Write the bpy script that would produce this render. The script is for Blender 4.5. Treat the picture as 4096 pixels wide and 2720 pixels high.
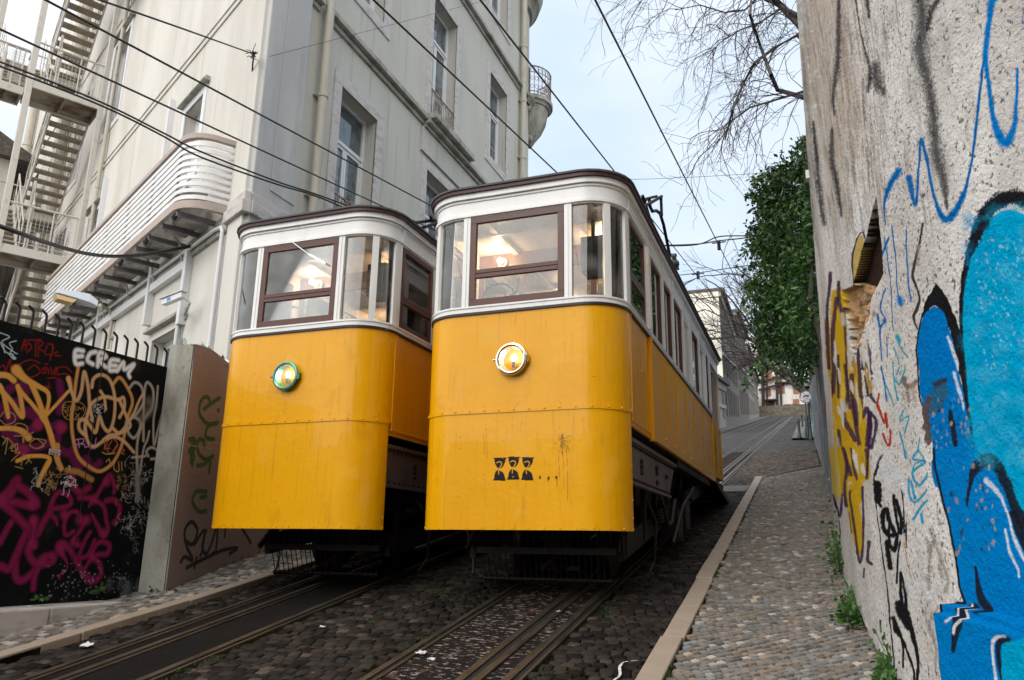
import bpy, bmesh, math, random
import numpy as np
random.seed(7); rng=np.random.default_rng(7)
for o in list(bpy.data.objects): bpy.data.objects.remove(o)
scn=bpy.context.scene; COL=scn.collection
R=math.radians
# ------------------------------------------------------------------ camera
F,YAW,PIT,ROL=3123.68,R(-20.84226),R(14.8868),R(-0.81195)
TS=math.tan(R(9.70624)); H=1.6
def _M():
    f=np.array([math.sin(YAW)*math.cos(PIT),math.cos(YAW)*math.cos(PIT),math.sin(PIT)])
    r=np.array([math.cos(YAW),-math.sin(YAW),0.]); u=np.cross(r,f)
    return np.array([math.cos(ROL)*r-math.sin(ROL)*u,math.sin(ROL)*r+math.cos(ROL)*u,f])
M3=_M()
cam=bpy.data.cameras.new('camera'); co=bpy.data.objects.new('camera',cam); COL.objects.link(co)
cam.sensor_width=36; cam.lens=F/4096*36; cam.clip_start=.05; cam.clip_end=3000
import mathutils
mm=mathutils.Matrix([[M3[0][i],M3[1][i],-M3[2][i],0] for i in range(3)]+[[0,0,0,1]])
co.matrix_world=mm; scn.camera=co
# ------------------------------------------------------------------ sky and sun
SUN=np.array([-.14,-.78,.61]); SUN/=np.linalg.norm(SUN)
w=bpy.data.worlds.new('World'); scn.world=w; w.use_nodes=True
nt=w.node_tree; N=nt.nodes; Lk=nt.links; N.clear()
def nd(t,**k):
    n=N.new(t)
    for a,b in k.items(): setattr(n,a,b)
    return n
sky=nd('ShaderNodeTexSky',sky_type='NISHITA',sun_disc=False); sky.sun_elevation=math.asin(SUN[2]); sky.sun_rotation=math.atan2(SUN[0],SUN[1]); sky.air_density=1.2; sky.dust_density=2.5
b1=nd('ShaderNodeBackground'); b1.inputs[1].default_value=.12; Lk.new(sky.outputs[0],b1.inputs[0])
tc=nd('ShaderNodeTexCoord'); nz=nd('ShaderNodeTexNoise'); nz.inputs['Scale'].default_value=1.7; nz.inputs['Detail'].default_value=5; nz.inputs['Roughness'].default_value=.5
mp=nd('ShaderNodeMapping'); mp.inputs['Scale'].default_value=(1,1,2.2); mp.inputs['Location'].default_value=(.4,.2,.1)
Lk.new(tc.outputs['Generated'],mp.inputs[0]); Lk.new(mp.outputs[0],nz.inputs[0])
cr=nd('ShaderNodeMapRange'); cr.inputs[1].default_value=.42; cr.inputs[2].default_value=.62; Lk.new(nz.outputs[0],cr.inputs[0])
cm=nd('ShaderNodeMix',data_type='RGBA'); cm.inputs[6].default_value=(.56,.70,.88,1); cm.inputs[7].default_value=(.80,.86,.95,1); Lk.new(cr.outputs[0],cm.inputs[0])
# the veiled sun makes the cloud brighter on its side of the sky
dt=nd('ShaderNodeVectorMath',operation='DOT_PRODUCT'); dt.inputs[1].default_value=tuple(SUN); Lk.new(tc.outputs['Generated'],dt.inputs[0])
gr=nd('ShaderNodeMapRange'); gr.interpolation_type='SMOOTHSTEP'; gr.inputs[1].default_value=-.1; gr.inputs[2].default_value=1.; gr.inputs[3].default_value=1.3; gr.inputs[4].default_value=2.3; Lk.new(dt.outputs['Value'],gr.inputs[0])
b2=nd('ShaderNodeBackground')
wm=nd('ShaderNodeMix',data_type='RGBA'); wm.inputs[7].default_value=(1.0,.99,.97,1); wr=nd('ShaderNodeMapRange'); wr.inputs[1].default_value=-.2; wr.inputs[2].default_value=.7; Lk.new(dt.outputs['Value'],wr.inputs[0]); Lk.new(wr.outputs[0],wm.inputs[0]); Lk.new(cm.outputs[2],wm.inputs[6]); Lk.new(wm.outputs[2],b2.inputs[0]); Lk.new(gr.outputs[0],b2.inputs[1])
mx=nd('ShaderNodeMixShader'); mx.inputs[0].default_value=.9; Lk.new(b1.outputs[0],mx.inputs[1]); Lk.new(b2.outputs[0],mx.inputs[2])
wo=nd('ShaderNodeOutputWorld'); Lk.new(mx.outputs[0],wo.inputs[0])
sl=bpy.data.lights.new('sun','SUN'); so=bpy.data.objects.new('sun',sl); COL.objects.link(so); sl.energy=1.0; sl.angle=R(25); sl.color=(1,.96,.91)
so.rotation_mode='QUATERNION'; so.rotation_quaternion=mathutils.Vector((0,0,-1)).rotation_difference(mathutils.Vector(tuple(-SUN)))
scn.view_settings.view_transform='Standard'; scn.view_settings.look='None'; scn.view_settings.exposure=0.0; scn.view_settings.gamma=1
scn.cycles.max_bounces=8; scn.cycles.transparent_max_bounces=24
# ------------------------------------------------------------------ measuring helpers: a sight line cut by a real plane of the street
def ray(x,y):
    return M3.T@np.array([(x-2048)/F,-(y-1360)/F,1.])
def atX(x,y,X): d=ray(x,y); return d*X/d[0]
def atY(x,y,Y): d=ray(x,y); return d*Y/d[1]
def gz(y): return TS*y-H                      # height of the sloping street at distance y
def gnd(x,y,o=0): d=ray(x,y); return d*(o-H)/(d[2]-TS*d[1])
C0=np.array([-7.,8.,0.]); aA=R(-62.06); dA=np.array([math.sin(aA),math.cos(aA),0]); nA=np.array([-.46855,-.88344,0])
def onA(x,y,d=0):
    p0=C0+nA*d; r=ray(x,y); q=r*(np.dot(p0,nA)/np.dot(r,nA)); return float((q-C0)@dA),float(q[2])
def FA(u,d,z): return C0+dA*u+nA*d+np.array([0,0,z])
def FB(y,d,z): return np.array([-7+d,y,z])
# ------------------------------------------------------------------ mesh builder
def I3(a,b,c): return (a,b,c)
class MB:
    def __init__(s,T=I3): s.v=[];s.f=[];s.T=T
    def p(s,*a): s.v.append(tuple(float(t) for t in s.T(*a))); return len(s.v)-1
    def poly(s,pts): s.f.append([s.p(*q) for q in pts])
    def hexa(s,c):   # 8 corners: bottom 4, top 4
        i=[s.p(*q) for q in c]
        for f in ((3,2,1,0),(4,5,6,7),(0,1,5,4),(1,2,6,5),(2,3,7,6),(3,0,4,7)): s.f.append([i[k] for k in f])
    def bx(s,x0,x1,y0,y1,z0,z1):
        s.hexa([(x0,y0,z0),(x1,y0,z0),(x1,y1,z0),(x0,y1,z0),(x0,y0,z1),(x1,y0,z1),(x1,y1,z1),(x0,y1,z1)])
    def tube(s,pts,r,n=8,cap=True):
        P=[np.array(q,float) for q in pts]; rr=r if isinstance(r,(list,tuple)) else [r]*len(P)
        rings=[]; up=None
        for i,q in enumerate(P):
            t=P[min(i+1,len(P)-1)]-P[max(i-1,0)]; t=t/(np.linalg.norm(t)+1e-9)
            if up is None: up=np.array([0,0,1.]) if abs(t[2])<.9 else np.array([1.,0,0])
            a=np.cross(t,up); a/=np.linalg.norm(a)+1e-9; b=np.cross(a,t); up=b
            rings.append([s.p(*(q+rr[i]*(math.cos(2*math.pi*k/n)*a+math.sin(2*math.pi*k/n)*b))) for k in range(n)])
        for A,B in zip(rings,rings[1:]):
            for k in range(n): s.f.append([A[k],A[(k+1)%n],B[(k+1)%n],B[k]])
        if cap: s.f.append(rings[0][::-1]); s.f.append(rings[-1])
    def bar(s,a,b,w,h):     # rectangular bar from a to b, w sideways, h upwards
        a=np.array(a,float);b=np.array(b,float);t=b-a;t/=np.linalg.norm(t)+1e-9
        u=np.array([0,0,1.]) if abs(t[2])<.95 else np.array([0,1.,0]); sd=np.cross(t,u);sd/=np.linalg.norm(sd);u=np.cross(sd,t)
        c=[]
        for q in (a,b): c.append([q-sd*w/2-u*h/2,q+sd*w/2-u*h/2,q+sd*w/2+u*h/2,q-sd*w/2+u*h/2])
        s.hexa([tuple(k) for k in c[0]]+[tuple(k) for k in c[1]])
    def lathe(s,prof,c,ax=(0,-1,0),n=24,up=(0,0,1)):   # prof: (radius, along axis)
        ax=np.array(ax,float);ax/=np.linalg.norm(ax);a=np.cross(ax,up);a/=np.linalg.norm(a);b=np.cross(a,ax);c=np.array(c,float)
        rg=[[s.p(*(c+ax*h+r*(math.cos(2*math.pi*k/n)*a+math.sin(2*math.pi*k/n)*b))) for k in range(n)] for r,h in prof]
        for A,B in zip(rg,rg[1:]):
            for k in range(n): s.f.append([A[k],A[(k+1)%n],B[(k+1)%n],B[k]])
    def ball(s,c,r,n=10,m=7,sc=(1,1,1)):
        rg=[[s.p(c[0]+sc[0]*r*math.sin(math.pi*j/m)*math.cos(2*math.pi*k/n),c[1]+sc[1]*r*math.sin(math.pi*j/m)*math.sin(2*math.pi*k/n),c[2]+sc[2]*r*math.cos(math.pi*j/m)) for k in range(n)] for j in range(m+1)]
        for A,B in zip(rg,rg[1:]):
            for k in range(n): s.f.append([A[k],A[(k+1)%n],B[(k+1)%n],B[k]])
    def prism(s,pts,vec):
        n=len(pts); a=[s.p(*q) for q in pts]; b=[s.p(*(np.array(q,float)+np.array(vec,float))) for q in pts]
        s.f.append(a[::-1]); s.f.append(b)
        for k in range(n): s.f.append([a[k],a[(k+1)%n],b[(k+1)%n],b[k]])
    def ring(s,path,prof,closed=False):  # path: list of (x,y,nx,ny); prof: list of (offset,z); closed profile swept along plan path
        rg=[[s.p(x+nx*o,y+ny*o,z) for o,z in prof] for x,y,nx,ny in path]; n=len(prof)
        for A,B in zip(rg,rg[1:]):
            for k in range(n): s.f.append([A[k],A[(k+1)%n],B[(k+1)%n],B[k]])
        if closed:
            A,B=rg[-1],rg[0]
            for k in range(n): s.f.append([A[k],A[(k+1)%n],B[(k+1)%n],B[k]])
        else: s.f.append(rg[0][::-1]); s.f.append(rg[-1])
    def build(s,name,mat,parent=None,smooth=False,bevel=0,fix=True):
        me=bpy.data.meshes.new(name); me.from_pydata(s.v,[],s.f); me.materials.append(mat)
        if fix and len(s.f)<60000:
            b=bmesh.new(); b.from_mesh(me); bmesh.ops.recalc_face_normals(b,faces=b.faces); b.to_mesh(me); b.free()
        if smooth:
            me.polygons.foreach_set('use_smooth',[True]*len(me.polygons))
            try: me.set_sharp_from_angle(angle=R(35))
            except Exception: pass
        o=bpy.data.objects.new(name,me); COL.objects.link(o)
        if parent is not None: o.parent=parent; o.matrix_parent_inverse=parent_inv(parent)
        if bevel:
            m=o.modifiers.new('bevel','BEVEL'); m.width=bevel; m.segments=2; m.limit_method='ANGLE'; m.angle_limit=R(40)
        return o
def parent_inv(p):
    q=mathutils.Matrix.Translation(p.location); 
    if p.parent is not None: q=parent_world(p)
    return q.inverted() if p.get('_keep') is None else mathutils.Matrix()
def parent_world(p): return mathutils.Matrix()
def tag(o,label=None,cat=None,group=None,kind=None):
    if label: o['label']=label
    if cat: o['category']=cat
    if group: o['group']=group
    if kind: o['kind']=kind
    return o
def thing(name,label,cat,loc,group=None,local=False):
    o=bpy.data.objects.new(name,None); COL.objects.link(o); o.location=tuple(loc); o.empty_display_size=.2
    if local: o['_keep']=1
    return tag(o,label,cat,group)
# ------------------------------------------------------------------ materials
def sock(n,*names):
    for k in names:
        if k in n.inputs: return n.inputs[k]
def mat(name,col,rough=.6,metal=0,var=(),bump=None,coat=0,spec=None,bump2=None,attr=None,emit=None,rvar=None):
    """var: list of (colour, (sx,sy,sz), lo, hi, amount); bump: (scale, strength, detail, distance)"""
    m=bpy.data.materials.new(name); m.use_nodes=True; t=m.node_tree; n=t.nodes; l=t.links
    b=n['Principled BSDF']; sock(b,'Roughness').default_value=rough; sock(b,'Metallic').default_value=metal
    if spec is not None: sock(b,'Specular IOR Level').default_value=spec
    if coat: sock(b,'Coat Weight').default_value=coat; sock(b,'Coat Roughness').default_value=.035
    g=n.new('ShaderNodeNewGeometry'); c=None
    rgb=n.new('ShaderNodeRGB'); rgb.outputs[0].default_value=(*col,1); c=rgb.outputs[0]
    def noise(sc,detail=6,rough=.6):
        mp=n.new('ShaderNodeMapping'); mp.inputs['Scale'].default_value=sc if isinstance(sc,tuple) else (sc,)*3
        l.new(g.outputs['Position'],mp.inputs[0]); nz=n.new('ShaderNodeTexNoise'); nz.inputs['Scale'].default_value=1; nz.inputs['Detail'].default_value=detail; nz.inputs['Roughness'].default_value=rough
        l.new(mp.outputs[0],nz.inputs[0]); return nz.outputs[0]
    def mixc(fac,a,bc):
        mx=n.new('ShaderNodeMix'); mx.data_type='RGBA'
        if isinstance(fac,float): mx.inputs[0].default_value=fac
        else: l.new(fac,mx.inputs[0])
        for i,q in ((6,a),(7,bc)):
            if isinstance(q,tuple): mx.inputs[i].default_value=(*q,1)
            else: l.new(q,mx.inputs[i])
        return mx.outputs[2]
    def rng_(v,lo,hi,amt):
        mr=n.new('ShaderNodeMapRange'); mr.inputs[1].default_value=lo; mr.inputs[2].default_value=hi; mr.inputs[3].default_value=0; mr.inputs[4].default_value=amt; l.new(v,mr.inputs[0]); return mr.outputs[0]
    for vc,sc,lo,hi,amt in var: c=mixc(rng_(noise(sc),lo,hi,amt),c,vc)
    if attr:
        at=n.new('ShaderNodeAttribute'); at.attribute_name=attr
        if attr=='paint':   # rgb colour, alpha cover; cover broken up by fine grain
            ns=noise(95,3); mr=rng_(ns,.30,.52,1.)
            ma=n.new('ShaderNodeMath'); ma.operation='ADD'; l.new(at.outputs['Alpha'],ma.inputs[0]); l.new(mr,ma.inputs[1])
            mb=n.new('ShaderNodeMath'); mb.operation='SUBTRACT'; l.new(ma.outputs[0],mb.inputs[0]); mb.inputs[1].default_value=1; 
            mc=n.new('ShaderNodeMath'); mc.operation='MAXIMUM'; l.new(mb.outputs[0],mc.inputs[0])
            mdd=n.new('ShaderNodeMath'); mdd.operation='MULTIPLY'; l.new(at.outputs['Alpha'],mdd.inputs[0]); mdd.inputs[1].default_value=1.06
            l.new(mdd.outputs[0],mc.inputs[1]); mc.use_clamp=True
            c=mixc(mc.outputs[0],c,at.outputs['Color'])
        else:               # multiply
            mx=n.new('ShaderNodeMix'); mx.data_type='RGBA'; mx.blend_type='MULTIPLY'; mx.inputs[0].default_value=1; l.new(c,mx.inputs[6]); l.new(at.outputs['Color'],mx.inputs[7]); c=mx.outputs[2]
    l.new(c,sock(b,'Base Color'))
    last=None
    for bp in (bump,bump2):
        if bp:
            bm=n.new('ShaderNodeBump'); bm.inputs['Strength'].default_value=bp[1]; bm.inputs['Distance'].default_value=bp[3] if len(bp)>3 else .01
            l.new(noise(bp[0],bp[2]),bm.inputs['Height'])
            if last: l.new(last,bm.inputs['Normal'])
            last=bm.outputs[0]
    if last: l.new(last,b.inputs['Normal'])
    if rvar: l.new(rng2(n,l,noise(rvar[0]),rvar[1],rvar[2]),sock(b,'Roughness'))
    if emit: sock(b,'Emission Color').default_value=(*emit[0],1); sock(b,'Emission Strength').default_value=emit[1]
    return m
def rng2(n,l,v,a,b_):
    mr=n.new('ShaderNodeMapRange'); mr.inputs[1].default_value=.3; mr.inputs[2].default_value=.7; mr.inputs[3].default_value=a; mr.inputs[4].default_value=b_; l.new(v,mr.inputs[0]); return mr.outputs[0]
def glassmat(name,tint=(.92,.95,.95),dust_haze=.05,k=1.5):
    m=bpy.data.materials.new(name); m.use_nodes=True; t=m.node_tree; n=t.nodes; l=t.links; n.clear()
    o=n.new('ShaderNodeOutputMaterial'); tr=n.new('ShaderNodeBsdfTransparent'); tr.inputs[0].default_value=(*tint,1)
    gl=n.new('ShaderNodeBsdfGlossy'); gl.inputs['Roughness'].default_value=.015; df=n.new('ShaderNodeBsdfDiffuse'); df.inputs[0].default_value=(.6,.6,.58,1)
    fr=n.new('ShaderNodeFresnel'); fr.inputs[0].default_value=1.5; ml=n.new('ShaderNodeMath'); ml.operation='MULTIPLY'; ml.inputs[1].default_value=k; ml.use_clamp=True; l.new(fr.outputs[0],ml.inputs[0])
    g=n.new('ShaderNodeNewGeometry'); nz=n.new('ShaderNodeTexNoise'); nz.inputs['Scale'].default_value=5; nz.inputs['Detail'].default_value=8; l.new(g.outputs['Position'],nz.inputs[0])
    mr=n.new('ShaderNodeMapRange'); mr.inputs[1].default_value=.4; mr.inputs[2].default_value=.75; mr.inputs[4].default_value=dust_haze*2; l.new(nz.outputs[0],mr.inputs[0])
    m1=n.new('ShaderNodeMixShader'); l.new(mr.outputs[0],m1.inputs[0]); l.new(tr.outputs[0],m1.inputs[1]); l.new(df.outputs[0],m1.inputs[2])
    m2=n.new('ShaderNodeMixShader'); l.new(ml.outputs[0],m2.inputs[0]); l.new(m1.outputs[0],m2.inputs[1]); l.new(gl.outputs[0],m2.inputs[2]); l.new(m2.outputs[0],o.inputs[0]); return m
def emis(name,col,s):
    return mat(name,(.9,.8,.6),.4,emit=(col,s))
dirt=(.10,.095,.08)
Mt={}
Mt['yellow']=mat('yellow_enamel',(.84,.40,.0),.36,coat=.30,spec=.25,var=[((.74,.32,.0),(1.2,1.2,.5),.4,.7,.5),((.86,.46,.06),(2.5,2.5,1.6),.58,.72,.35),((.35,.16,.02),(14,14,1.6),.60,.78,.42),((.50,.21,.0),(30,30,1.2),.56,.72,.40),((.20,.10,.03),(40,40,9),.68,.76,.4)],bump=(38,.16,2,.004),bump2=(2.6,.45,4,.022))
Mt['yellowp']=mat('yellow_enamel_painted',(.84,.40,.0),.36,coat=.30,spec=.25,attr='paint',var=[((.74,.32,.0),(1.2,1.2,.5),.4,.7,.5),((.86,.46,.06),(2.5,2.5,1.6),.58,.72,.35),((.35,.16,.02),(14,14,1.6),.60,.78,.42),((.50,.21,.0),(30,30,1.2),.56,.72,.40),((.20,.10,.03),(40,40,9),.68,.76,.4)],bump=(38,.16,2,.004),bump2=(2.6,.45,4,.022))
Mt['white']=mat('white_enamel',(.84,.84,.83),.32,var=[((.55,.53,.47),(5,5,1.1),.52,.72,.45),((.30,.24,.16),(22,22,2.5),.66,.78,.35)],bump=(30,.05,2,.004))
Mt['brown']=mat('varnished_wood',(.10,.030,.020),.38,var=[((.07,.022,.015),(6,6,45),.4,.65,.6)],bump=(60,.08,3,.003))
Mt['trim']=mat('dark_trim',(.022,.010,.014),.45)
Mt['redtrim']=mat('dark_red_fascia',(.055,.012,.018),.5,var=[((.02,.012,.014),9,.5,.7,.6)])
Mt['roof']=mat('roof_canvas',(.10,.10,.10),.8,var=[((.05,.05,.045),6,.45,.7,.6)],bump=(25,.3,4,.01))
Mt['roofgrey']=mat('grey_roof_paint',(.30,.30,.30),.6,var=[((.14,.13,.12),(7,7,3),.42,.68,.8)],bump=(25,.2,4,.01))
Mt['glass']=glassmat('tram_glass',dust_haze=.10,k=2.2)  # diffuse film: some dust, plus a reflection haze painted into the panes
Mt['ceil']=mat('ceiling_boards',(.72,.69,.64),.45,bump=((1,26,1),.3,0,.01))
Mt['wood']=mat('interior_wood',(.16,.075,.035),.4,var=[((.08,.035,.02),(30,3,3),.4,.65,.6)])
Mt['floor']=mat('tram_floor',(.05,.04,.035),.8)
Mt['iron']=mat('black_iron',(.012,.008,.008),.55,metal=.2,var=[((.055,.026,.02),8,.48,.68,.7)],bump=(40,.4,5,.006))
Mt['girder']=mat('girder_steel',(.17,.145,.16),.5,metal=.2,var=[((.09,.075,.085),3,.4,.7,.8)],bump=(18,.2,4,.006))
Mt['rustred']=mat('oxide_red_iron',(.010,.004,.0045),.5,spec=.3,var=[((.06,.04,.035),14,.6,.72,.6)],bump=(40,.3,4,.004))
Mt['chrome']=mat('chrome',(.75,.75,.74),.14,metal=1)
Mt['patina']=mat('green_patina',(.05,.30,.25),.3,metal=.5,var=[((.30,.34,.30),20,.45,.6,.8)])
Mt['reflector']=mat('lamp_reflector',(.96,.94,.90),.22,metal=1)
Mt['bulb']=emis('bulb_glow',(1,.66,.36),16)
Mt['hbulb']=emis('headlamp_glow',(1,.90,.78),15)
Mt['porcelain']=mat('porcelain',(.7,.68,.62),.3)
Mt['steel']=mat('galvanised',(.34,.35,.35),.45,metal=.5)
Mt['black']=mat('black_rubber',(.012,.012,.013),.6)
LOCAL=set()
def parent_inv(p):
    if p.name in LOCAL or p.parent is not None: return mathutils.Matrix()
    return mathutils.Matrix.Translation(-mathutils.Vector(p.location))
def thing(name,label,cat,loc,group=None,local=False):
    o=bpy.data.objects.new(name,None); COL.objects.link(o); o.location=tuple(float(t) for t in loc); o.empty_display_size=.2
    if local: LOCAL.add(o.name)
    return tag(o,label,cat,group)
def npmesh(name,V,Fq,mt,parent=None,cols=None,smooth=True,cname='tone'):
    """fast mesh from numpy arrays; Fq quads (n,4)"""
    me=bpy.data.meshes.new(name); V=np.asarray(V,np.float32); Fq=np.asarray(Fq,np.int32)
    me.vertices.add(len(V)); me.vertices.foreach_set('co',V.ravel())
    me.loops.add(Fq.size); me.loops.foreach_set('vertex_index',Fq.ravel())
    me.polygons.add(len(Fq)); me.polygons.foreach_set('loop_start',np.arange(0,Fq.size,Fq.shape[1],dtype=np.int32))
    me.polygons.foreach_set('use_smooth',np.full(len(Fq),smooth)); me.update(calc_edges=True); me.validate()
    if cols is not None:
        a=me.color_attributes.new(cname,'FLOAT_COLOR','POINT'); c=np.ones((len(V),4),np.float32); c[:,:cols.shape[1]]=cols; a.data.foreach_set('color',c.ravel())
    me.materials.append(mt); o=bpy.data.objects.new(name,me); COL.objects.link(o)
    if parent is not None: o.parent=parent; o.matrix_parent_inverse=parent_inv(parent)
    return o
def vnoise(x,y,seed=0):
    """smooth value noise on arrays, 0..1"""
    r=np.random.default_rng(seed).random((64,64)); xi=np.floor(x).astype(int); yi=np.floor(y).astype(int); fx=x-xi; fy=y-yi; fx=fx*fx*(3-2*fx); fy=fy*fy*(3-2*fy)
    g=lambda a,b: r[a%64,b%64]
    return (g(xi,yi)*(1-fx)+g(xi+1,yi)*fx)*(1-fy)+(g(xi,yi+1)*(1-fx)+g(xi+1,yi+1)*fx)*fy
def fbm(x,y,seed=0,o=4): return sum(vnoise(x*2**i,y*2**i,seed+i)*.5**(i+1) for i in range(o))
# ------------------------------------------------------------------ street surfaces (all lie on the slope z = TS*y - H)
def slab(name,x0,x1,y0,y1,n,mt,kind='structure',x0b=None,x1b=None,depth=None):
    b=MB(); x0b=x0 if x0b is None else x0b; x1b=x1 if x1b is None else x1b; m=max(2,int((y1-y0)/4)); 
    for i in range(m):
        ya=y0+(y1-y0)*i/m; yb=y0+(y1-y0)*(i+1)/m; f=lambda y:((x0+(x0b-x0)*(y-y0)/(y1-y0)),(x1+(x1b-x1)*(y-y0)/(y1-y0)))
        a,c=f(ya); d,e=f(yb)
        b.poly([(a,ya,gz(ya)+n),(c,ya,gz(ya)+n),(e,yb,gz(yb)+n),(d,yb,gz(yb)+n)])
        if depth:
            b.poly([(a,ya,gz(ya)+n),(d,yb,gz(yb)+n),(d,yb,gz(yb)+n-depth),(a,ya,gz(ya)+n-depth)]); b.poly([(c,ya,gz(ya)+n),(e,yb,gz(yb)+n),(e,yb,gz(yb)+n-depth),(c,ya,gz(ya)+n-depth)])
    o=b.build(name,mt,fix=False); tag(o,kind=kind); return o
moss=(.030,.050,.010)
Mt['ground']=mat('earth_and_dust',(.10,.09,.075),.95,var=[(moss,3,.5,.62,.7)],bump=(20,.5,6,.03))
Mt['joint']=mat('joint_soil',(.010,.0085,.006),.95,spec=.0,var=[((.022,.034,.008),4.5,.52,.62,.8)],bump=(60,.6,5,.02))
Mt['cobble']=mat('basalt_cobbles',(.029,.024,.021),.75,spec=.08,attr='tone',var=[((.018,.015,.013),1.6,.4,.65,.7),((.13,.085,.035),14,.64,.74,.6)],bump=(55,.5,5,.006))
Mt['calcada']=mat('limestone_setts',(.20,.184,.166),.75,spec=.15,attr='tone',var=[((.19,.165,.14),2.2,.40,.65,.6),((.11,.095,.08),40,.60,.75,.5)],bump=(90,.45,4,.004))
Mt['farroad']=mat('distant_cobbles',(.075,.072,.07),.75,spec=.1,var=[((.028,.028,.027),(5,8,5),.46,.56,.85),((.16,.155,.15),(3,1.2,3),.5,.7,.5)],bump=((11,16,11),1.,3,.03))  # paler than the near cobbles: grazing sky reflection put into the colour
Mt['kerb']=mat('kerb_limestone',(.34,.27,.21),.7,var=[((.27,.22,.17),4,.42,.68,.6),((.12,.10,.08),30,.6,.74,.6)],bump=(45,.5,5,.006))
Mt['asphalt']=mat('track_asphalt',(.015,.0135,.013),.9,spec=.0,var=[((.020,.018,.018),2,.4,.7,.7),((.16,.13,.09),(50,26,50),.66,.72,.8)],bump=(70,.6,5,.008))
Mt['asphaltw']=mat('track_asphalt_lime',(.020,.017,.016),.9,spec=.0,var=[((.025,.022,.02),2,.4,.7,.5),((.34,.29,.26),(16,40,16),.56,.62,.8),((.12,.06,.04),(7,7,7),.60,.66,.7)],bump=(70,.6,5,.008))
Mt['rail']=mat('worn_rail_steel',(.13,.105,.08),.38,metal=.6,var=[((.05,.035,.025),(20,3,20),.45,.65,.7)],bump=(40,.2,4,.003))
Mt['slotdark']=mat('slot_depth_black',(.006,.006,.006),.8)  # near-black colour stands in for the dark depth of the rail grooves
slab('ground',-400,400,-60,420,-.30,Mt['ground'])
slab('road',-8,8,-30,250,-.004,Mt['joint'])
o=slab('far_road',-5.5,.9,29.5,200,.018,Mt['farroad'])
slab('track_bed',-5.00,-4.10,-12,200,.012,Mt['asphalt'])
slab('track_bed',-2.72,-1.73,-12,200,.012,Mt['asphaltw'])
def rails(x0,w,groove,y0=-12,y1=200):
    b=MB()
    for a,c,n in ([(x0,x0+w,.030),(x0+w+groove,x0+w+groove+.022,.026)] if groove else [(x0,x0+w,.030)]):
        for ya,yb in ((y0,30),(30,y1)):
            b.hexa([(a,ya,gz(ya)-.02),(c,ya,gz(ya)-.02),(c,yb,gz(yb)-.02),(a,yb,gz(yb)-.02),(a,ya,gz(ya)+n),(c,ya,gz(ya)+n),(c,yb,gz(yb)+n),(a,yb,gz(yb)+n)])
    o=b.build('rail',Mt['rail'],bevel=.004); tag(o,kind='structure'); return o
rails(-2.705,.05,.035); rails(-1.835,.06,.04); rails(-2.115,.055,.045); rails(-1.995,.04,0)
rails(-4.985,.05,.035); rails(-4.155,.055,.035); rails(-4.735,.05,.04)
for x0,x1 in ((-2.06,-2.015),(-1.775,-1.735),(-2.655,-2.62),(-4.685,-4.645),(-4.935,-4.90),(-4.10,-4.065)): slab('rail_groove',x0,x1,-12,200,.016,Mt['slotdark'])
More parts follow.
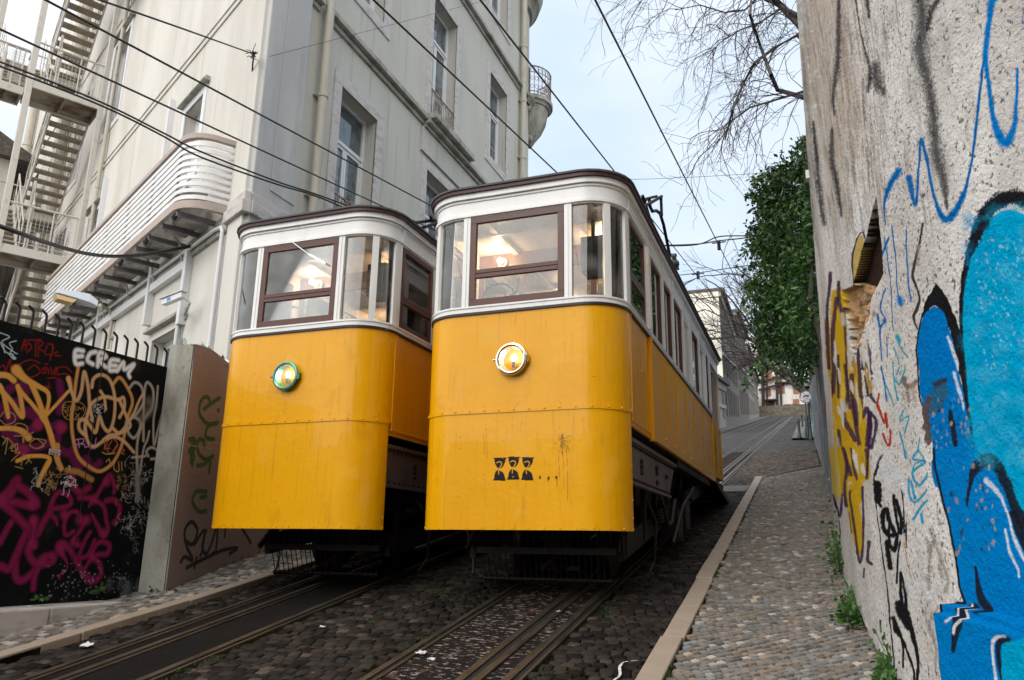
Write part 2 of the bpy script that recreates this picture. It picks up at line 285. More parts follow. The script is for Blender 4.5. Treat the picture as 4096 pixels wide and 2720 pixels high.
def setts(name,y0,y1,xa,xb,px,py,ang,n0,mt,hole=None,jit=.16,gap=.86,light=.07,lightc=1.9,brick=True,maxn=40000,tonev=.28,dome=.006,top=.80,cr=.74,smooth=True,tf=None):
    """real paving stones, each with a bevelled top, on the slope; xa,xb: functions of y"""
    ca,sa=math.cos(ang),math.sin(ang); L=max(y1-y0,6); k=int((L+4)/min(px,py)); 
    I,J=np.meshgrid(np.arange(-k,k),np.arange(-k,k),indexing='ij'); I=I.ravel().astype(float);J=J.ravel().astype(float)
    off=(np.mod(J,2)*.5 if brick else 0)
    u=(I+off)*px; v=J*py; u=u+.02*np.sin(J*1.7); v=v+.018*np.sin(u*3.1+J*.4)+.02*np.sin(u*.9)
    cx=ca*u-sa*v+(-1.0); cy=sa*u+ca*v+(y0+y1)/2
    A=np.vectorize(xa)(cy); B=np.vectorize(xb)(cy)
    ok=(cy>y0)&(cy<y1)&(cx>A+px*.35)&(cx<B-px*.35)
    if hole:
        for h0,h1 in hole: ok&=~((cx>h0-px*.45)&(cx<h1+px*.45))
    cx=cx[ok];cy=cy[ok];n=len(cx)
    hw=px*gap/2*(1+.10*rng.standard_normal(n)).clip(.75,1.15); hh=py*gap/2*(1+.10*rng.standard_normal(n)).clip(.75,1.15)
    rot=ang+rng.normal(0,.05,n); V=[]
    jx=rng.normal(0,jit*.12,(n,8)); hgt=rng.normal(0,.0028,n)
    sq=[(-1,-cr),(-cr,-1),(cr,-1),(1,-cr),(1,cr),(cr,1),(-cr,1),(-1,cr)]
    for ring,(s,z) in enumerate(((1.0,-.03),(1.0,-.004),(top,dome),)):
        for q,(a,c) in enumerate(sq):
            a2=a*hw*s*(1+jx[:,q]); c2=c*hh*s*(1+jx[:,(q+3)%8]); x=cx+a2*np.cos(rot)-c2*np.sin(rot); y=cy+a2*np.sin(rot)+c2*np.cos(rot)
            V.append(np.stack([x,y,TS*y-H+n0+z+hgt],1))
    V=np.stack(V,1).reshape(-1,3); base=np.arange(n)*24; Fq=[]
    for r in (0,8):
        for q in range(8): Fq.append(np.stack([base+r+q,base+r+(q+1)%8,base+r+8+(q+1)%8,base+r+8+q],1))
    Fq.append(np.stack([base+16,base+17,base+18,base+19],1)); Fq.append(np.stack([base+16,base+19,base+20,base+23],1)); Fq.append(np.stack([base+20,base+21,base+22,base+23],1))
    Fq=np.concatenate(Fq)
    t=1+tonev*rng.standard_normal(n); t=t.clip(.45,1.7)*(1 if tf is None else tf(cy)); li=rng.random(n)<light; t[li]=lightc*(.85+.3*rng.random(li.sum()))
    wr=1+.10*rng.standard_normal(n); wr=wr.clip(.92,1.12); c=np.stack([t*wr,t,t/wr],1); c=np.repeat(c,24,0)
    o=npmesh(name,V,Fq,mt,cols=c,smooth=smooth); tag(o,kind='structure'); return o
kR=lambda y:-.945-.009*(y-5)              # centre of the right-hand kerb
kL=lambda y:-5.50-(.05*(6-y) if y<6 else 0)
def wallx(y): return .52 if y<4.2 else (.36-.045*(y-4.9) if y<7 else .27)
setts('cobbled_road',2.0,30,lambda y:kL(y)+.06,lambda y:kR(y)-.07 if y<18.25 else .27,.096,.080,R(3),.010,Mt['cobble'],hole=[(-4.99,-4.06),(-2.72,-1.73)],jit=1.0,gap=.92,light=.05,lightc=2.6,tonev=.38,dome=.004,top=.86,cr=.82,tf=lambda y:1+2.6*((y-13)/7).clip(0,1))  # tf lightens stones up the slope, painting in the sky's grazing reflection
endR=lambda y:wallx(y)+.4
setts('pavement',1.6,21.3,lambda y:kR(y)+.075 if y<18.2 else -1.0+.42*(y-18.2)+.1,endR,.061,.057,R(45),.066,Mt['calcada'],jit=.30,gap=.80,light=.07,lightc=2.0,brick=False,tonev=.17,dome=.0035,top=.90,cr=.86,smooth=False)
slab('pavement_bed',-.95,.6,18.3,21.4,.054,Mt['joint'],x0b=.30,depth=.05)
slab('pavement_bed',-.92,4.0,1.0,18.3,.050,Mt['joint'],depth=.07)
setts('pavement',2.6,30,lambda y:-6.6,lambda y:kL(y)-.07,.088,.066,R(-4),.052,Mt['calcada'],jit=.6,gap=.86,light=.20,lightc=1.9,tonev=.28,dome=.003,top=.88,cr=.85,smooth=False)
slab('pavement_bed',-7.6,-5.50,1.0,29.8,.044,Mt['joint'],depth=.05)
Mt['farpave']=mat('distant_pavement',(.15,.14,.13),.8,var=[((.10,.095,.09),(10,10,10),.45,.6,.6)])
slab('pavement',-7.0,-5.6,29.8,170,.09,Mt['farpave'],depth=.1)
slab('pavement',-.66,.6,38.3,80,.12,Mt['farpave'],depth=.14)
slab('crosswalk_strip',-1.75,-.66,38.8,42.5,.014,Mt['farpave'])
def kerbrow(xf,y0,y1,top,wd):
    b=MB(); y=y0
    while y<y1:
        L=random.uniform(.75,1.25) if y<14 else 1.6; e=min(y+L,y1)-.008; t=top+random.uniform(-.006,.008); s=random.uniform(-.006,.006)
        xa,xb=xf(y)+s,xf(e)+s
        b.hexa([(xa-wd/2,y,gz(y)-.1),(xa+wd/2,y,gz(y)-.1),(xb+wd/2,e,gz(e)-.1),(xb-wd/2,e,gz(e)-.1),(xa-wd/2,y,gz(y)+t),(xa+wd/2,y,gz(y)+t),(xb+wd/2,e,gz(e)+t),(xb-wd/2,e,gz(e)+t)]); y+=L
    return tag(b.build('kerb',Mt['kerb'],bevel=.009),kind='structure')
kerbrow(kR,1.2,18.3,.078,.15); kerbrow(kL,2.2,30,.062,.15)
b=MB(); e0,e1=(-1.08,18.25),(.32,21.6)     # kerb of the side-street mouth, running across to the wall
b.hexa([(e0[0],e0[1],gz(e0[1])-.05),(e0[0]+.05,e0[1]+.22,gz(e0[1]+.2)-.05),(e1[0],e1[1]+.1,gz(e1[1])-.05),(e1[0],e1[1]-.15,gz(e1[1])-.05),(e0[0],e0[1],gz(e0[1])+.06),(e0[0]+.05,e0[1]+.22,gz(e0[1]+.2)+.06),(e1[0],e1[1]+.1,gz(e1[1])+.06),(e1[0],e1[1]-.15,gz(e1[1])+.06)])
tag(b.build('kerb',Mt['kerb'],bevel=.01),kind='structure')
# low grass in the joints beside the kerbs and rails: uncountable
def tufts(name,pts,mt,h=(.02,.05),k=9):
    V=[];Fq=[]
    for (x,y,n) in pts:
        for _ in range(k):
            a=random.uniform(0,6.28);r=random.uniform(0,.03);bx,by=x+r*math.cos(a),y+r*math.sin(a);hh=random.uniform(*h);dx,dy=random.gauss(0,.4)*hh,random.gauss(0,.4)*hh;w=.003+.1*hh
            i=len(V);c=random.uniform(0,3.14);wx,wy=w*math.cos(c),w*math.sin(c);z=gz(by)+n
            V+=[(bx-wx,by-wy,z),(bx+wx,by+wy,z),(bx+dx+wx*.4,by+dy+wy*.4,z+hh),(bx+dx-wx*.4,by+dy-wy*.4,z+hh)];Fq.append((i,i+1,i+2,i+3))
    o=npmesh(name,V,Fq,mt,smooth=False); return o
Mt['moss']=mat('moss_green',(.025,.045,.008),.9,var=[((.05,.065,.012),20,.45,.6,.6)])
pts=[]
for _ in range(420):
    y=random.uniform(3,16); q=random.random(); s=random.choice([kR(y)+.085,kR(y)-.09]); s=s if random.random()<.75 else kL(y)+random.choice([.09,.09,-.09])
    if vnoise(np.array([y*1.3]),np.array([s*2]),5)[0]>.42: pts.append((s+random.gauss(0,.008),y,.0 if s<kR(y) or s<-3 else .06))
for xr in (-2.74,-4.0,-3.2,-3.4,-3.6,-1.62,-3.05):
    for _ in range(70):
        y=random.uniform(3.2,7.2)
        if vnoise(np.array([y*1.6+xr]),np.array([xr*3]),9)[0]>.62: pts.append((xr+random.gauss(0,.05),y,.01))
tag(tufts('grass',pts,Mt['moss'],h=(.006,.022),k=14),'short green grass in the joints along kerbs and rails','grass',kind='stuff')
# ------------------------------------------------------------------ paint on dense surfaces
def smoothpts(P,k=8):
    P=np.array(P,float)
    if len(P)<3: return P
    Q=np.vstack([2*P[0]-P[1],P,2*P[-1]-P[-2]]); out=[]
    for i in range(1,len(Q)-2):
        for t in np.arange(k)/k:
            a,b,c,d=Q[i-1],Q[i],Q[i+1],Q[i+2]
            out.append(.5*((2*b)+(c-a)*t+(2*a-5*b+4*c-d)*t*t+(3*b-a-3*c+d)*t**3))
    out.append(P[-1]); return np.array(out)
class Paint:
    k=1.
    """colour laid on a wall, worked out in the wall's own metres (U along, V up)"""
    def __init__(s,U,V): s.U=U;s.V=V;s.C=np.zeros((len(U),4),np.float32)
    def _dist(s,idx,P,W):
        U=s.U[idx];V=s.V[idx];best=np.full(len(U),1e9)
        for (a,b,wa,wb) in zip(P[:-1],P[1:],W[:-1],W[1:]):
            d=b-a;L=(d@d)+1e-12;t=(((U-a[0])*d[0]+(V-a[1])*d[1])/L).clip(0,1)
            q=np.hypot(U-a[0]-t*d[0],V-a[1]-t*d[1])/(wa+(wb-wa)*t); best=np.minimum(best,q)
        return best
    def _lay(s,idx,m,col,a):
        m=(m*a).astype(np.float32); A=s.C[idx,3]; o=m+A*(1-m); o2=np.where(o<1e-5,1,o)
        for k in range(3): s.C[idx,k]=(col[k]*m+s.C[idx,k]*A*(1-m))/o2
        s.C[idx,3]=o
    def stroke(s,P,w,col,soft=.25,a=1.,smooth=True,grain=0):
        P=np.array(P,float); w=np.array(w if isinstance(w,(list,tuple,np.ndarray)) else [w]*len(P),float)
        if smooth and len(P)>2: Q=smoothpts(np.column_stack([P,w]),6)
        else: Q=np.column_stack([P,w])
        P=Q[:,:2];w=np.maximum(Q[:,2],1e-4)/2; m=w.max()*(1.3+soft)
        idx=np.where((s.U>P[:,0].min()-m)&(s.U<P[:,0].max()+m)&(s.V>P[:,1].min()-m)&(s.V<P[:,1].max()+m))[0]
        if not len(idx): return
        d=s._dist(idx,P,w)
        if grain: d=d+grain*(vnoise(s.U[idx]*90*s.k,s.V[idx]*90*s.k,3)-.5)
        x=((1+soft-d)/(2*soft+1e-6)).clip(0,1); s._lay(idx,x*x*(3-2*x),col,a)
    def fill(s,P,col,soft=.006,a=1.,smooth=True,wob=0):
        P=np.array(P,float)
        if smooth: P=smoothpts(np.vstack([P,P[:1]]),5)
        idx=np.where((s.U>P[:,0].min()-.05/s.k)&(s.U<P[:,0].max()+.05/s.k)&(s.V>P[:,1].min()-.05/s.k)&(s.V<P[:,1].max()+.05/s.k))[0]
        if not len(idx): return
        U=s.U[idx].copy();V=s.V[idx].copy()
        if wob: U+=wob*(fbm(U*25*s.k,V*25*s.k,4)-.5);V+=wob*(fbm(U*25*s.k,V*25*s.k,8)-.5)
        ins=np.zeros(len(U),bool); Q=np.vstack([P,P[:1]])
        for a_,b_ in zip(Q[:-1],Q[1:]):
            c=(a_[1]>V)!=(b_[1]>V)
            with np.errstate(divide='ignore',invalid='ignore'): xx=(b_[0]-a_[0])*(V-a_[1])/(b_[1]-a_[1]+1e-12)+a_[0]
            ins^=c&(U<xx)
        s._lay(idx,ins.astype(float),col,a)
# ------------------------------------------------------------------ the funicular cars
TW,TR_,TA=.93,.36,.57; TARC=TA+math.pi/2*TR_
def tp(s):
    g=1 if s>=0 else -1; s=abs(s)
    if s<=TA: x,y,nx,ny=s,0,0,-1
    elif s<=TARC: th=(s-TA)/TR_; x,y,nx,ny=TA+TR_*math.sin(th),TR_*(1-math.cos(th)),math.sin(th),-math.cos(th)
    else: x,y,nx,ny=TW,TR_+s-TARC,1,0
    return g*x,y,g*nx,ny
def tS(y): return TARC+y-TR_
def tpath(s0,s1,step=.05):
    br=[s0,s1]+[k for k in (-TARC,-TA,TA,TARC) if s0<k<s1]; br=sorted(br); out=[]
    for a,b in zip(br[:-1],br[1:]):
        arc=TA-1e-6<=min(abs(a),abs(b)) and max(abs(a),abs(b))<=TARC+1e-6
        n=max(1,int(math.ceil((b-a)/step))) if arc else 1
        out+=[a+(b-a)*i/n for i in range(n)]
    return [tp(s) for s in out+[s1]]
def band(b,s0,s1,z0,z1,off=0,t=.02): b.ring(tpath(s0,s1),[(off-t,z0),(off,z0),(off,z1),(off-t,z1)])
LEN=7.86
def closed_outline(off):
    pts=[tp(s) for s in np.linspace(-TARC,TARC,30)]
    pts+=[(x,LEN-y,nx,-ny) for x,y,nx,ny in reversed([tp(s) for s in np.linspace(-TARC,TARC,30)])]
    return [(x+nx*off,y+ny*off,nx,ny) for x,y,nx,ny in pts]
BELT=2.55
Mt['greenrefl']=mat('green_reflector',(.45,.86,.72),.25,metal=1)
def scuffs(pa,z0,z1,seed):
    q=random.Random(seed); o=(.42,.17,.0); dk_=(.16,.085,.02); pl_=(.86,.55,.14)
    for _ in range(11):
        x=q.uniform(-1,1); z=z1-q.random()**2*.5; L=q.uniform(.06,.45); pa.stroke([(x,z),(x+q.gauss(0,.004),z-L*.5),(x+q.gauss(0,.006),z-L)],[q.uniform(.004,.012),.006,.002],q.choice([o,o,dk_]),.9,q.uniform(.15,.45))
    for _ in range(26):
        x=q.uniform(-1.05,1.05);z=q.uniform(z0,z1); a=q.uniform(0,6.28); L=q.uniform(.004,.035); pa.stroke([(x,z),(x+L*math.cos(a),z+L*math.sin(a)*.6)],q.uniform(.003,.007),q.choice([o,dk_,pl_,pl_]),.5,q.uniform(.3,.8))
    for _ in range(5):
        x=q.uniform(-.9,.9);z=q.uniform(z0+.1,z1-.1); pa.stroke([(x,z),(x+q.gauss(0,.05),z+q.gauss(0,.06)),(x+q.gauss(0,.07),z+q.gauss(0,.09))],q.uniform(.03,.09),q.choice([o,pl_]),1.2,.16)
    for _ in range(7):
        x=q.uniform(-1.05,1.05); pa.stroke([(x,z0),(x+q.gauss(0,.03),z0+q.uniform(.005,.04))],q.uniform(.006,.014),dk_,.9,.3)
def make_tram(name,label,loc,lens_mat,paintit,extras,seed=3):
    t=thing(name,label,'funicular car',loc,'yellow funicular cars standing side by side',local=True)
    # lower apron: dense sheet so that stencils and scratches can lie on it
    ns,nzz=(560,240)
    S=np.linspace(-TARC+.04,TARC-.04,ns); Z=np.linspace(.695,1.672,nzz)
    pp=np.array([tp(s) for s in S]); 
    V=np.concatenate([np.stack([pp[:,0],pp[:,1],np.full(ns,z)],1) for z in Z]); 
    i=(np.arange(nzz-1)[:,None]*ns+np.arange(ns-1)[None,:]).ravel(); Fq=np.stack([i,i+1,i+1+ns,i+ns],1)
    pa=Paint(np.tile(S,nzz),np.repeat(Z,ns)); 
    if paintit: paintit(pa,loc)
    scuffs(pa,.70,1.67,seed)
    o=npmesh('lower_apron',V,Fq,Mt['yellowp'],t,cols=pa.C,cname='paint')
    b=MB(); band(b,-TARC+.04,TARC-.04,.698,1.67,-.004,.02); b.build('apron_backing',Mt['trim'],t)
    S=np.linspace(-TARC,TARC,ns); Z=np.linspace(1.69,BELT,200); pp=np.array([tp(s) for s in S]); V=np.concatenate([np.stack([pp[:,0],pp[:,1],np.full(ns,z)],1) for z in Z]); i=(np.arange(199)[:,None]*ns+np.arange(ns-1)[None,:]).ravel(); pu=Paint(np.tile(S,200),np.repeat(Z,ns)); scuffs(pu,1.70,BELT,seed+5)
    npmesh('upper_apron',V,np.stack([i,i+1,i+1+ns,i+ns],1),Mt['yellowp'],t,cols=pu.C,cname='paint')
    b=MB(); band(b,-TARC+.03,TARC-.03,1.662,1.702,.007,.02)
    for s in np.arange(-1.08,1.1,.135):
        x,y,nx,ny=tp(s); b.ball((x+nx*.008,y+ny*.008,1.682),.0085,6,4); b.ball((x+nx*.001,y+ny*.001,.712),.0075,6,4)
    for s in (-.72,-.36,.0,.36): x,y,nx,ny=tp(s); b.ball((x,y,1.12),.007,6,4)
    for g in (-1,1):
        for z in np.arange(.8,1.62,.14): x,y,nx,ny=tp(g*(TARC-.055)); b.ball((x+nx*.001,y+ny*.001,z),.007,6,4)
    b.build('riveted_seam',Mt['yellow'],t,smooth=True)
    # body sides
    for g in (-1,1):
        b=MB(); X=g*TW; q=lambda y0,y1,z0,z1,o0,o1: b.bx(min(X+g*o0,X+g*o1),max(X+g*o0,X+g*o1),y0,y1,z0,z1)
        q(TR_,1.24,1.56,BELT,-.03,-.008); q(1.24,6.24,1.56,BELT,-.03,.004); q(1.24,6.24,1.56,1.735,.004,.014)
        q(TR_-.005,TR_+.035,1.60,BELT,-.02,.008); q(1.20,1.262,1.54,BELT,-.02,.03); q(6.19,6.25,1.56,BELT,-.02,.02); q(TR_+.03,1.2,1.60,1.63,-.02,.0)
        for y in (2.10,2.77,3.55,4.25,5.05,5.70): q(y-.008,y+.008,1.735,BELT,.004,.012)
        for y in (1.9,2.5,3.1,3.7,4.3,4.9,5.6): b.ball((X+g*.016,y,1.645),.016,7,5)
        b.build('side_panel',Mt['yellow'],t,bevel=.003)
        b=MB(); q(6.95,7.72,1.69,BELT,-.06,-.02); 
        bb=[(x,LEN-y,nx,-ny) for x,y,nx,ny in tpath(TA+.0,TARC)] if g>0 else [(-x,LEN-y,-nx,-ny) for x,y,nx,ny in tpath(TA+.0,TARC)]
        b.ring(bb,[(-.03,1.69),(0,1.69),(0,BELT),(-.03,BELT)]); b.build('rear_corner_panel',Mt['yellow'],t)
        b=MB(); b.ring(bb,[(-.03,BELT),(0,BELT),(0,3.55),(-.03,3.55)]); b.build('rear_corner_post',Mt['white'],t)
    b=MB(); b.bx(-TA,TA,LEN-.02,LEN,1.0,2.6); b.build('rear_apron',Mt['yellow'],t)
    # dark trim at the belt, white sill, pillars, letterboard
    b=MB(); band(b,-tS(6.24),tS(6.24),BELT,BELT+.022,.016,.04); b.build('belt_trim',Mt['trim'],t)
    b=MB(); band(b,-tS(6.24),tS(6.24),BELT+.022,2.63,.004,.04); band(b,-tS(6.24),tS(6.24),2.615,2.632,.012,.03); b.build('window_sill',Mt['white'],t)
    for s0,s1 in ((.448,.515),(.80,.862),(1.055,1.175)):
        for g in (-1,1):
            b=MB(); a,c=sorted((g*s0,g*s1)); band(b,a,c,2.63,3.50,.006,.05)
            if s0<.5: band(b,min(g*.478,g*.484),max(g*.478,g*.484),2.63,3.50,.012,.01)
            b.build('window_pillar',Mt['white'],t)
    for g in (-1,1):
        for y0,y1,pr in ((1.10,1.18,.006),(1.20,1.26,.03),(1.29,1.40,.012),(2.05,2.15,.012),(2.72,2.82,.012),(3.50,3.60,.012),(4.20,4.30,.012),(5.0,5.1,.012),(5.66,5.76,.012),(6.16,6.25,.02)):
            b=MB(); X=g*TW; b.bx(min(X-g*.05,X+g*pr),max(X-g*.05,X+g*pr),y0,y1,2.63,3.48); b.build('window_pillar',Mt['white'],t,bevel=.003)
    b=MB(); band(b,-tS(LEN-TR_),tS(LEN-TR_),3.485,3.72,.0,.05); band(b,-tS(1.2),tS(1.2),3.497,3.522,.018,.02)
    for z,h,of in ((3.646,.018,.012),(3.672,.050,.034)): band(b,-tS(LEN-TR_),tS(LEN-TR_),z,z+h,of,.05)
    for g in (-1,1):
        a,c=sorted((g*1.16,g*1.20)); band(b,a,c,3.51,3.65,.016,.02)
        for y in (2.10,2.77,3.55,4.25,5.05,5.71): X=g*TW; b.bx(min(X,X+g*.02),max(X,X+g*.02),y-.03,y+.03,3.485,3.64)
    b.build('letterboard',Mt['white'],t,smooth=True)
    b=MB(); band(b,-tS(LEN-TR_),tS(LEN-TR_),3.722,3.756,.058,.08); b.build('roof_fascia',Mt['redtrim'],t,smooth=True)
    # roof
    b=MB(); rings=[]
    for k,(of,z) in enumerate(((.050,3.754),(.072,3.758),(.072,3.776),(.03,3.79),(-.10,3.83),(-.30,3.868),(-.55,3.89),(-.80,3.90))):
        pts=closed_outline(0) if of<-.3 else closed_outline(of); sx=(TW+of)/TW; 
        rings.append([b.p(x*max(sx,.05) if of<-.3 else x,(y-LEN/2)*((LEN/2+of)/(LEN/2))+LEN/2 if of<-.3 else y,z) for x,y,_,_ in pts])
    for A,B in zip(rings,rings[1:]):
        for k in range(len(A)): b.f.append([A[k],A[(k+1)%len(A)],B[(k+1)%len(A)],B[k]])
    b.f.append(rings[-1]); b.build('roof',Mt['roof'],t,smooth=True)
    # timber window frames: front one with a cross rail, side ones on the vestibule
    def sash(pts_fn,u0,u1,z0,z1,zm,w=.062,d=.035):
        b=MB(); 
        for a,c,e,f in ((u0,u1,z0,z0+w),(u0,u1,z1-w,z1),(u0,u0+w*.95,z0+w,z1-w),(u1-w*.95,u1,z0+w,z1-w),(u0+w*.95,u1-w*.95,zm-.04,zm-.002),(u0+w*.95,u1-w*.95,zm+.002,zm+.04)):
            b.hexa([pts_fn(a,0,e),pts_fn(c,0,e),pts_fn(c,d,e),pts_fn(a,d,e),pts_fn(a,0,f),pts_fn(c,0,f),pts_fn(c,d,f),pts_fn(a,d,f)])
        fr=b.build('window_frame',Mt['brown'],t,bevel=.003)
        b=MB(); b.hexa([pts_fn(u0+.03,.016,z0+.03),pts_fn(u1-.03,.016,z0+.03),pts_fn(u1-.03,.020,z0+.03),pts_fn(u0+.03,.020,z0+.03),pts_fn(u0+.03,.016,z1-.03),pts_fn(u1-.03,.016,z1-.03),pts_fn(u1-.03,.020,z1-.03),pts_fn(u0+.03,.020,z1-.03)])
        b.build('pane',Mt['glass'],fr); return fr
    sash(lambda u,d,z:(u,d-.006,z),-.446,.446,2.634,3.488,2.935)
    for g in (-1,1): sash(lambda u,d,z:(g*(TW-d+.004),u,z),.42,1.10,2.634,3.48,2.935,w=.05)
    for g in (-1,1):
        for s0,s1 in ((.515,.80),(.862,1.055)):
            b=MB(); a,c=sorted((g*s0,g*s1)); band(b,a,c,2.632,3.49,-.022,.003); b.build('window_pane',Mt['glass'],t,smooth=True)
        ys=[1.40,2.05,2.15,2.72,2.82,3.50,3.60,4.20,4.30,5.0,5.1,5.66,5.76,6.16]
        for k in range(0,14,2):
            y0,y1=ys[k],ys[k+1]; X=g*TW; b=MB(); xi=X-g*.03
            for a,c,e,f in ((y0,y1,2.634,2.67),(y0,y1,3.44,3.48),(y0,y0+.03,2.67,3.44),(y1-.03,y1,2.67,3.44)): b.bx(min(xi,xi+g*.02),max(xi,xi+g*.02),a,c,e,f)
            fr=b.build('window_frame',Mt['brown' if k in(0,2,4,8,12) else 'white'],t)
            b=MB(); b.bx(min(xi-g*.004,xi),max(xi-g*.004,xi)-.0,y0,y1,2.64,3.47); b.build('pane',Mt['glass'],fr)
    # interior
    b=MB(); b.bx(-TW+.03,TW-.03,.37,LEN-.37,3.60,3.615); b.bx(-.62,.62,.04,.37,3.60,3.615)
    for x in (-.45,.45): b.bx(x-.03,x+.03,.1,LEN-.1,3.57,3.60)
    for y in (.62,2.4,3.9,5.4): b.bx(-TW+.05,TW-.05,y,y+.05,3.565,3.60)
    b.bx(-.6,.6,.05,.10,3.50,3.60); b.build('ceiling',Mt['ceil'],t)
    b=MB(); b.bx(-TW+.03,TW-.03,.32,LEN-.1,1.57,1.62); b.build('floor',Mt['floor'],t)
    for y0 in (1.22,6.22):
        b=MB(); b.bx(-.90,-.36,y0,y0+.04,1.62,2.62); b.bx(.36,.90,y0,y0+.04,1.62,2.62)
        for x in (-.90,-.42,.36,.84): b.bx(x,x+.06,y0-.005,y0+.045,2.62,3.60)
        b.bx(-.90,.90,y0-.008,y0+.048,3.40,3.60); b.build('partition',Mt['wood'],t)
        b=MB(); b.bx(-.84,-.42,y0+.018,y0+.022,2.62,3.40); b.bx(.42,.84,y0+.018,y0+.022,2.62,3.40); b.build('partition_glass',Mt['glass'],t)
    for g in (-1,1):
        b=MB(); a,c=sorted((g*.50,g*.90)); b.bx(a,c,1.4,6.1,2.00,2.05); a,c=sorted((g*.86,g*.91)); b.bx(a,c,1.4,6.1,2.05,2.6); a,c=sorted((g*.55,g*.6)); b.bx(a,c,1.4,6.1,1.62,2.0); b.build('bench',Mt['wood'],t,bevel=.01)
    b=MB(); b.tube([(-.28,.42,1.62),(-.28,.42,2.72)],.045,10); b.lathe([(.0,.0),(.13,.0),(.13,.03),(.0,.03)],(-.28,.42,2.74),(0,0,1),20,(0,1,0)); b.tube([(-.28,.42,2.79),(-.12,.36,2.86),(-.10,.35,2.98)],.014,8)
    b.tube([(-.28+.17*math.cos(a),.30,2.76+.17*math.sin(a)) for a in np.linspace(0,2*math.pi,20)],.012,6); b.tube([(-.45,.30,2.76),(-.11,.30,2.76)],.010,6); b.build('controller_stand',Mt['black'],t,smooth=True)
    b=MB(); b.bx(.44,.66,.55,.80,3.05,3.40); b.tube([(.55,.6,3.4),(.55,.6,3.58)],.02); b.build('relay_box',Mt['black'],t,bevel=.01)
    for k,(x,y,z,ax) in enumerate(((-.60,1.19,3.49,(0,-1,0)),(.52,1.19,3.50,(0,-1,0)),(-.5,2.9,3.597,(0,0,-1)),(.5,4.2,3.597,(0,0,-1)),(.5,2.2,3.597,(0,0,-1)))):
        b=MB(); b.lathe([(0,0),(.055,0),(.055,.012),(.034,.022),(.03,.045),(0,.045)],(x,y,z),ax,18,(0,0,1) if abs(ax[2])<.5 else (0,1,0)); l=b.build('ceiling_lamp',Mt['porcelain'],t,smooth=True)
        c=(x+ax[0]*.075,y+ax[1]*.075,z+ax[2]*.075); b=MB(); b.ball(c,.032,12,9); b.build('bulb',Mt['bulb'],l,smooth=True)
        ld=bpy.data.lights.new('bulb_light','POINT'); ld.energy=9; ld.color=(1,.60,.32); ld.shadow_soft_size=.04; lo=bpy.data.objects.new('bulb_light',ld); COL.objects.link(lo); lo.location=(c[0]+ax[0]*.07,c[1]+ax[1]*.07,c[2]+ax[2]*.07); lo.parent=t
    # headlamp
    hx,hz=-.015,2.113; hc=(hx,0,hz)
    b=MB(); b.lathe([(.122,0),(.126,.03),(.138,.036),(.142,.046),(.138,.056),(.124,.060),(.113,.055),(.112,.04)],hc,(0,-1,0),40); b.tube([(hx+.143,-.04,hz+.04),(hx+.143,-.04,hz-.04)],.009,8); b.bx(hx+.13,hx+.15,-.045,-.0,hz-.025,hz+.025)
    b.tube([(hx-.138,-.04,hz),(hx-.172,-.04,hz)],.007,8); b.ball((hx-.162,-.04,hz),.013,8,6); hl=b.build('headlight',lens_mat,t,smooth=True)
    b=MB(); b.lathe([(.112,.045),(.10,.02),(.07,-.03),(.03,-.055),(0,-.06)],hc,(0,-1,0),32); b.build('reflector',Mt['reflector'] if lens_mat is Mt['chrome'] else Mt['greenrefl'],hl,smooth=True)
    b=MB(); b.lathe([(.0,.0),(.018,.0),(.018,.045),(.012,.06)],(hx+.02,-.03,hz-.07),(0,0,1),12,(0,1,0)); b.build('bulb_socket',Mt['steel'],hl)
    b=MB(); b.ball((hx+.02,-.03,hz+.01),.026,12,8,(1,1,1.25)); b.build('bulb',Mt['hbulb'],hl,smooth=True)
    b=MB(); b.lathe([(0,.056),(.06,.054),(.114,.046)],hc,(0,-1,0),32); b.build('lens',Mt['glass'],hl,smooth=True)
    # underframe: girders, wheels on the rails, brake rigging, sloping truck
    for g in (-1,1):
        b=MB(); x0,x1=sorted((g*.84,g*.86)); b.prism([(x0,.20,1.10),(x0,2.45,1.10),(x0,2.90,1.46),(x0,.20,1.46)],(x1-x0,0,0))
        for z0,z1 in ((1.455,1.49),(1.09,1.115)): b.bx(x0-.03 if g<0 else x0,x1 if g<0 else x1+.03,.2,2.9 if z0>1.3 else 2.46,z0,z1)
        gd=b.build('girder',Mt['girder'],t); b=MB()
        for y in np.arange(.3,2.86,.085): b.ball((g*.862,y,1.43),.013,6,4)
        for y in np.arange(.3,2.45,.10): b.ball((g*.862,y,1.14),.015,6,4)
        for y,z in ((1.0,1.33),(1.0,1.28),(1.0,1.23),(1.75,1.34),(1.75,1.29),(1.75,1.20),(2.3,1.3)): b.ball((g*.864,y,z),.026,7,5)
        b.build('rivets',Mt['iron'],gd)
        b=MB(); b.bx(min(g*.78,g*.9),max(g*.78,g*.9),2.9,5.9,1.47,1.545); b.prism([(g*.62,5.85,1.54),(g*.62,6.6,1.54),(g*.62,8.15,1.30),(g*.62,7.95,1.26)],(g*.36,0,0)); b.build('running_board',Mt['iron'],t)
        b=MB()
        for y0,y1 in ((1.3,5.9),): b.bar((g*.70,y0-.5,.171*(y0-.5)+.42),(g*.70,y1+.8,.171*(y1+.8)+.42),.06,.20)
        for y in (.9,1.7,2.3,3.1,4.0,5.0,6.0): b.bar((g*.72,y,.171*y+.35),(g*.72,y+.15,1.5),.05,.07)
        for y in (2.1,2.45,3.9,4.3):
            for k in range(5): b.tube([(g*.80+.055*math.cos(a),y+.055*math.sin(a),.171*y+.44+.03*k+.03*a/6.28) for a in np.linspace(0,6.28,10)],.011,5,False)
        for y in (2.75,3.35): b.bx(min(g*.72,g*.90),max(g*.72,g*.90),y,y+.34,.171*y+.22,.171*y+.52)
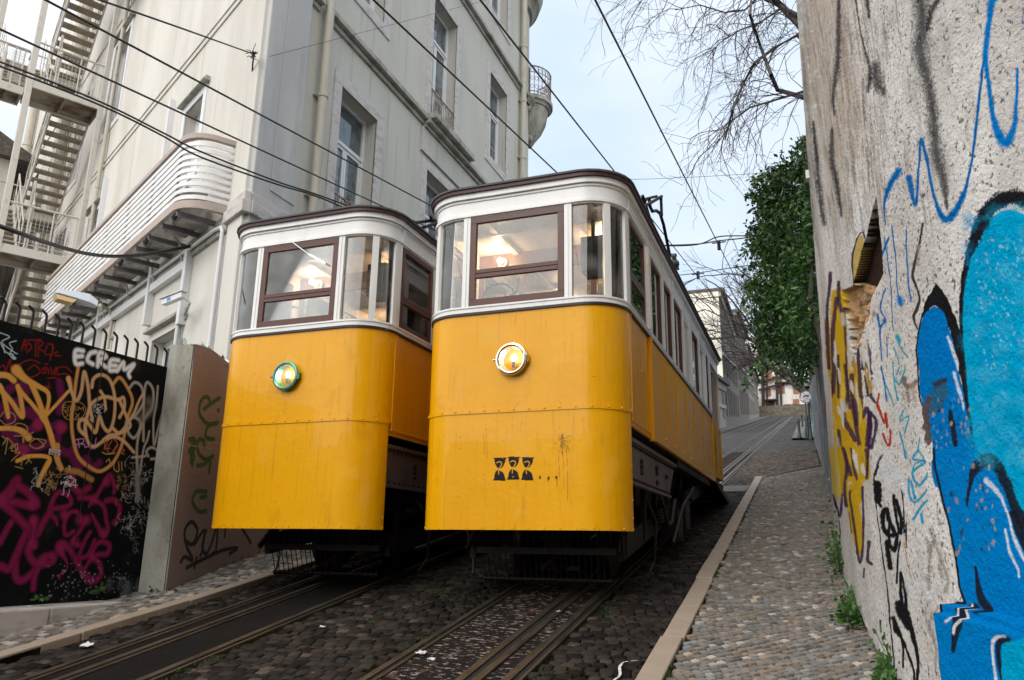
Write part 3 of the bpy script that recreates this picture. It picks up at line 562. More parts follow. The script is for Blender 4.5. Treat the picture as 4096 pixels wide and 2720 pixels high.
        b.tube([(g*.93,2.2,.62),(g*.93,3.0,1.05),(g*.93,3.9,1.30)],.017,7); b.tube([(g*.90,1.0,1.0),(g*.95,1.2,.8),(g*.9,1.3,.45),(g*.85,1.2,.3)],.014,6)
        b.tube([(g*.9,1.8,1.05),(g*.92,2.0,.80),(g*.9,2.35,.84),(g*.9,2.6,1.08)],.02,6); b.build('truck_frame',Mt['iron'],t)
        for y in (1.55,5.9):
            b=MB(); b.lathe([(.0,-.03),(.06,-.05),(.22,-.02),(.30,-.03),(.31,.03),(.34,.035),(.34,.06),(.0,.06)],(g*.44,y,.171*y+.34),(-g,0,0),28); b.build('wheel',Mt['iron'],t,smooth=True)
    b=MB()
    for y in (1.55,5.9): b.tube([(-.62,y,.171*y+.34),(.62,y,.171*y+.34)],.045,8)
    b.bx(-.55,.55,2.2,5.2,1.0,1.5); b.bar((0,1.2,.62),(0,7.2,1.6),.26,.14); b.bx(-.8,.8,.5,.9,1.2,1.5); b.bx(-.8,.8,LEN-.7,LEN-.3,1.3,1.55); b.build('underframe',Mt['iron'],t)  # central plain box is added to keep the space under the floor dark
    # lifeguard: slanting rods hung under the apron with a batten and a round bottom bar
    b=MB(); b.tube([(-.57,.78,.285),(.64,.78,.285)],.018,8)
    for x in np.linspace(-.55,.62,22): b.tube([(x,.78,.285),(x*1.06,.62,.80)],.0048,5,False)
    for x in np.linspace(-.55,.62,22): b.tube([(x-.008,.78,.285),(x+.008,.78,.285)],.025,8)
    b.bx(-.60,.70,.665,.695,.505,.562)
    for g in (-1,1): b.bar((g*.70,.68,.53),(g*.70,1.3,1.1),.03,.05); b.bar((g*.1,.78,.29),(g*.1,1.4,.62),.04,.04)
    b.bx(-.12,.26,1.05,1.15,.36,.40); b.tube([(-.05,.9,.36),(.15,.95,.55),(.05,1.0,.8)],.03,7); b.build('lifeguard',Mt['rustred'],t)
    # bow collector beside the roof ridge
    x0,yo,zo=extras['bow']; b=MB(); q=lambda y,z,dx=0:(x0+dx,y+yo,z+zo)
    b.tube([q(2.10,4.40,-.25),q(3.05,4.86,-.05)],.022,8); b.tube([q(2.2,4.32,-.05),q(3.35,5.02,.10)],.022,8); b.tube([q(2.75,4.72,-.12),q(3.45,5.08,.02)],.018,7)
    b.tube([q(2.82,4.82,-.05),q(3.29,4.50),q(3.35,4.25)],.022,8)
    b.tube([q(3.0,4.86),q(3.05,4.76),q(3.2,4.76),q(3.5,4.90),q(3.79,4.98),q(4.05,4.92),q(4.5,4.62)],.022,8); b.tube([q(3.35,4.3),q(3.5,4.05,-.3)],.03,7); b.tube([q(4.5,4.62),q(4.5,4.2,-.3),q(4.5,3.95,-.5)],.024,7)
    b.tube([q(4.45,4.62,-.08),q(4.55,4.64,.08)],.03,8); b.ball(q(3.35,4.3),.05,8,6,(1,1,1.3)); b.ball(q(3.40,4.22),.04,8,6)
    b.tube([q(3.3,4.98,.10),q(3.3,4.72,.10)],.02,7); b.bx(x0-.75,x0-.3,3.2+yo,4.7+yo,3.86,3.95); b.build('current_collector',Mt['rustred'],t,smooth=True)
    b=MB(); b.lathe([(.02,-.03),(.085,-.035),(.09,-.025),(.06,0),(.09,.025),(.085,.035),(.02,.03)],q(2.22,4.45,-.12),(1,.3,0),20); b.build('trolley_wheel',Mt['iron'],t,smooth=True)
    b=MB(); b.bx(.66,.90,1.95,2.42,3.80,4.00); b.bx(.70,.93,2.3,2.6,3.80,3.93); b.build('roof_box',Mt['roofgrey'],t,bevel=.006)
    b=MB(); b.prism([(.88,2.7,3.76),(.88,6.9,3.76),(.88,6.9,3.84),(.88,3.2,3.97),(.88,2.75,3.93)],(.02,0,0)); b.bx(-.6,.8,3.4,6.8,3.86,3.93)
    for y in (3.0,3.9,4.8,5.7,6.6): b.bar((.88,y,3.76),(.80,y,3.9),.03,.03)
    b.build('roof_board',Mt['roof'],t)
    b=MB()
    for x,y in ((-.60,.30),(.0,.18)): b.tube([(x,y,3.80),(x+.03,y+.02,3.87)],.008,6)
    b.build('roof_hook',Mt['iron'],t)
    if extras.get('wiper'):
        b=MB(); b.tube([(-.10,-.02,3.50),(.13,-.03,3.33)],.006,6); b.bar((.13,-.035,3.335),(.33,-.03,3.215),.012,.018); b.build('wiper',Mt['chrome'],t)
    return t
LX,RX,FY=-4.60,-2.295,6.1; FZ=gz(FY)
def stencil(pa,loc):
    def cv(pts,s=4.722,ox=1850,oy=1700): # traced outline -> metres on the apron
        out=[]
        for x,y in pts: q=atY(ox+x/s,oy+y/s,FY); out.append((q[0]-loc[0],q[2]-loc[2]))
        return out
    K=(.004,.004,.004)
    for dx,dy in ((0,0),(262,-18),(525,-8)):
        T=lambda P:cv([(x+dx,y+dy) for x,y in P])
        pa.fill(T([(585,618),(700,614),(832,618),(836,632),(812,642),(806,700),(780,760),(740,810),(690,825),(650,800),(618,740),(606,690),(608,650),(590,636)]),K,smooth=False,wob=.003)
        pa.fill(T([(655,848),(700,860),(755,885),(785,925),(800,985),(816,1040),(812,1052),(572,1052),(578,1038),(596,1010),(600,960),(620,900)]),K,smooth=False,wob=.003)
        Y=(.78,.345,.006)
        pa.stroke(T([(645,712),(690,695),(728,705),(740,740),(722,780),(685,830)]),.0080,Y,.2); pa.stroke(T([(680,840),(682,925)]),.0078,Y,.2)
    for x,y in ((1463,992),(1625,1003),(1775,992)): pa.stroke(cv([(x,y-14),(x,y+14)]),.0155,K,.3)
    pa.stroke(cv([(1610,1010),(1610,1070)]),.003,K,.3); pa.stroke(cv([(1630,1010),(1631,1090)]),.003,K,.3); pa.stroke(cv([(1780,1000),(1785,1165)]),.0035,K,.3)
    r=random.Random(5)
    for _ in range(95):
        x=r.gauss(1895,62);y=r.gauss(300,90);a=r.gauss(1.1,.8);L=r.uniform(20,80)
        pa.stroke(cv([(x,y),(x+L*math.cos(a)*.5+8,y+L*math.sin(a)*.5),(x+L*math.cos(a),y+L*math.sin(a))]),r.uniform(.0015,.0045),(.035,.022,.012),.5,r.uniform(.35,.8))
    for x,y0,y1,a in ((1810,470,1417,.75),(1890,470,1220,.7),(1965,470,1417,.75),(395,180,560,.25),(440,60,640,.2)): pa.stroke(cv([(x,y0),(x+14,y0+(y1-y0)*.3),(x+22,y0+(y1-y0)*.6),(x+24,y1)]),.0028 if a>.5 else .010,(.06,.032,.01),.5,a)
    pa.stroke(cv([(1890,150),(1880,480),(1893,575)]),[.002,.006,.003],(.03,.018,.01),.4,.9)
make_tram('tram','front yellow funicular car, three black hourglass stencils on its apron, chrome headlamp',(RX,FY,FZ),Mt['chrome'],stencil,{'bow':(.66,0,0)})
make_tram('tram','left yellow funicular car beside the brown wall, plain apron, green rimmed headlamp',(LX,FY,FZ),Mt['patina'],None,{'bow':(.12,-.2,.05),'wiper':True},seed=21)
# ------------------------------------------------------------------ corner building
Mt['stuccoA']=mat('cream_render',(.66,.635,.59),.85,var=[((.45,.42,.37),(.9,.9,.25),.42,.68,.55),((.36,.33,.28),(5,5,.35),.58,.76,.55),((.30,.28,.23),(14,14,.5),.62,.74,.5)],bump=(55,.15,4,.008))
Mt['stuccoB']=mat('grey_render',(.55,.54,.49),.88,var=[((.45,.43,.37),(1.0,1.0,.3),.42,.66,.6),((.34,.33,.29),(45,45,45),.56,.70,.5),((.27,.26,.22),(6,6,.35),.56,.76,.6)],bump=(70,.25,4,.008))
Mt['pilaster']=mat('blue_grey_render',(.47,.475,.475),.88,var=[((.64,.62,.58),(1.4,1.4,.35),.50,.70,.7),((.28,.28,.26),(3,3,.4),.58,.76,.6)],bump=(70,.25,4,.008))
Mt['stone']=mat('pale_limestone',(.56,.53,.51),.75,var=[((.30,.27,.25),(4,4,9),.48,.68,.7),((.22,.17,.12),16,.66,.78,.4)],bump=(35,.3,5,.008))
Mt['stonedirty']=mat('stained_limestone',(.42,.41,.36),.85,var=[((.17,.165,.13),(3,3,1.2),.44,.66,.85),((.13,.14,.06),7,.58,.70,.6)],bump=(30,.5,5,.012))
Mt['winwhite']=mat('white_window_paint',(.70,.71,.73),.4)
Mt['winglass']=mat('window_pane_glass',(.09,.11,.12),.04,spec=1.0,bump=(1.2,.05,1,.02),var=[((.26,.29,.30),(1.5,1.5,.9),.5,.62,.6),((.03,.035,.035),(6,6,6),.52,.62,.7)])  # lighter tone and pale patches stand in for sky reflected in the panes
Mt['shutter']=mat('dark_opening',(.02,.02,.022),.8)
Mt['pipecream']=mat('cream_pipe_paint',(.47,.44,.36),.5,var=[((.30,.27,.2),(8,8,2),.5,.7,.5)])
Mt['rustiron']=mat('rusted_white_iron',(.40,.36,.32),.7,var=[((.14,.06,.03),13,.46,.60,.9)])
Mt['concrete']=mat('concrete',(.40,.39,.37),.9,var=[((.24,.235,.22),(2.5,2.5,1.2),.40,.65,.7)],bump=(45,.3,5,.008))
BB=thing('corner_building','pale stucco corner building with sash windows and stone bands behind the two yellow funicular cars','building',(-7,8,gz(8)))
def wall(b,u0,u1,z0,z1,holes,dep):
    us=sorted({u0,u1,*[h[0] for h in holes],*[h[1] for h in holes]}); zs=sorted({z0,z1,*[h[2] for h in holes],*[h[3] for h in holes]})
    for a,c in zip(us[:-1],us[1:]):
        for e,f in zip(zs[:-1],zs[1:]):
            if any(h[0]<=a+1e-6 and c<=h[1]+1e-6 and h[2]<=e+1e-6 and f<=h[3]+1e-6 for h in holes): continue
            b.poly([(a,0,e),(c,0,e),(c,0,f),(a,0,f)])
    for a,c,e,f in holes:
        b.poly([(a,0,e),(a,-dep,e),(a,-dep,f),(a,0,f)]); b.poly([(c,0,e),(c,-dep,e),(c,-dep,f),(c,0,f)]); b.poly([(a,0,f),(c,0,f),(c,-dep,f),(a,-dep,f)]); b.poly([(a,0,e),(c,0,e),(c,-dep,e),(a,-dep,e)])
def window(T,u0,u1,z0,z1,par,dep=.25,sur=.2,transom=None,surm='stone',hood=None,sill=True,leaf=2,fr=None):
    b=MB(T)
    if sur:
        pr=.025; zb=z0-(sur if sill else 0)
        b.bx(u0-sur,u0,-.02,pr,zb,z1+sur); b.bx(u1,u1+sur,-.02,pr,zb,z1+sur); b.bx(u0,u1,-.02,pr,z1,z1+sur)
        if sill: b.bx(u0,u1,-.02,pr,z0-sur,z0)
        b.build('window_surround',Mt[surm],par,bevel=.006)
    b=MB(T); w=.07; d0,d1=-dep,-dep+.06
    def rect(a,c,e,f,w=w,x=0):
        b.bx(a,c,d0,d1+x,e,e+w); b.bx(a,c,d0,d1+x,f-w,f); b.bx(a,a+w,d0,d1+x,e+w,f-w); b.bx(c-w,c,d0,d1+x,e+w,f-w)
    rect(u0,u1,z0,z1); t=transom or z1-w
    if transom: b.bx(u0+w,u1-w,d0,d1+.01,transom,transom+.07)
    n=leaf; 
    for k in range(n):
        a=u0+w+(u1-u0-2*w)*k/n; c=u0+w+(u1-u0-2*w)*(k+1)/n; rect(a+.004,c-.004,z0+w,t,.06,-.012)
        if (t-z0)>1.3: b.bx(a+.05,c-.05,d0,d1-.03,z0+(t-z0)*.42,z0+(t-z0)*.42+.02)
    f=b.build('window',Mt['winwhite'],par,bevel=.004)
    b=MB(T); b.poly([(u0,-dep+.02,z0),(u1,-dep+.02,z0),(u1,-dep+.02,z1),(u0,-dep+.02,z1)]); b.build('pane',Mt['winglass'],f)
    if hood:
        b=MB(T); b.bx(u0-.22,u1+.22,-.02,.12,z1+.14,z1+.18); b.bx(u0-.20,u1+.20,-.02,.08,z1+.18,z1+.24); b.build('window_hood',Mt['stonedirty'],par,bevel=.01)
    return f
# street side (parallel to the tracks): y along the street
holesB=[(10.0,11.18,4.9,7.6),(13.22,14.42,4.9,7.6),(10.0,11.20,9.7,12.3),(13.24,14.44,8.80,11.9),(16.50,17.70,9.62,12.0),(16.4,17.6,5.0,7.9),(16.35,17.65,13.95,16.2),(13.2,14.4,13.7,16.2)]
b=MB(FB); wall(b,8.0,19.3,-1.4,17.5,holesB,.32); b.build('street_wall',Mt['stuccoB'],BB,fix=False)
for i,h in enumerate(holesB):
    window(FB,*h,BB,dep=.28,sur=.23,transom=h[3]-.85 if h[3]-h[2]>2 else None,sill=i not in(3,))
b=MB(FB); b.bx(8.0,8.92,-.02,.07,-1.4,17.5); b.build('corner_pilaster',Mt['pilaster'],BB,bevel=.02)
b=MB(FB); b.bx(8.36,8.92,.07,.085,4.9,17.5); b.bx(8.36,8.92,.07,.085,-1.2,4.35); b.build('pilaster_panel',Mt['pilaster'],BB,bevel=.01)
b=MB(FB); b.bx(7.97,8.97,-.02,.13,4.38,4.56); b.bx(7.99,8.95,-.02,.10,4.56,4.70); b.build('pilaster_band',Mt['stone'],BB,bevel=.01)
def cornice(y0,y1,z,name='string_course'):
    b=MB(FB); b.bx(y0,y1,-.02,.05,z-.12,z-.02); b.bx(y0,y1,-.02,.14,z-.02,z+.09); b.bx(y0,y1,-.02,.07,z+.09,z+.15); b.build(name,Mt['stonedirty'],BB,bevel=.012)
cornice(7.9,9.2,8.62); cornice(9.45,12.95,8.62); cornice(15.0,18.6,8.62); cornice(18.8,19.9,8.62)
b=MB(FB); b.bx(12.95,15.0,-.02,.10,8.44,8.52); b.bx(12.95,15.0,-.02,.20,8.52,8.62); b.bx(12.95,15.0,-.02,.32,8.62,8.76); b.build('window_ledge',Mt['stonedirty'],BB,bevel=.012)
b=MB(FB); b.bx(12.9,15.0,-.02,.05,7.9,8.44); b.build('ledge_panel',Mt['stuccoB'],BB)
cornice(9.45,18.6,12.85); cornice(18.8,19.9,12.85); cornice(8.0,19.9,16.9)
for y0,y1,z0,z1 in ((10.0,11.18,4.95,5.66),(13.24,14.44,8.82,9.58)):   # rusty window railings
    b=MB(FB); n=14
    b.bx(y0,y1,-.02,.01,z1-.03,z1); b.bx(y0,y1,-.02,.01,z0,z0+.03)
    for k in range(n+1):
        y=y0+.03+(y1-y0-.06)*k/n; b.tube([(y,-.005,z0),(y,-.005,z1)],.010,6)
        if k%2: b.tube([(y+.03*math.cos(a),-.005,z1-.10+.045*math.sin(a)) for a in np.linspace(0,6.28,9)],.007,5,False); b.tube([(y+.03*math.cos(a),-.005,z0+.12+.045*math.sin(a)) for a in np.linspace(0,6.28,9)],.007,5,False)
    b.build('window_railing',Mt['rustiron'],BB)
for y,r in ((9.33,.075),(18.70,.085)):
    b=MB(FB); b.tube([(y,.13,-1),(y,.13,17.2)],r,14)
    for z in (3.2,5.25,7.0,8.9,10.6,12.4,14.2): b.lathe([(r,-.05),(r*1.18,-.04),(r*1.18,.04),(r,.05)],(y,.13,z),(0,0,1),14,(0,1,0)); b.bx(y-r*1.3,y+r*1.3,-.01,.05,z-.015,z+.015)
    b.build('drainpipe',Mt['pipecream'],BB,smooth=True)
# rounded corner at the far end with its cornice and balcony
b=MB(); n=16; RC=1.2
arc=[(-7-RC+RC*math.cos(a),19.3+RC*math.sin(a)) for a in np.linspace(0,math.pi/2,n)]
for (x0,y0),(x1,y1) in zip(arc[:-1],arc[1:]): b.poly([(x0,y0,-.5),(x1,y1,-.5),(x1,y1,17.5),(x0,y0,17.5)])
b.poly([(-7-RC,19.3+RC,-.5),(-16,19.3+RC,-.5),(-16,19.3+RC,17.5),(-7-RC,19.3+RC,17.5)]); b.build('round_corner_wall',Mt['stuccoB'],BB,smooth=True)
arcn=[(-7-RC+RC*math.cos(a),19.3+RC*math.sin(a),math.cos(a),math.sin(a)) for a in np.linspace(-.1,math.pi/2,n)]
b=MB(); b.ring(arcn,[(-.05,15.9),(.10,15.95),(.22,16.2),(.30,16.25),(.42,16.6),(.42,17.2),(-.05,17.3)]); b.build('main_cornice',Mt['stonedirty'],BB,smooth=True)
b=MB(); b.ring(arcn,[(-.05,12.73),(.06,12.73),(.12,12.8),(.19,12.88),(.19,12.95),(.09,13.0),(-.05,13.0)]); b.build('string_course',Mt['stonedirty'],BB,smooth=True)
BAL=lambda a,r:(-7.25+r*math.cos(a),20.15+r*math.sin(a))
aa=np.linspace(-1.15,1.5,18)
b=MB(); path=[(*BAL(a,0),math.cos(a),math.sin(a)) for a in aa]
b.ring(path,[(.0,12.92),(.66,12.92),(.70,13.0),(.76,13.02),(.76,13.14),(.0,13.14)]); b.ring(path,[(.0,11.75),(.12,11.75),(.24,11.95),(.42,12.2),(.55,12.5),(.62,12.92),(.0,12.92)])
x,y=BAL(-1.1,.3); b.ball((x,y,11.86),.13,8,6); bal=b.build('corner_balcony',Mt['stonedirty'],BB,smooth=True)
b=MB(); x,y=BAL(-1.17,0); dx,dy=math.cos(-1.17),math.sin(-1.17)
for r,z in ((.12,12.35),(.62,12.72)): b.lathe([(.0,-.05),(.10,-.05),(.10,.05),(0,.05)],(x+dx*r,y+dy*r,z),(dy,-dx,0),14)
b.bar((x+dx*.05,y+dy*.05,12.82),(x+dx*.72,y+dy*.72,12.86),.1,.12); b.build('balcony_bracket',Mt['stone'],bal)
b=MB()
for z,rr in ((14.12,.022),(13.26,.014),(13.9,.010)): b.tube([(*BAL(a,.70),z) for a in aa],rr,6)
for z in (14.12,13.26): b.tube([(*BAL(-1.15,r),z) for r in (.05,.70)],.018,6)
for a in np.linspace(-1.15,1.5,15): b.tube([(*BAL(a,.70),13.14),(*BAL(a,.70),14.12)],.012,5)
for r in np.linspace(.1,.66,6):
    b.tube([(*BAL(-1.15,r),13.14),(*BAL(-1.15,r),14.12)],.009,5)
    x,y=BAL(-1.15,r-.06)
    for z in (13.42,13.7,13.98): b.tube([(x+dx*.045*math.cos(q),y+dy*.045*math.cos(q),z+.07*math.sin(q)) for q in np.linspace(0,6.28,9)],.007,4,False)
for a in np.linspace(-1.05,1.4,14):
    for z in (13.42,13.7,13.98): x,y=BAL(a,.70); b.tube([(x-.05*math.sin(a)*math.cos(q),y+.05*math.cos(a)*math.cos(q),z+.07*math.sin(q)) for q in np.linspace(0,6.28,9)],.007,4,False)
b.build('balcony_railing',Mt['rustiron'],bal)
b=MB(); b.poly([(-7,8,17.5),(-7,19.3,17.5),(-7-RC,19.3+RC,17.5),(-16,20.5,17.5),tuple(FA(22,0,17.5))]); b.build('roof_deck',Mt['concrete'],BB,fix=False)
# side face (runs back to the left)
W2=(8.55,9.85,9.66,12.15); W1=(2.42,3.28,6.0,7.40); W3=(8.82,9.75,6.0,7.42); DR=(2.30,3.42,.6,3.22); W4=(15.6,16.8,9.2,11.4); W5=(12.2,13.4,9.4,12.1); W6=(18.4,19.6,9.3,12.0); W7=(12.2,13.4,5.8,8.0); W8=(2.15,3.4,10.7,13.2)
holesA=[W2,W1,W3,DR,W4,W5,W6,W7,W8]
b=MB(FA); wall(b,0,24,-2.4,17.5,holesA,.26); b.build('side_wall',Mt['stuccoA'],BB,fix=False)
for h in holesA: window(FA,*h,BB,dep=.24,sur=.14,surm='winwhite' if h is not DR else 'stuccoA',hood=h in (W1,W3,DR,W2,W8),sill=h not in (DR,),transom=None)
b=MB(FA); b.bx(0,.50,-.02,.05,-2,17.5); b.build('side_pilaster',Mt['stuccoA'],BB,bevel=.015)
b=MB(FA); b.bx(-.12,.55,-.02,.11,4.38,4.56); b.bx(-.1,.52,-.02,.08,4.56,4.70); b.build('pilaster_band',Mt['stone'],BB,bevel=.01)
b=MB(FA); b.bx(.50,24,-.02,.025,8.50,8.53); b.bx(.5,24,-.02,.022,8.66,8.675); b.bx(.5,24,-.02,.03,12.9,12.94); b.build('render_groove',Mt['stuccoA'],BB)
b=MB(FA); b.bx(.52,16,-.02,.05,4.30,4.58); b.build('stained_band',Mt['stonedirty'],BB,bevel=.008)
b=MB(FA); b.tube([(.56,.09,-1),(.56,.09,4.28),(.62,.09,4.36),(.9,.09,4.40),(16,.09,4.40)],.028,8); b.tube([(.56,.04,-1),(.56,.04,4.2)],.02,6)
b.bx(2.0,16,0,.10,4.12,4.26); b.bx(1.92,2.05,.0,.11,3.2,4.40); b.bx(3.68,3.80,.0,.12,3.55,5.2); b.bx(6.9,7.02,.0,.12,2.0,4.9); b.build('cable_trunking',Mt['winwhite'],BB,bevel=.004)
b=MB(FA); b.bx(4.02,4.12,.0,.10,5.4,8.0); b.build('cable_trunking',Mt['winwhite'],BB); b=MB(FA); b.bx(8.36,8.46,.0,.10,5.8,8.0); b.build('cable_trunking',Mt['winwhite'],BB)
for u,r in ((9.05,.05),(14.2,.16),(15.2,.10),(21.3,.14)):
    b=MB(FA); b.tube([(u,r+.03,-1),(u,r+.03,17)],r,12)
    for z in (5,8,11,14): b.lathe([(r,-.05),(r*1.15,-.04),(r*1.15,.04),(r,.05)],(u,r+.03,z),(0,0,1),12,(0,1,0))
    b.build('drainpipe',Mt['pipecream'],BB,smooth=True)
# slatted balcony with a rounded end
Mt['slat']=mat('white_slat_enamel',(.80,.80,.81),.4,var=[((.50,.48,.44),(3,3,2),.5,.75,.4)]); Mt['salmon']=mat('salmon_beam_paint',(.44,.37,.33),.6,var=[((.33,.25,.21),5,.45,.7,.5)])
r_=.42; pth=[(9.75,.63,0,1),(.55+r_+.15,.63,0,1)]; 
for a in np.linspace(0,math.pi/2,12)[1:]: pth.append((.70+r_-r_*math.sin(a),.63-r_+r_*math.cos(a),-math.sin(a),math.cos(a)))
pth.append((.68,.0,-1,0))
SB=None
b=MB(FA); b.ring(pth,[(-.05,4.60),(.012,4.60),(.012,4.72),(-.05,4.72)]); b.ring(pth,[(-.06,5.70),(.015,5.70),(.015,5.78),(-.06,5.78)]); SB=b.build('slatted_balcony',Mt['salmon'],BB,bevel=.003)
for k in range(9):
    z=4.745+k*.105; b=MB(FA); b.ring(pth,[(-.018,z),(.0,z),(.0,z+.062),(-.018,z+.062)]); b.build('slat',Mt['slat'],SB)
b=MB(FA)
for u in (1.15,2.4,3.7,5.0,6.3,7.6,8.9): b.bx(u,u+.04,.58,.605,4.6,5.75); 
for u in np.arange(1.0,9.8,.62): b.bx(u,u+.05,.0,.60,4.52,4.59)
b.build('balcony_support',Mt['girder'],SB)
Mt['ac']=mat('weathered_ac_casing',(.42,.41,.38),.6,var=[((.16,.15,.13),(4,4,3),.45,.65,.8)])
for k,u in enumerate((1.25,2.6,4.0,5.6,7.2,8.7)):
    lab=['grey air conditioning unit hidden behind the white slats at their rounded end','second air conditioning unit from the rounded end of the slatted balcony','third air conditioning unit from the rounded end, above the white trunking','fourth air conditioning unit from the rounded end of the slatted balcony','fifth air conditioning unit from the rounded end, behind the slats near the street lamp head','air conditioning unit at the far end of the slatted balcony beside the fire escape'][k]
    t=thing('air_conditioner',lab,'air conditioner',FA(u+.4,.3,4.6),'air conditioning units under the slatted balcony')
    b=MB(FA); b.bx(u,u+.8,.12,.45,4.60,5.12); b.build('casing',Mt['ac'],t,bevel=.015)
    b=MB(FA); b.lathe([(.19,0),(.2,.015),(.0,.015)],FA(u+.3,.45,4.86)*0+np.array([u+.3,.45,4.86]),(0,1,0),18)
    for rr in (.06,.11,.16): b.tube([(u+.3+rr*math.cos(a),.47,4.86+rr*math.sin(a)) for a in np.linspace(0,6.28,18)],.004,4,False)
    b.build('fan_grille',Mt['black'],t)
    b=MB(FA); b.tube([(u+.8,.3,4.7),(u+.92,.28,4.68),(u+.95,.15,4.55),(u+.95,.06,4.2)],.02,6); b.tube([(u+.8,.25,4.8),(u+.9,.2,4.85),(u+.92,.05,4.9)],.018,6); b.build('pipe',Mt['pipecream'],t)
# ------------------------------------------------------------------ fire escape
Mt['escape']=mat('cream_steel_paint',(.56,.53,.48),.55,var=[((.30,.22,.15),(5,5,5),.58,.72,.6)],bump=(20,.15,4,.006)); Mt['tread']=mat('stair_tread_steel',(.34,.30,.24),.7,var=[((.20,.14,.09),4,.45,.7,.6)]); Mt['under']=mat('rusty_landing_underside',(.30,.26,.22),.8,var=[((.12,.055,.03),(2,2,2),.46,.62,.85)])
FEs=thing('fire_escape','cream painted steel fire escape with zigzag flights rising beside the slatted balcony','fire escape',FA(9.5,1,0))
for u,d,w in ((9.36,.16,.11),(9.42,1.66,.13),(10.5,2.36,.12),(13.4,.3,.10),(13.4,2.3,.10)):
    b=MB(FA); b.bx(u,u+w,d,d+w,-2,17.4); b.build('post',Mt['escape'],FEs,bevel=.006)
def flight(u0,z0,u1,z1,d0,d1,n):
    b=MB(FA)
    for d in (d0,d1-.04): b.hexa([(u0,d,z0-.12),(u0,d+.04,z0-.12),(u1,d+.04,z1-.12),(u1,d,z1-.12),(u0,d,z0+.13),(u0,d+.04,z0+.13),(u1,d+.04,z1+.13),(u1,d,z1+.13)])
    f=b.build('stair_stringer',Mt['escape'],FEs)
    for k in range(n):
        t=(k+.5)/n; u=u0+(u1-u0)*t; z=z0+(z1-z0)*t; b=MB(FA); b.bx(u-.13,u+.13,d0+.04,d1-.04,z-.035,z); b.build('tread',Mt['tread'],f)
    b=MB(FA); 
    for d in (d0+.02,d1-.02):
        b.tube([(u0,d,z0+1.0),(u1,d,z1+1.0)],.02,6); b.tube([(u0,d,z0+.55),(u1,d,z1+.55)],.012,5)
        for t in (0,.25,.5,.75,1): b.tube([(u0+(u1-u0)*t,d,z0+(z1-z0)*t),(u0+(u1-u0)*t,d,z0+(z1-z0)*t+1.0)],.014,5)
    b.build('handrail',Mt['escape'],FEs)
def mesh_panel(b,p0,p1,z0,z1,n=14,m=9,r=.0035):
    p0=np.array(p0);p1=np.array(p1)
    for k in range(n+1): q=p0+(p1-p0)*k/n; b.tube([(*q,z0),(*q,z1)],r,3,False)
    for k in range(m+1): z=z0+(z1-z0)*k/m; b.tube([(*p0,z),(*p1,z)],r,3,False)
def landing(u0,u1,d0,d1,z,front=True):
    b=MB(FA); b.bx(u0,u1,d0,d1,z-.03,z); 
    for d in (d0,(d0+d1)/2-.04,d1-.06): b.bx(u0+.05,u1-.05,d,d+.05,z-.16,z-.03)
    b.build('landing',Mt['under'],FEs)
    b=MB(FA); b.bx(u0-.03,u0+.02,d0,d1,z-.17,z+.03); b.bx(u1-.02,u1+.03,d0,d1,z-.17,z-.0)
    b.bx(u0,u1,d1-.02,d1+.02,z-.17,z+.02); b.build('landing_edge',Mt['escape'],FEs,bevel=.004)
    b=MB(FA); uu=u0 if front else u1
    b.tube([(uu,d0,z+1.02),(uu,d1,z+1.02)],.026,8); b.tube([(uu,d0,z+.12),(uu,d1,z+.12)],.012,5); mesh_panel(b,(uu,d0+.1),(uu,d1-.3),z+.12,z+.90)
    for d in np.linspace(d0+.1,d1,4): b.tube([(uu,d,z),(uu,d,z+1.02)],.016,6)
    b.tube([(u0,d1,z+1.02),(u1,d1,z+1.02)],.022,7); mesh_panel(b,(u0,d1),(u1,d1),z+.1,z+.9,10,9)
    b.build('landing_railing',Mt['escape'],FEs)
for zt in (2.25,6.25,10.3,14.3):
    landing(9.46,10.42,.2,1.72,zt); landing(12.6,13.6,.2,2.3,zt-2.0,False); landing(10.0,10.6,1.76,2.42,zt)
    flight(12.6,zt-2.0,10.42,zt,.22,1.08,11); flight(10.45,zt,12.6,zt+2.0,1.20,2.2,11)
    b=MB(FA); b.tube([(10.45,1.1,zt+1.0),(10.2,1.1,zt+1.35),(10.6,1.1,zt+2.1),(10.9,1.1,zt+1.2)],.03,8); b.build('railing_bend',Mt['escape'],FEs)
# drum of louvres at the top, beside the first landing
t=thing('louvre_drum','dark grey round louvred grille fixed high on the side wall above the fire escape','vent',FA(8.1,.5,13.2))
b=MB(FA)
for z in np.arange(13.0,15.2,.14):
    b.ring([(7.7+.75*math.cos(a)*-1+.4,.05+.85*math.sin(a),-math.cos(a),math.sin(a)) for a in np.linspace(0,math.pi,16)],[(-.05,z),(.0,z+.02),(.0,z+.10),(-.05,z+.08)])
b.build('louvre',Mt['steel'],t); b=MB(FA); b.poly([(8.1-.75*math.cos(a),.05+.85*math.sin(a),12.98) for a in np.linspace(0,math.pi,16)]); b.tube([(8.1,.05,12.95),(8.1,.95,12.95)],.03); b.build('drum_floor',Mt['steel'],t)
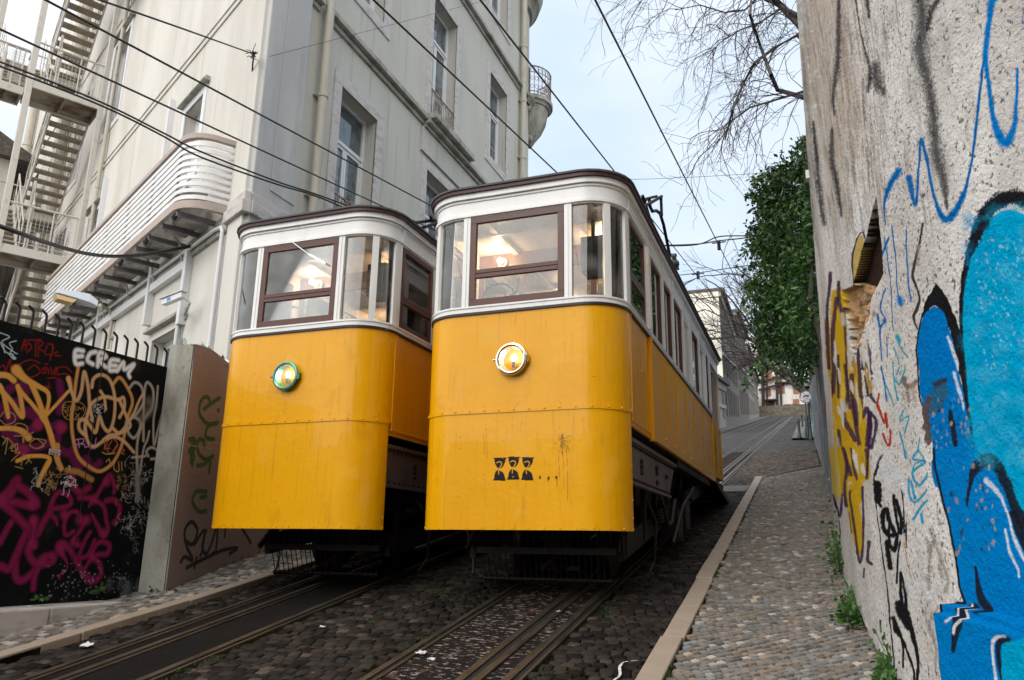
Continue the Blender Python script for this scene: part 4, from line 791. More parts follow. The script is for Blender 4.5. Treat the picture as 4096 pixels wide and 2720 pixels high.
# ------------------------------------------------------------------ neighbour further left
Mt['corr']=mat('white_corrugated_sheet',(.62,.62,.62),.5,bump=((1,1,1),.0,0)); Mt['tile']=mat('old_roof_tiles',(.09,.075,.065),.9,var=[((.2,.17,.14),9,.5,.65,.6)],bump=(12,.8,3,.03))
t=thing('annex','white corrugated annex with dark tiled eaves at the far left behind the fire escape','building',FA(24,1,0))
b=MB(FA); b.bx(16.5,36,.9,6,-2,11.2); b.build('wall',Mt['stuccoA'],t)
b=MB(FA)
for k in range(60): u=17+k*.3; b.bx(u,u+.2,.86,.9,8.6,11.2)
b.build('corrugated_cladding',Mt['corr'],t)
b=MB(FA); b.prism([(16.2,.4,11.2),(16.2,.4,11.35),(16.2,3.6,13.0),(16.2,3.6,11.2)],(20,0,0)); b.build('roof',Mt['tile'],t)
# ------------------------------------------------------------------ gate, pillar, brown wall
GX=-6.3; GT=1.80; GB=-.53
def gsc(x,y): q=atX(x,y,GX); return (q[1],q[2])
def gp(crop,s,ox,oy): return [gsc(ox+x/s,oy+y/s) for x,y in crop]
GA=lambda P:gp(P,2.613,0,1300); GBm=lambda P:gp(P,2.613,0,1850)
Mt['gate']=mat('black_gate_paint',(.006,.0075,.009),.6,spec=.06,attr='paint',var=[((.05,.055,.055),(3,3,2.5),.60,.75,.5)],bump=(8,.12,3,.01))
gate=thing('metal_gate','black metal gate with hooked spikes, covered in gold and purple graffiti','gate',(GX,5.2,GB))
ny,nz_=900,560; ys=np.linspace(3.2,6.29,ny); zs=np.linspace(GB,GT,nz_)
V=np.stack([np.full(ny*nz_,GX),np.tile(ys,nz_),np.repeat(zs,ny)],1); pg=Paint(V[:,1],V[:,2])
gold=(.72,.37,.08); gold2=(.58,.31,.10); tan=(.62,.40,.22); mag=(.145,.009,.055); mag2=(.32,.022,.11); pur=(.10,.012,.075); wht=(.85,.88,.95); red=(.26,.012,.012)
S_=lambda P,w,c,so=.35,a=.95,T=GA: pg.stroke(T(P),w,c,so,a)
# underlying purple letters, upper left
for P in ([(60,700),(200,620),(270,700),(200,800),(60,830),(200,900),(420,960)],[(0,860),(120,980),(260,900),(420,950)],[(400,1040),(330,1090),(180,1120),(80,960)],[(620,600),(640,740),(620,900)],[(560,1060),(620,1040),(600,1200),(560,1300)],[(60,1130),(150,1220),(240,1320)],[(620,1040),(640,1060)],[(300,1290),(420,1270),(560,1200)],[(640,1310),(720,1340),(790,1270)],[(760,1400),(830,1480),(900,1400),(960,1500),(1040,1440)]): S_(P,.075,pur,.4,.9); S_(P,.035,mag,.6,.8)
for P in ([(395,1040),(400,1040)],[(640,1070),(645,1070)],[(240,1310),(242,1312)]): S_(P,.10,mag2,.5,.8)
# red tags
for P in ([(225,265),(262,150),(270,260)],[(235,215),(290,200)],[(330,150),(290,170),(330,230),(280,290)],[(340,160),(420,150)],[(375,160),(370,330)],[(400,330),(405,170),(450,190),(410,240),(460,280)],[(490,220),(470,300),(540,300),(545,210),(500,200),(560,215),(520,370)],[(560,300),(600,280)],[(570,320),(630,322)],
  [(0,440),(40,420),(60,480),(90,400),(110,360),(120,460),(205,405)],[(420,400),(330,365),(225,400),(225,480),(320,545),(420,490),(360,420),(290,470)],[(440,470),(480,440),(470,500),(440,500)],[(470,405),(500,410)],[(500,450),(510,510)],[(530,440),(545,510),(590,440),(570,520)],[(600,520),(605,450),(690,440),(750,495)],[(500,555),(590,550)],[(600,520),(690,510),(750,560),(760,610),(700,580)],[(610,560),(640,590)],[(480,640),(530,655)],[(505,600),(510,650)]): S_(P,.012,red,.6,.8)
# gold letters
for P,w in (([(0,520),(80,530),(145,580)],.05),([(0,640),(60,800),(85,960),(30,700),(0,630)],.035),([(20,690),(120,800),(235,960),(215,760),(185,640)],.04),([(185,640),(240,720),(330,820),(440,960)],.035),([(170,470),(260,560),(400,640),(495,700),(510,800),(470,960)],[.09,.06,.045,.04,.035,.03]),([(330,620),(400,780),(465,960),(520,1120),(560,1260),(600,1400)],.05),([(480,950),(600,820),(700,710),(740,660),(715,560)],[.03,.03,.03,.03,.05]),([(430,960),(500,1060),(545,1160)],.035),([(0,1080),(120,1080),(230,1110),(300,1180)],[.04,.04,.05,.06]),([(600,1260),(600,1400),(640,1500)],.05),([(180,1420),(320,1370),(520,1395),(440,1568)],.035)): S_(P,w,gold if w!=.05 or P[0][0]<600 else gold2,.35,.95)
for P,w in (([(820,430),(790,620),(770,800),(750,960),(760,1160),(820,1380),(960,1500),(1060,1525),(1180,1440),(1260,1290),(1300,1150),(1330,980),(1385,800),(1330,650),(1250,550),(1180,620)],.034),([(715,560),(750,700),(800,790),(850,690),(880,490),(920,640),(940,860),(970,1000)],.034),([(960,650),(980,560),(1060,520),(1150,580),(1200,760),(1190,980),(1140,1110),(1080,1060),(1040,960),(1000,1120),(940,1050),(880,990),(830,1010),(830,1090),(900,1160)],.034),([(1050,690),(1090,760),(1105,880)],.03),([(900,1160),(890,1050),(920,920),(960,820),(1090,750),(1230,780),(1290,760),(1300,860),(1250,965)],.034),([(1250,790),(1320,950),(1360,1060),(1250,1130),(1180,1080)],.034),([(900,1160),(930,1240),(990,1270),(1100,1200),(1200,1170),(1300,1220),(1400,1330)],.032),([(1080,1200),(1150,1150),(1250,1130),(1380,960),(1450,800),(1495,720)],.03)): S_(P,w,gold2 if P[0][0]==820 else tan,.5,.9)
for P,w in (([(1350,660),(1410,600),(1480,650),(1500,800),(1420,940),(1330,1010),(1340,1120),(1400,1180),(1460,1090),(1460,1000),(1380,950)],.03),([(1500,1210),(1500,1000),(1510,700),(1540,600),(1600,680),(1590,860),(1500,1000),(1440,1200),(1430,1400),(1440,1568)],.03),([(1650,640),(1635,820),(1605,1000),(1610,1250),(1650,1100),(1700,900),(1730,780)],.026),([(1560,1110),(1540,1200),(1500,1300),(1460,1560)],.024),([(1550,1370),(1530,1320),(1580,1280),(1640,1310),(1635,1390),(1580,1400)],.028),([(1380,1385),(1520,1370)],.024),([(1430,1560),(1440,1700),(1435,1830)],.05)): S_(P,w,(.44,.40,.36) if w!=.05 else (.25,.24,.22),.55,.8)
S_([(1560,800),(1600,850),(1480,980)],.09,(.20,.18,.17),.9,.6)
# ECREM in soft white
for P in ([(870,270),(790,270),(790,400),(860,402)],[(795,330),(860,325)],[(1000,280),(940,300),(915,370),(970,410)],[(1020,430),(1040,290),(1110,330),(1040,370),(1105,440)],[(1240,370),(1160,370),(1145,470),(1205,475)],[(1155,420),(1215,425)],[(1225,480),(1290,390),(1300,465),(1400,410),(1345,500),(1355,545)]): S_(P,.040,wht,.75,.95)
for P in ([(0,80),(100,125),(20,180),(150,285),(180,300)],[(170,165),(100,190),(130,250),(110,290),(165,350),(120,330)],[(0,180),(60,280),(140,310)],[(30,200),(50,290)],[(90,300),(140,355),(165,345)]): S_(P,.010,(.45,.58,.66),.4,.9)
for P in ([(690,835),(665,840),(660,890),(690,888)],[(665,862),(688,860)],[(725,845),(705,870),(720,890)],[(735,890),(740,850),(760,860),(742,870),(765,890)],[(800,850),(778,850),(778,888),(800,888)],[(780,868),(798,868)],[(815,890),(825,855),(840,880),(870,860),(870,900)],[(715,905),(680,905),(710,940),(680,965)],[(735,910),(725,950),(750,965),(765,930),(740,908)],[(790,920),(830,975)],[(830,930),(785,975)],[(770,800),(680,810),(650,880),(680,970),(770,990),(860,960),(895,880),(850,815),(770,800)]): S_(P,.007,(.45,.27,.08),.4,.9)
for P in ([(790,1200),(870,1190),(865,1230),(800,1250)],[(815,1190),(830,1280)],[(850,1250),(880,1245),(890,1280),(920,1270),(960,1295)],[(1005,1185),(990,1270)],[(985,1290),(987,1296)]): S_(P,.009,(.50,.26,.58),.4,.9)
for P in ([(1080,1230),(1100,1200),(1090,1300)],[(1130,1210),(1100,1290),(1150,1290)],[(1170,1210),(1120,1300),(1160,1340),(1230,1240)],[(1190,1190),(1230,1250),(1180,1340)],[(1070,1330),(1120,1350),(1200,1340)],[(1280,1300),(1300,1310),(1270,1340),(1300,1350)],[(1110,1430),(1140,1400),(1150,1440)],[(1200,1420),(1190,1500),(1240,1530),(1240,1430)],[(1270,1430),(1275,1520)]): S_(P,.010,(.42,.13,.05) if P[0][1]<1320 else gold2,.4,.85)
for P in ([(20,1160),(60,1200),(30,1250),(80,1180),(55,1350)],[(90,1190),(130,1240),(100,1290)],[(150,1240),(120,1310),(165,1310),(150,1250)],[(120,1290),(180,1240),(180,1300)],[(190,1290),(160,1340),(210,1330),(120,1420)],[(250,1350),(220,1470)],[(260,1370),(330,1440)],[(330,1370),(270,1450)],[(0,960),(60,900),(150,940),(150,1010),(60,1040),(0,990)],[(110,1110),(180,1030),(280,1060),(270,1150),(150,1160)],[(240,1120),(250,1230),(240,1180),(350,1120)],[(300,1180),(480,1210),(390,1290),(310,1250),(380,1190),(460,1260),(400,1290)],[(160,1480),(240,1500)]): S_(P,.009,(.42,.27,.09),.4,.85)
# magenta letters on the lower half
for P,w in (([(0,380),(90,300),(180,180),(100,350),(40,420)],.08),([(60,420),(180,420),(350,460),(380,420),(280,300),(180,240)],.075),([(40,440),(150,540),(280,680),(350,800),(360,870)],.075),([(350,600),(350,750),(340,830)],.07),([(120,620),(60,720),(0,840)],.06),([(270,740),(200,900),(160,1060),(170,1200),(240,1230),(380,1120)],.07),([(290,920),(330,1010),(400,1070),(540,1040),(560,970),(480,980)],.07),([(400,1100),(360,1200),(350,1320)],.06),([(0,1080),(100,1110),(170,960)],.07),([(600,660),(580,590),(520,520),(560,380),(620,310),(720,350),(740,430),(660,470),(540,480)],[.02,.04,.05,.05,.05,.05,.05,.05,.05]),([(520,520),(440,650),(400,740)],.07),([(670,545),(675,550)],.06),([(840,620),(830,540),(770,510),(700,560),(670,660),(690,760),(770,720)],.045),([(905,600),(830,720),(760,830),(850,860),(940,730)],.045),([(880,840),(830,960),(840,1000),(920,960),(990,810)],.045),([(620,1210),(640,1160),(700,1110),(690,1020),(620,920),(620,860),(680,850),(760,960),(850,1120),(960,1240),(1050,1180),(1040,1060),(960,970),(1000,870),(1060,830),(1140,860),(1120,950),(1020,960)],[.03,.03,.02,.03,.07,.08,.06,.06,.07,.08,.06,.06,.05,.05,.05,.06,.06,.05]),([(880,1120),(960,990)],.04),([(760,120),(760,240),(840,310),(930,260)],.07),([(830,365),(960,380),(1080,460),(1110,600),(1130,700),(1080,770),(1020,660),(960,540)],[.06,.05,.05,.05,.05,.05,.05,.03]),([(975,380),(930,460)],.03),([(1010,350),(1080,230),(1150,130),(1200,260),(1190,310)],.05),([(1110,400),(1190,390),(1250,470),(1230,580),(1190,630)],.06)):
    pg.stroke(GBm(P),w,mag,.3,.9)
    pg.stroke(GBm(P),[k*.55 for k in w] if isinstance(w,list) else w*.55,(.27,.02,.10),.8,.55)
for x,y in ((20,400),(675,545),(830,600),(905,600),(350,600),(975,385),(320,860),(640,900),(960,985),(1115,200),(330,430),(440,1020),(780,830),(1080,740)): pg.stroke(GBm([(x,y),(x+3,y+3)]),.075,mag2,.9,.7)
pg.stroke(GBm([(700,80),(820,100),(960,180)]),.05,gold2,.5,.6); pg.stroke(GBm([(500,0),(440,120),(400,240)]),[.04,.04,.035],gold,.4,.85)
r=random.Random(3)
for cx,cy,sx,sy,n,c,w in ((1370,120,30,60,14,(.28,.29,.28),.006),(1520,150,40,60,16,(.32,.33,.32),.006),(1350,340,50,60,14,(.36,.37,.36),.007),(1480,470,50,50,14,(.30,.31,.3),.006),(1330,650,50,60,26,(.34,.35,.34),.006),(1470,620,30,50,8,(.22,.23,.22),.006),(520,200,40,60,22,(.34,.23,.10),.008),(380,130,20,60,10,(.4,.42,.44),.007),(710,230,20,50,14,(.55,.58,.62),.009),(1270,220,30,80,18,(.22,.16,.08),.007),(1010,860,60,60,0,(0,0,0),.005),(1390,800,40,70,10,(.2,.21,.2),.005)):
    for _ in range(n):
        x=r.gauss(cx,sx);y=r.gauss(cy,sy);P=[(x,y)]
        for _ in range(3): x+=r.gauss(8,22);y+=r.gauss(0,26);P.append((x,y))
        pg.stroke(GBm(P),w,c,.4,.75)
for _ in range(30):
    x=r.gauss(1010,30) ;y=r.gauss(880,35); pg.stroke(GA([(x,y),(x+r.gauss(10,14),y+r.gauss(0,20)),(x+r.gauss(10,20),y+r.gauss(10,20))]),.006,(.5,.52,.55),.4,.7)
pg.stroke(GBm([(1450,40),(1440,200),(1440,400)]),[.05,.07,.05],(.20,.20,.18),.9,.6)
for _ in range(150):
    x=r.uniform(500,1400);y=r.gauss(1250,110); pg.stroke(GBm([(x,y),(x+4,y+4)]),r.uniform(.005,.016),(.30,.34,.34),.6,.5)
for _ in range(12):
    x=r.gauss(1280,90);y=r.uniform(1180,1400); pg.stroke(GBm([(x,y),(x+r.gauss(0,8),y+60)]),.06,(.14,.17,.17),1.2,.35)
i=(np.arange(nz_-1)[:,None]*ny+np.arange(ny-1)[None,:]).ravel()
npmesh('gate_panel',V,np.stack([i,i+1,i+1+ny,i+ny],1),Mt['gate'],gate,cols=pg.C,cname='paint')
b=MB(); b.bx(GX-.05,GX-.004,3.2,6.29,GB,GT); b.build('gate_back',Mt['black'],gate)
b=MB(); b.bx(GX-.055,GX+.012,6.29,6.315,GB,GT+.005); b.bx(GX+.001,GX+.004,5.46,5.468,GB,GT); b.build('gate_stile',Mt['black'],gate)
yb=[atX(x/1.845,800+y/1.845,GX)[1] for x,y in ((45,860),(255,930),(440,990),(620,1040),(872,1115),(1098,1190),(1235,1228))]
y0,y1=yb[0],yb[-1]; st=(y1-y0)/14
for k in range(-8,15):
    y=y0+st*k; b=MB(); b.tube([(GX-.03,y,GT-.05),(GX-.03,y,GT+.155),(GX-.03,y-.008,GT+.175),(GX-.03,y-.055,GT+.205)],.0115,7); b.build('spike',Mt['black'],gate,smooth=True)
Mt['sticker']=mat('paper_sticker',(.55,.50,.54),.6,attr='paint')
q=GA([(512,1292),(632,1308),(626,1372),(508,1352)]); (ya,za)=q[0]; yb_=q[1][0]; zc=q[3][1]
n1,n2=120,60; YY=np.tile(np.linspace(ya,yb_,n1),n2); ZZ=np.repeat(np.linspace(zc,za,n2),n1); ps=Paint(YY,ZZ)
for row,(fz,w) in enumerate(((.85,.004),(.70,.004),(.55,.004),(.40,.004))):
    y=ya+.08*(yb_-ya)*(2.2 if row==0 else 1)
    while y<yb_-.08*(yb_-ya)*(2.2 if row==0 else 1): L=random.uniform(.008,.02); ps.stroke([(y,zc+(za-zc)*fz),(y+L,zc+(za-zc)*fz)],w,(.12,.03,.04),.3,.8); y+=L+.006
segs={'0':'abcdef','2':'abged','9':'abcfg','3':'abgcd','8':'abcdefg','1':'bc','5':'afgcd'}
xx=ya+.12*(yb_-ya); cw=(yb_-ya)*.058; zb=zc+(za-zc)*.08; ch=(za-zc)*.22
for chh in '969 305 130':
    if chh!=' ':
        sg=segs.get(chh,'acdefg'); L={'a':((0,1),(1,1)),'b':((1,1),(1,.5)),'c':((1,.5),(1,0)),'d':((0,0),(1,0)),'e':((0,0),(0,.5)),'f':((0,.5),(0,1)),'g':((0,.5),(1,.5))}
        for s_ in sg: (a0,b0),(a1,b1)=L[s_]; ps.stroke([(xx+a0*cw*.8,zb+b0*ch),(xx+a1*cw*.8,zb+b1*ch)],.0035,(.03,.02,.03),.3,.95)
    xx+=cw*1.25 if chh!=' ' else cw*.6
i=(np.arange(n2-1)[:,None]*n1+np.arange(n1-1)[None,:]).ravel()
npmesh('sticker',np.stack([np.full(n1*n2,GX+.004),YY,ZZ],1),np.stack([i,i+1,i+1+n1,i+n1],1),Mt['sticker'],gate,cols=ps.C,cname='paint')
b=MB(); y=2.6
while y<6.1:
    e=min(y+random.uniform(.7,1.1),6.15); b.hexa([(-6.5,y,-1.4),(-6.14+.01*y,y,-1.4),(-6.14+.01*e,e-.01,-1.4),(-6.5,e-.01,-1.4),(-6.5,y,GB-.003),(-6.14+.01*y,y,GB-.01),(-6.14+.01*e,e-.01,GB-.01),(-6.5,e-.01,GB-.003)]); y=e
t=b.build('threshold_stone',Mt['stone'],bevel=.015); tag(t,'row of worn pale stone blocks forming the step under the black gate','threshold')
# pillar and boundary wall
Mt['pillar']=mat('whitewashed_concrete',(.88,.88,.86),.9,attr='paint',var=[((.74,.74,.71),(3,3,2),.42,.66,.7),((.16,.16,.15),(5,5,3),.62,.78,.5)],bump=(60,.3,5,.006))
Mt['brownwall']=mat('brown_textured_render',(.36,.25,.205),.85,attr='paint',var=[((.29,.20,.165),(2,2,1.5),.45,.7,.5)],bump=((42,42,42),.75,3,.015),bump2=(110,.4,2,.006))
PX0,PX1,PY=-6.33,-6.02,6.335
nx_,nz2=120,600; X=np.tile(np.linspace(PX0,PX1,nx_),nz2); Z=np.repeat(np.linspace(-.62,2.05,nz2),nx_); pp=Paint(X,Z)
for _ in range(120): x=random.uniform(PX0,PX1); z=2.05-abs(random.gauss(0,.10)); pp.stroke([(x,z),(x,z-.05)],random.uniform(.02,.05),(.05,.05,.045),1.,.55)
pp.fill([(PX0,-.62),(PX1,-.62),(PX1,.12),(PX0,.12)],(.56,.58,.60),smooth=False,a=.8)
for P in ([(.18,.72),(.22,.60),(.27,.72),(.32,.60),(.37,.72)],[(.42,.60),(.46,.72),(.50,.60)],[(.55,.60),(.55,.72),(.63,.60),(.63,.72)],[(.68,.60),(.72,.72),(.77,.60)],[(.22,.42),(.22,.52),(.30,.52)],[(.40,.42),(.44,.52),(.50,.42)],[(.56,.52),(.64,.52)],[(.60,.42),(.60,.52)],[(.70,.42),(.70,.52),(.78,.42)],[(.24,.25),(.24,.35),(.3,.3)],[(.4,.25),(.4,.35)],[(.5,.25),(.56,.35),(.62,.25)]): pp.stroke([(PX0+(PX1-PX0)*a,.15+c*1.15) for a,c in P],.008,(.36,.20,.22),.5,.5,False)
i=(np.arange(nz2-1)[:,None]*nx_+np.arange(nx_-1)[None,:]).ravel()
pil=thing('gate_pillar','whitewashed concrete pillar with black stained top between the black gate and the brown wall','pillar',((PX0+PX1)/2,PY,gz(PY)))
npmesh('pillar_face',np.stack([X,np.full(len(X),PY)+.004*vnoise(X*20,Z*9,2),Z],1),np.stack([i,i+1,i+1+nx_,i+nx_],1),Mt['pillar'],pil,cols=pp.C,cname='paint')
b=MB(); b.prism([(PX0,PY+.004,-1.2),(PX1-.002,PY+.004,-1.2),(PX1-.002,PY+.004,2.045),(PX1-.06,PY+.004,2.06),(PX0+.06,PY+.004,2.05),(PX0,PY+.004,2.02)],(-.14,.36,0)); b.build('pillar_core',Mt['stonedirty'],pil)
b=MB(); b.tube([(PX1-.012,PY-.004,-.5),(PX1-.012,PY-.004,2.04)],.004,5); b.build('arris',Mt['pillar'],pil)
BW0,BW1=np.array([-6.02,6.335]),np.array([-6.64,8.70]); bd=BW1-BW0; BL=np.linalg.norm(bd); bd/=BL; bn=np.array([-bd[1],bd[0]]); bn=bn if bn[0]>0 else -bn; bn=np.array([bd[1],-bd[0]]) if bd[1]*1>0 and bn[0]<0 else bn
def bwc(P,s,ox,oy):
    out=[]
    for x,y in P:
        rr=ray(ox+x/s,oy+y/s); n3=np.array([bn[0],bn[1],0]); q=rr*(np.dot(np.array([*BW0,0]),n3)/np.dot(rr,n3)); out.append(((q[:2]-BW0)@bd,q[2]))
    return out
nu,nz3=420,560; U=np.tile(np.linspace(0,BL,nu),nz3); Z=np.repeat(np.linspace(-.7,2.05,nz3),nu); pb=Paint(U,Z)
gr_=(.045,.12,.012); G1=lambda P:bwc(P,2.613,550,1250); G2=lambda P:bwc(P,1.2855,0,1500)
for P in ([(860,890),(770,950),(695,1010)],[(760,945),(740,890),(690,890),(650,960),(650,1060),(700,1140),(760,1170),(840,1150)],[(830,1160),(750,1180),(715,1240),(720,1310),(800,1325)],[(540,1330),(590,1320),(600,1370),(540,1450),(590,1500),(570,1568)],[(700,1400),(690,1340),(640,1330),(625,1400),(650,1490),(720,1535),(790,1500)],[(840,1020),(850,1025)]): pb.stroke(G1(P),.05,gr_,.25,.95)
for P in ([(1015,465),(1050,460),(1080,440),(1075,500)],[(1060,600),(1010,600),(990,650),(1020,700),(1060,700)],[(1030,630),(1060,625)],[(985,380),(990,330)],[(1000,380),(980,430),(990,465)]): pb.stroke(G2(P),.05,gr_,.25,.9)
blk=(.012,.012,.012)
for P in ([(930,960),(950,935),(990,950),(960,880),(950,800),(985,755),(1015,800),(990,870),(950,850)],[(1000,870),(1050,800),(1040,900),(1030,930)],[(1110,790),(1090,860),(1060,920),(1040,880),(1060,800)],[(1120,780),(1110,900),(1090,920)],[(960,990),(1080,930),(1150,900),(1220,890),(1180,920)],[(1240,780),(1270,830),(1290,865)],[(1000,990),(1010,940)],[(1160,790),(1155,830)]): pb.stroke(G2(P),.045,blk,.35,.92)
pb.stroke(G1([(500,1380),(700,1410),(790,1430)]),.012,(.42,.38,.34),.3,.8)
for _ in range(60): u=random.uniform(0,BL); pb.stroke([(u,-.7+TS*u),(u+.02,TS*u-.60+random.uniform(0,.15))],.06,(.07,.06,.05),1,.5)
i=(np.arange(nz3-1)[:,None]*nu+np.arange(nu-1)[None,:]).ravel()
bwT=thing('boundary_wall','low brown rendered wall with green and black graffiti and broken glass along its top','wall',(-6.4,7.5,gz(7.5)))
tp_=.03*np.sin(U*5)*(Z>1.99)
npmesh('rendered_face',np.stack([BW0[0]+bd[0]*U,BW0[1]+bd[1]*U,Z+tp_],1),np.stack([i,i+1,i+1+nu,i+nu],1),Mt['brownwall'],bwT,cols=pb.C,cname='paint')
b=MB(); p=lambda u,d,z:(BW0[0]+bd[0]*u-bn[0]*d,BW0[1]+bd[1]*u-bn[1]*d,z)
b.hexa([p(0,.005,-1),p(BL,.005,-1),p(BL,.28,-1),p(0,.28,-1),p(0,.005,2.03),p(BL,.005,2.03),p(BL,.28,2.05),p(0,.28,2.05)]); b.build('wall_core',Mt['stonedirty'],bwT)
Mt['shard']=glassmat('bottle_glass',tint=(.80,.9,.85),dust_haze=.15,k=2.5); b=MB()
for _ in range(26):
    u=random.uniform(.02,BL);d=random.uniform(.04,.24);h=random.uniform(.05,.15);w=random.uniform(.02,.05);c=p(u,d,2.03);a=random.uniform(0,3.14)
    b.prism([(c[0]-w*math.cos(a),c[1]-w*math.sin(a),c[2]-.01),(c[0]+w*math.cos(a),c[1]+w*math.sin(a),c[2]-.01),(c[0]+w*.7*math.cos(a),c[1]+w*.7*math.sin(a),c[2]+h*.7),(c[0]-w*.1*math.cos(a),c[1]-w*.1*math.sin(a),c[2]+h)],(.004,.002,0))
b.build('broken_glass',Mt['shard'],bwT,fix=False)
# ------------------------------------------------------------------ wall lamp, camera
Mt['lamphead']=mat('grey_lamp_casing',(.42,.46,.52),.4); Mt['lampglass']=mat('amber_lamp_cover',(.42,.27,.08),.3,var=[((.28,.16,.04),8,.5,.7,.6)])
d=1.25; u0,z0=onA(270,1190,d); u1,z1=onA(393,1225,d-.35)
t=thing('wall_lamp','street lamp with amber cover on a bent pipe arm above the gate','street lamp',FA(6.0,.05,3.7))
b=MB(FA); b.tube([(6.0,.06,3.55),(6.0,.06,4.15),(6.0,.12,4.30),(6.0,.3,4.38),(u1,d-.38,z1-.02)],.032,9); b.bx(5.93,6.07,0,.05,3.75,3.8); b.bx(5.93,6.07,0,.05,4.12,4.17); b.build('lamp_arm',Mt['pipecream'],t,smooth=True)
hh=lambda a,w,z:(u0+(u1-u0)*a*1.0+0, d-.38*a+.0, z0+(z1-z0)*a+z)
def lampcs(a,w,zt,zb): 
    u,dd,z=hh(a,0,0); return [(u-w,dd,z+zb),(u+w,dd,z+zb),(u+w*.75,dd,z+zt),(u-w*.75,dd,z+zt)]
def loft(b,secs):
    ids=[[b.p(*q) for q in s_] for s_ in secs]
    for A,B in zip(ids[:-1],ids[1:]):
        for k in range(len(A)): b.f.append([A[k],A[(k+1)%len(A)],B[(k+1)%len(A)],B[k]])
    b.f.append(ids[0][::-1]); b.f.append(ids[-1])
b=MB(FA); loft(b,[lampcs(-.42,.12,.03,-.01),lampcs(-.32,.15,.08,-.01),lampcs(.2,.15,.11,-.01),lampcs(.6,.15,.13,-.02),lampcs(.9,.07,.07,-.03)]); b.build('lamp_housing',Mt['lamphead'],t,bevel=.01)
b=MB(FA); loft(b,[lampcs(-.41,.11,-.01,-.02),lampcs(-.34,.125,-.012,-.10),lampcs(.12,.125,-.012,-.10),lampcs(.24,.13,-.012,-.03)]); b.build('lamp_cover',Mt['lampglass'],t,bevel=.01)
t=thing('security_camera','white security camera with a blue label on a bracket above the brown wall','security camera',FA(1.9,.1,3.45))
ca,cz=onA(655,1212,.42); cb,cz2=onA(735,1180,.30)
b=MB(FA); b.bar((cb,.30,cz2),(ca,.42,cz),.085,.085); b.bar((cb-.03,.30,cz2+.055),(ca+.03,.44,cz+.055),.11,.016); b.build('camera_housing',Mt['winwhite'],t,bevel=.008)
v=(np.array([ca-cb,.12,cz-cz2])); v/=np.linalg.norm(v); e=np.array([ca,.42,cz]); b=MB(FA); b.bar(tuple(e),tuple(e+v*.004),.062,.06); b.build('camera_lens',Mt['black'],t)
Mt['bluelab']=mat('blue_label',(.03,.25,.55),.4); m_=(np.array([ca,.42,cz])*.6+np.array([cb,.30,cz2])*.4); b=MB(FA); b.bar(tuple(m_-v*.04),tuple(m_+v*.05),.089,.05); b.build('label_band',Mt['bluelab'],t)
b=MB(FA); b.tube([(cb-.02,.31,cz2-.04),(cb-.08,.22,cz2-.12),(1.92,.03,3.36)],.014,7); b.bx(1.86,1.98,0,.03,3.28,3.46); b.tube([(2.02,.05,3.3),(2.02,.05,1.0)],.035,8); b.build('camera_bracket',Mt['steel'],t,smooth=True)
# ------------------------------------------------------------------ big graffiti wall on the right
ctrl=[(.195,9.1),(.205,7.8),(.235,6.6),(.285,5.6),(.35,4.9),(.49,4.2),(.71,3.7),(1.05,3.3),(1.7,2.95),(3.2,2.6),(5.5,2.3)]
cv=smoothpts(ctrl,16); seg=np.hypot(*np.diff(cv,axis=0).T); cum=np.concatenate([[0],np.cumsum(seg)])
LEAN=.016
def wallhit(x,y):
    """sight line cut by the curved wall -> (arc length, height, distance)"""
    d=ray(x,y); best=None
    for k in range(len(cv)-1):
        a,c=cv[k],cv[k+1]; e=np.array([c[0]-a[0],c[1]-a[1],0]); e/=np.linalg.norm(e); n=np.cross(e,np.array([LEAN,0,1.])); p0=np.array([a[0],a[1],0.])
        den=d@n
        if abs(den)<1e-9: continue
        q=d*((p0@n)/den)
        if q[1]<=0: continue
        t=((q-np.array([LEAN*q[2],0,0])-p0)@e)/seg[k]
        if -.02<=t<=1.02 and (best is None or q[1]<best[2]): best=(cum[k]+t*seg[k],q[2],q[1])
    if best is None:   # left of the wall's free end: clamp to the end
        q=atY(x,y,9.1); best=(0.0,q[2],9.1)
    return best

ncol=620; Sx=np.interp(np.linspace(0,1,ncol),np.linspace(0,1,len(cum)),cum)
# denser columns where the wall is seen face on
pxs=[]
for s in np.linspace(0,cum[-1],1500):
    x=np.interp(s,cum,cv[:,0]);y=np.interp(s,cum,cv[:,1]); c=M3@np.array([x,y,1.]); pxs.append(c[0]/max(c[2],.2))
pxs=np.maximum.accumulate(np.array(pxs)); tpx=np.concatenate([np.linspace(pxs[0],.70,ncol-40),np.linspace(.705,pxs[-1],40)]); Sx=np.interp(tpx,pxs+np.linspace(0,1e-6,1500),np.linspace(0,cum[-1],1500))
CX=np.interp(Sx,cum,cv[:,0]);CY=np.interp(Sx,cum,cv[:,1]); nr=900; tt=np.linspace(0,1,nr)
Zc=[]
for y in CY:
    g=gz(y)-.15; a=min(-.17*y-.1,g+.4) if -.17*y-.1<g else -.17*y-.1; a=max(a,g+.02); Zc.append(np.interp(tt,[0,.05,.93,1],[g,a,.80*y+.3,10.5]))
Zc=np.array(Zc).T                      # rows x cols
US=np.tile(Sx,nr); Z=Zc.ravel(); dist=np.tile(CY,nr)
sg_=np.linspace(0,cum[-1],1500); mu=lambda s:np.interp(s,sg_,pxs)*F       # wall chart: U runs along the wall, V up, both scaled by distance
U=mu(US); V_=Z/dist*F; pw=Paint(U,V_); pw.k=.0022
def T_(P,s,ox,oy):
    out=[]
    for x,y in P:
        a,z,D_=wallhit(ox+x/s,oy+y/s); out.append((float(mu(a))-(max(0,0)),z/D_*F,D_))
    return out
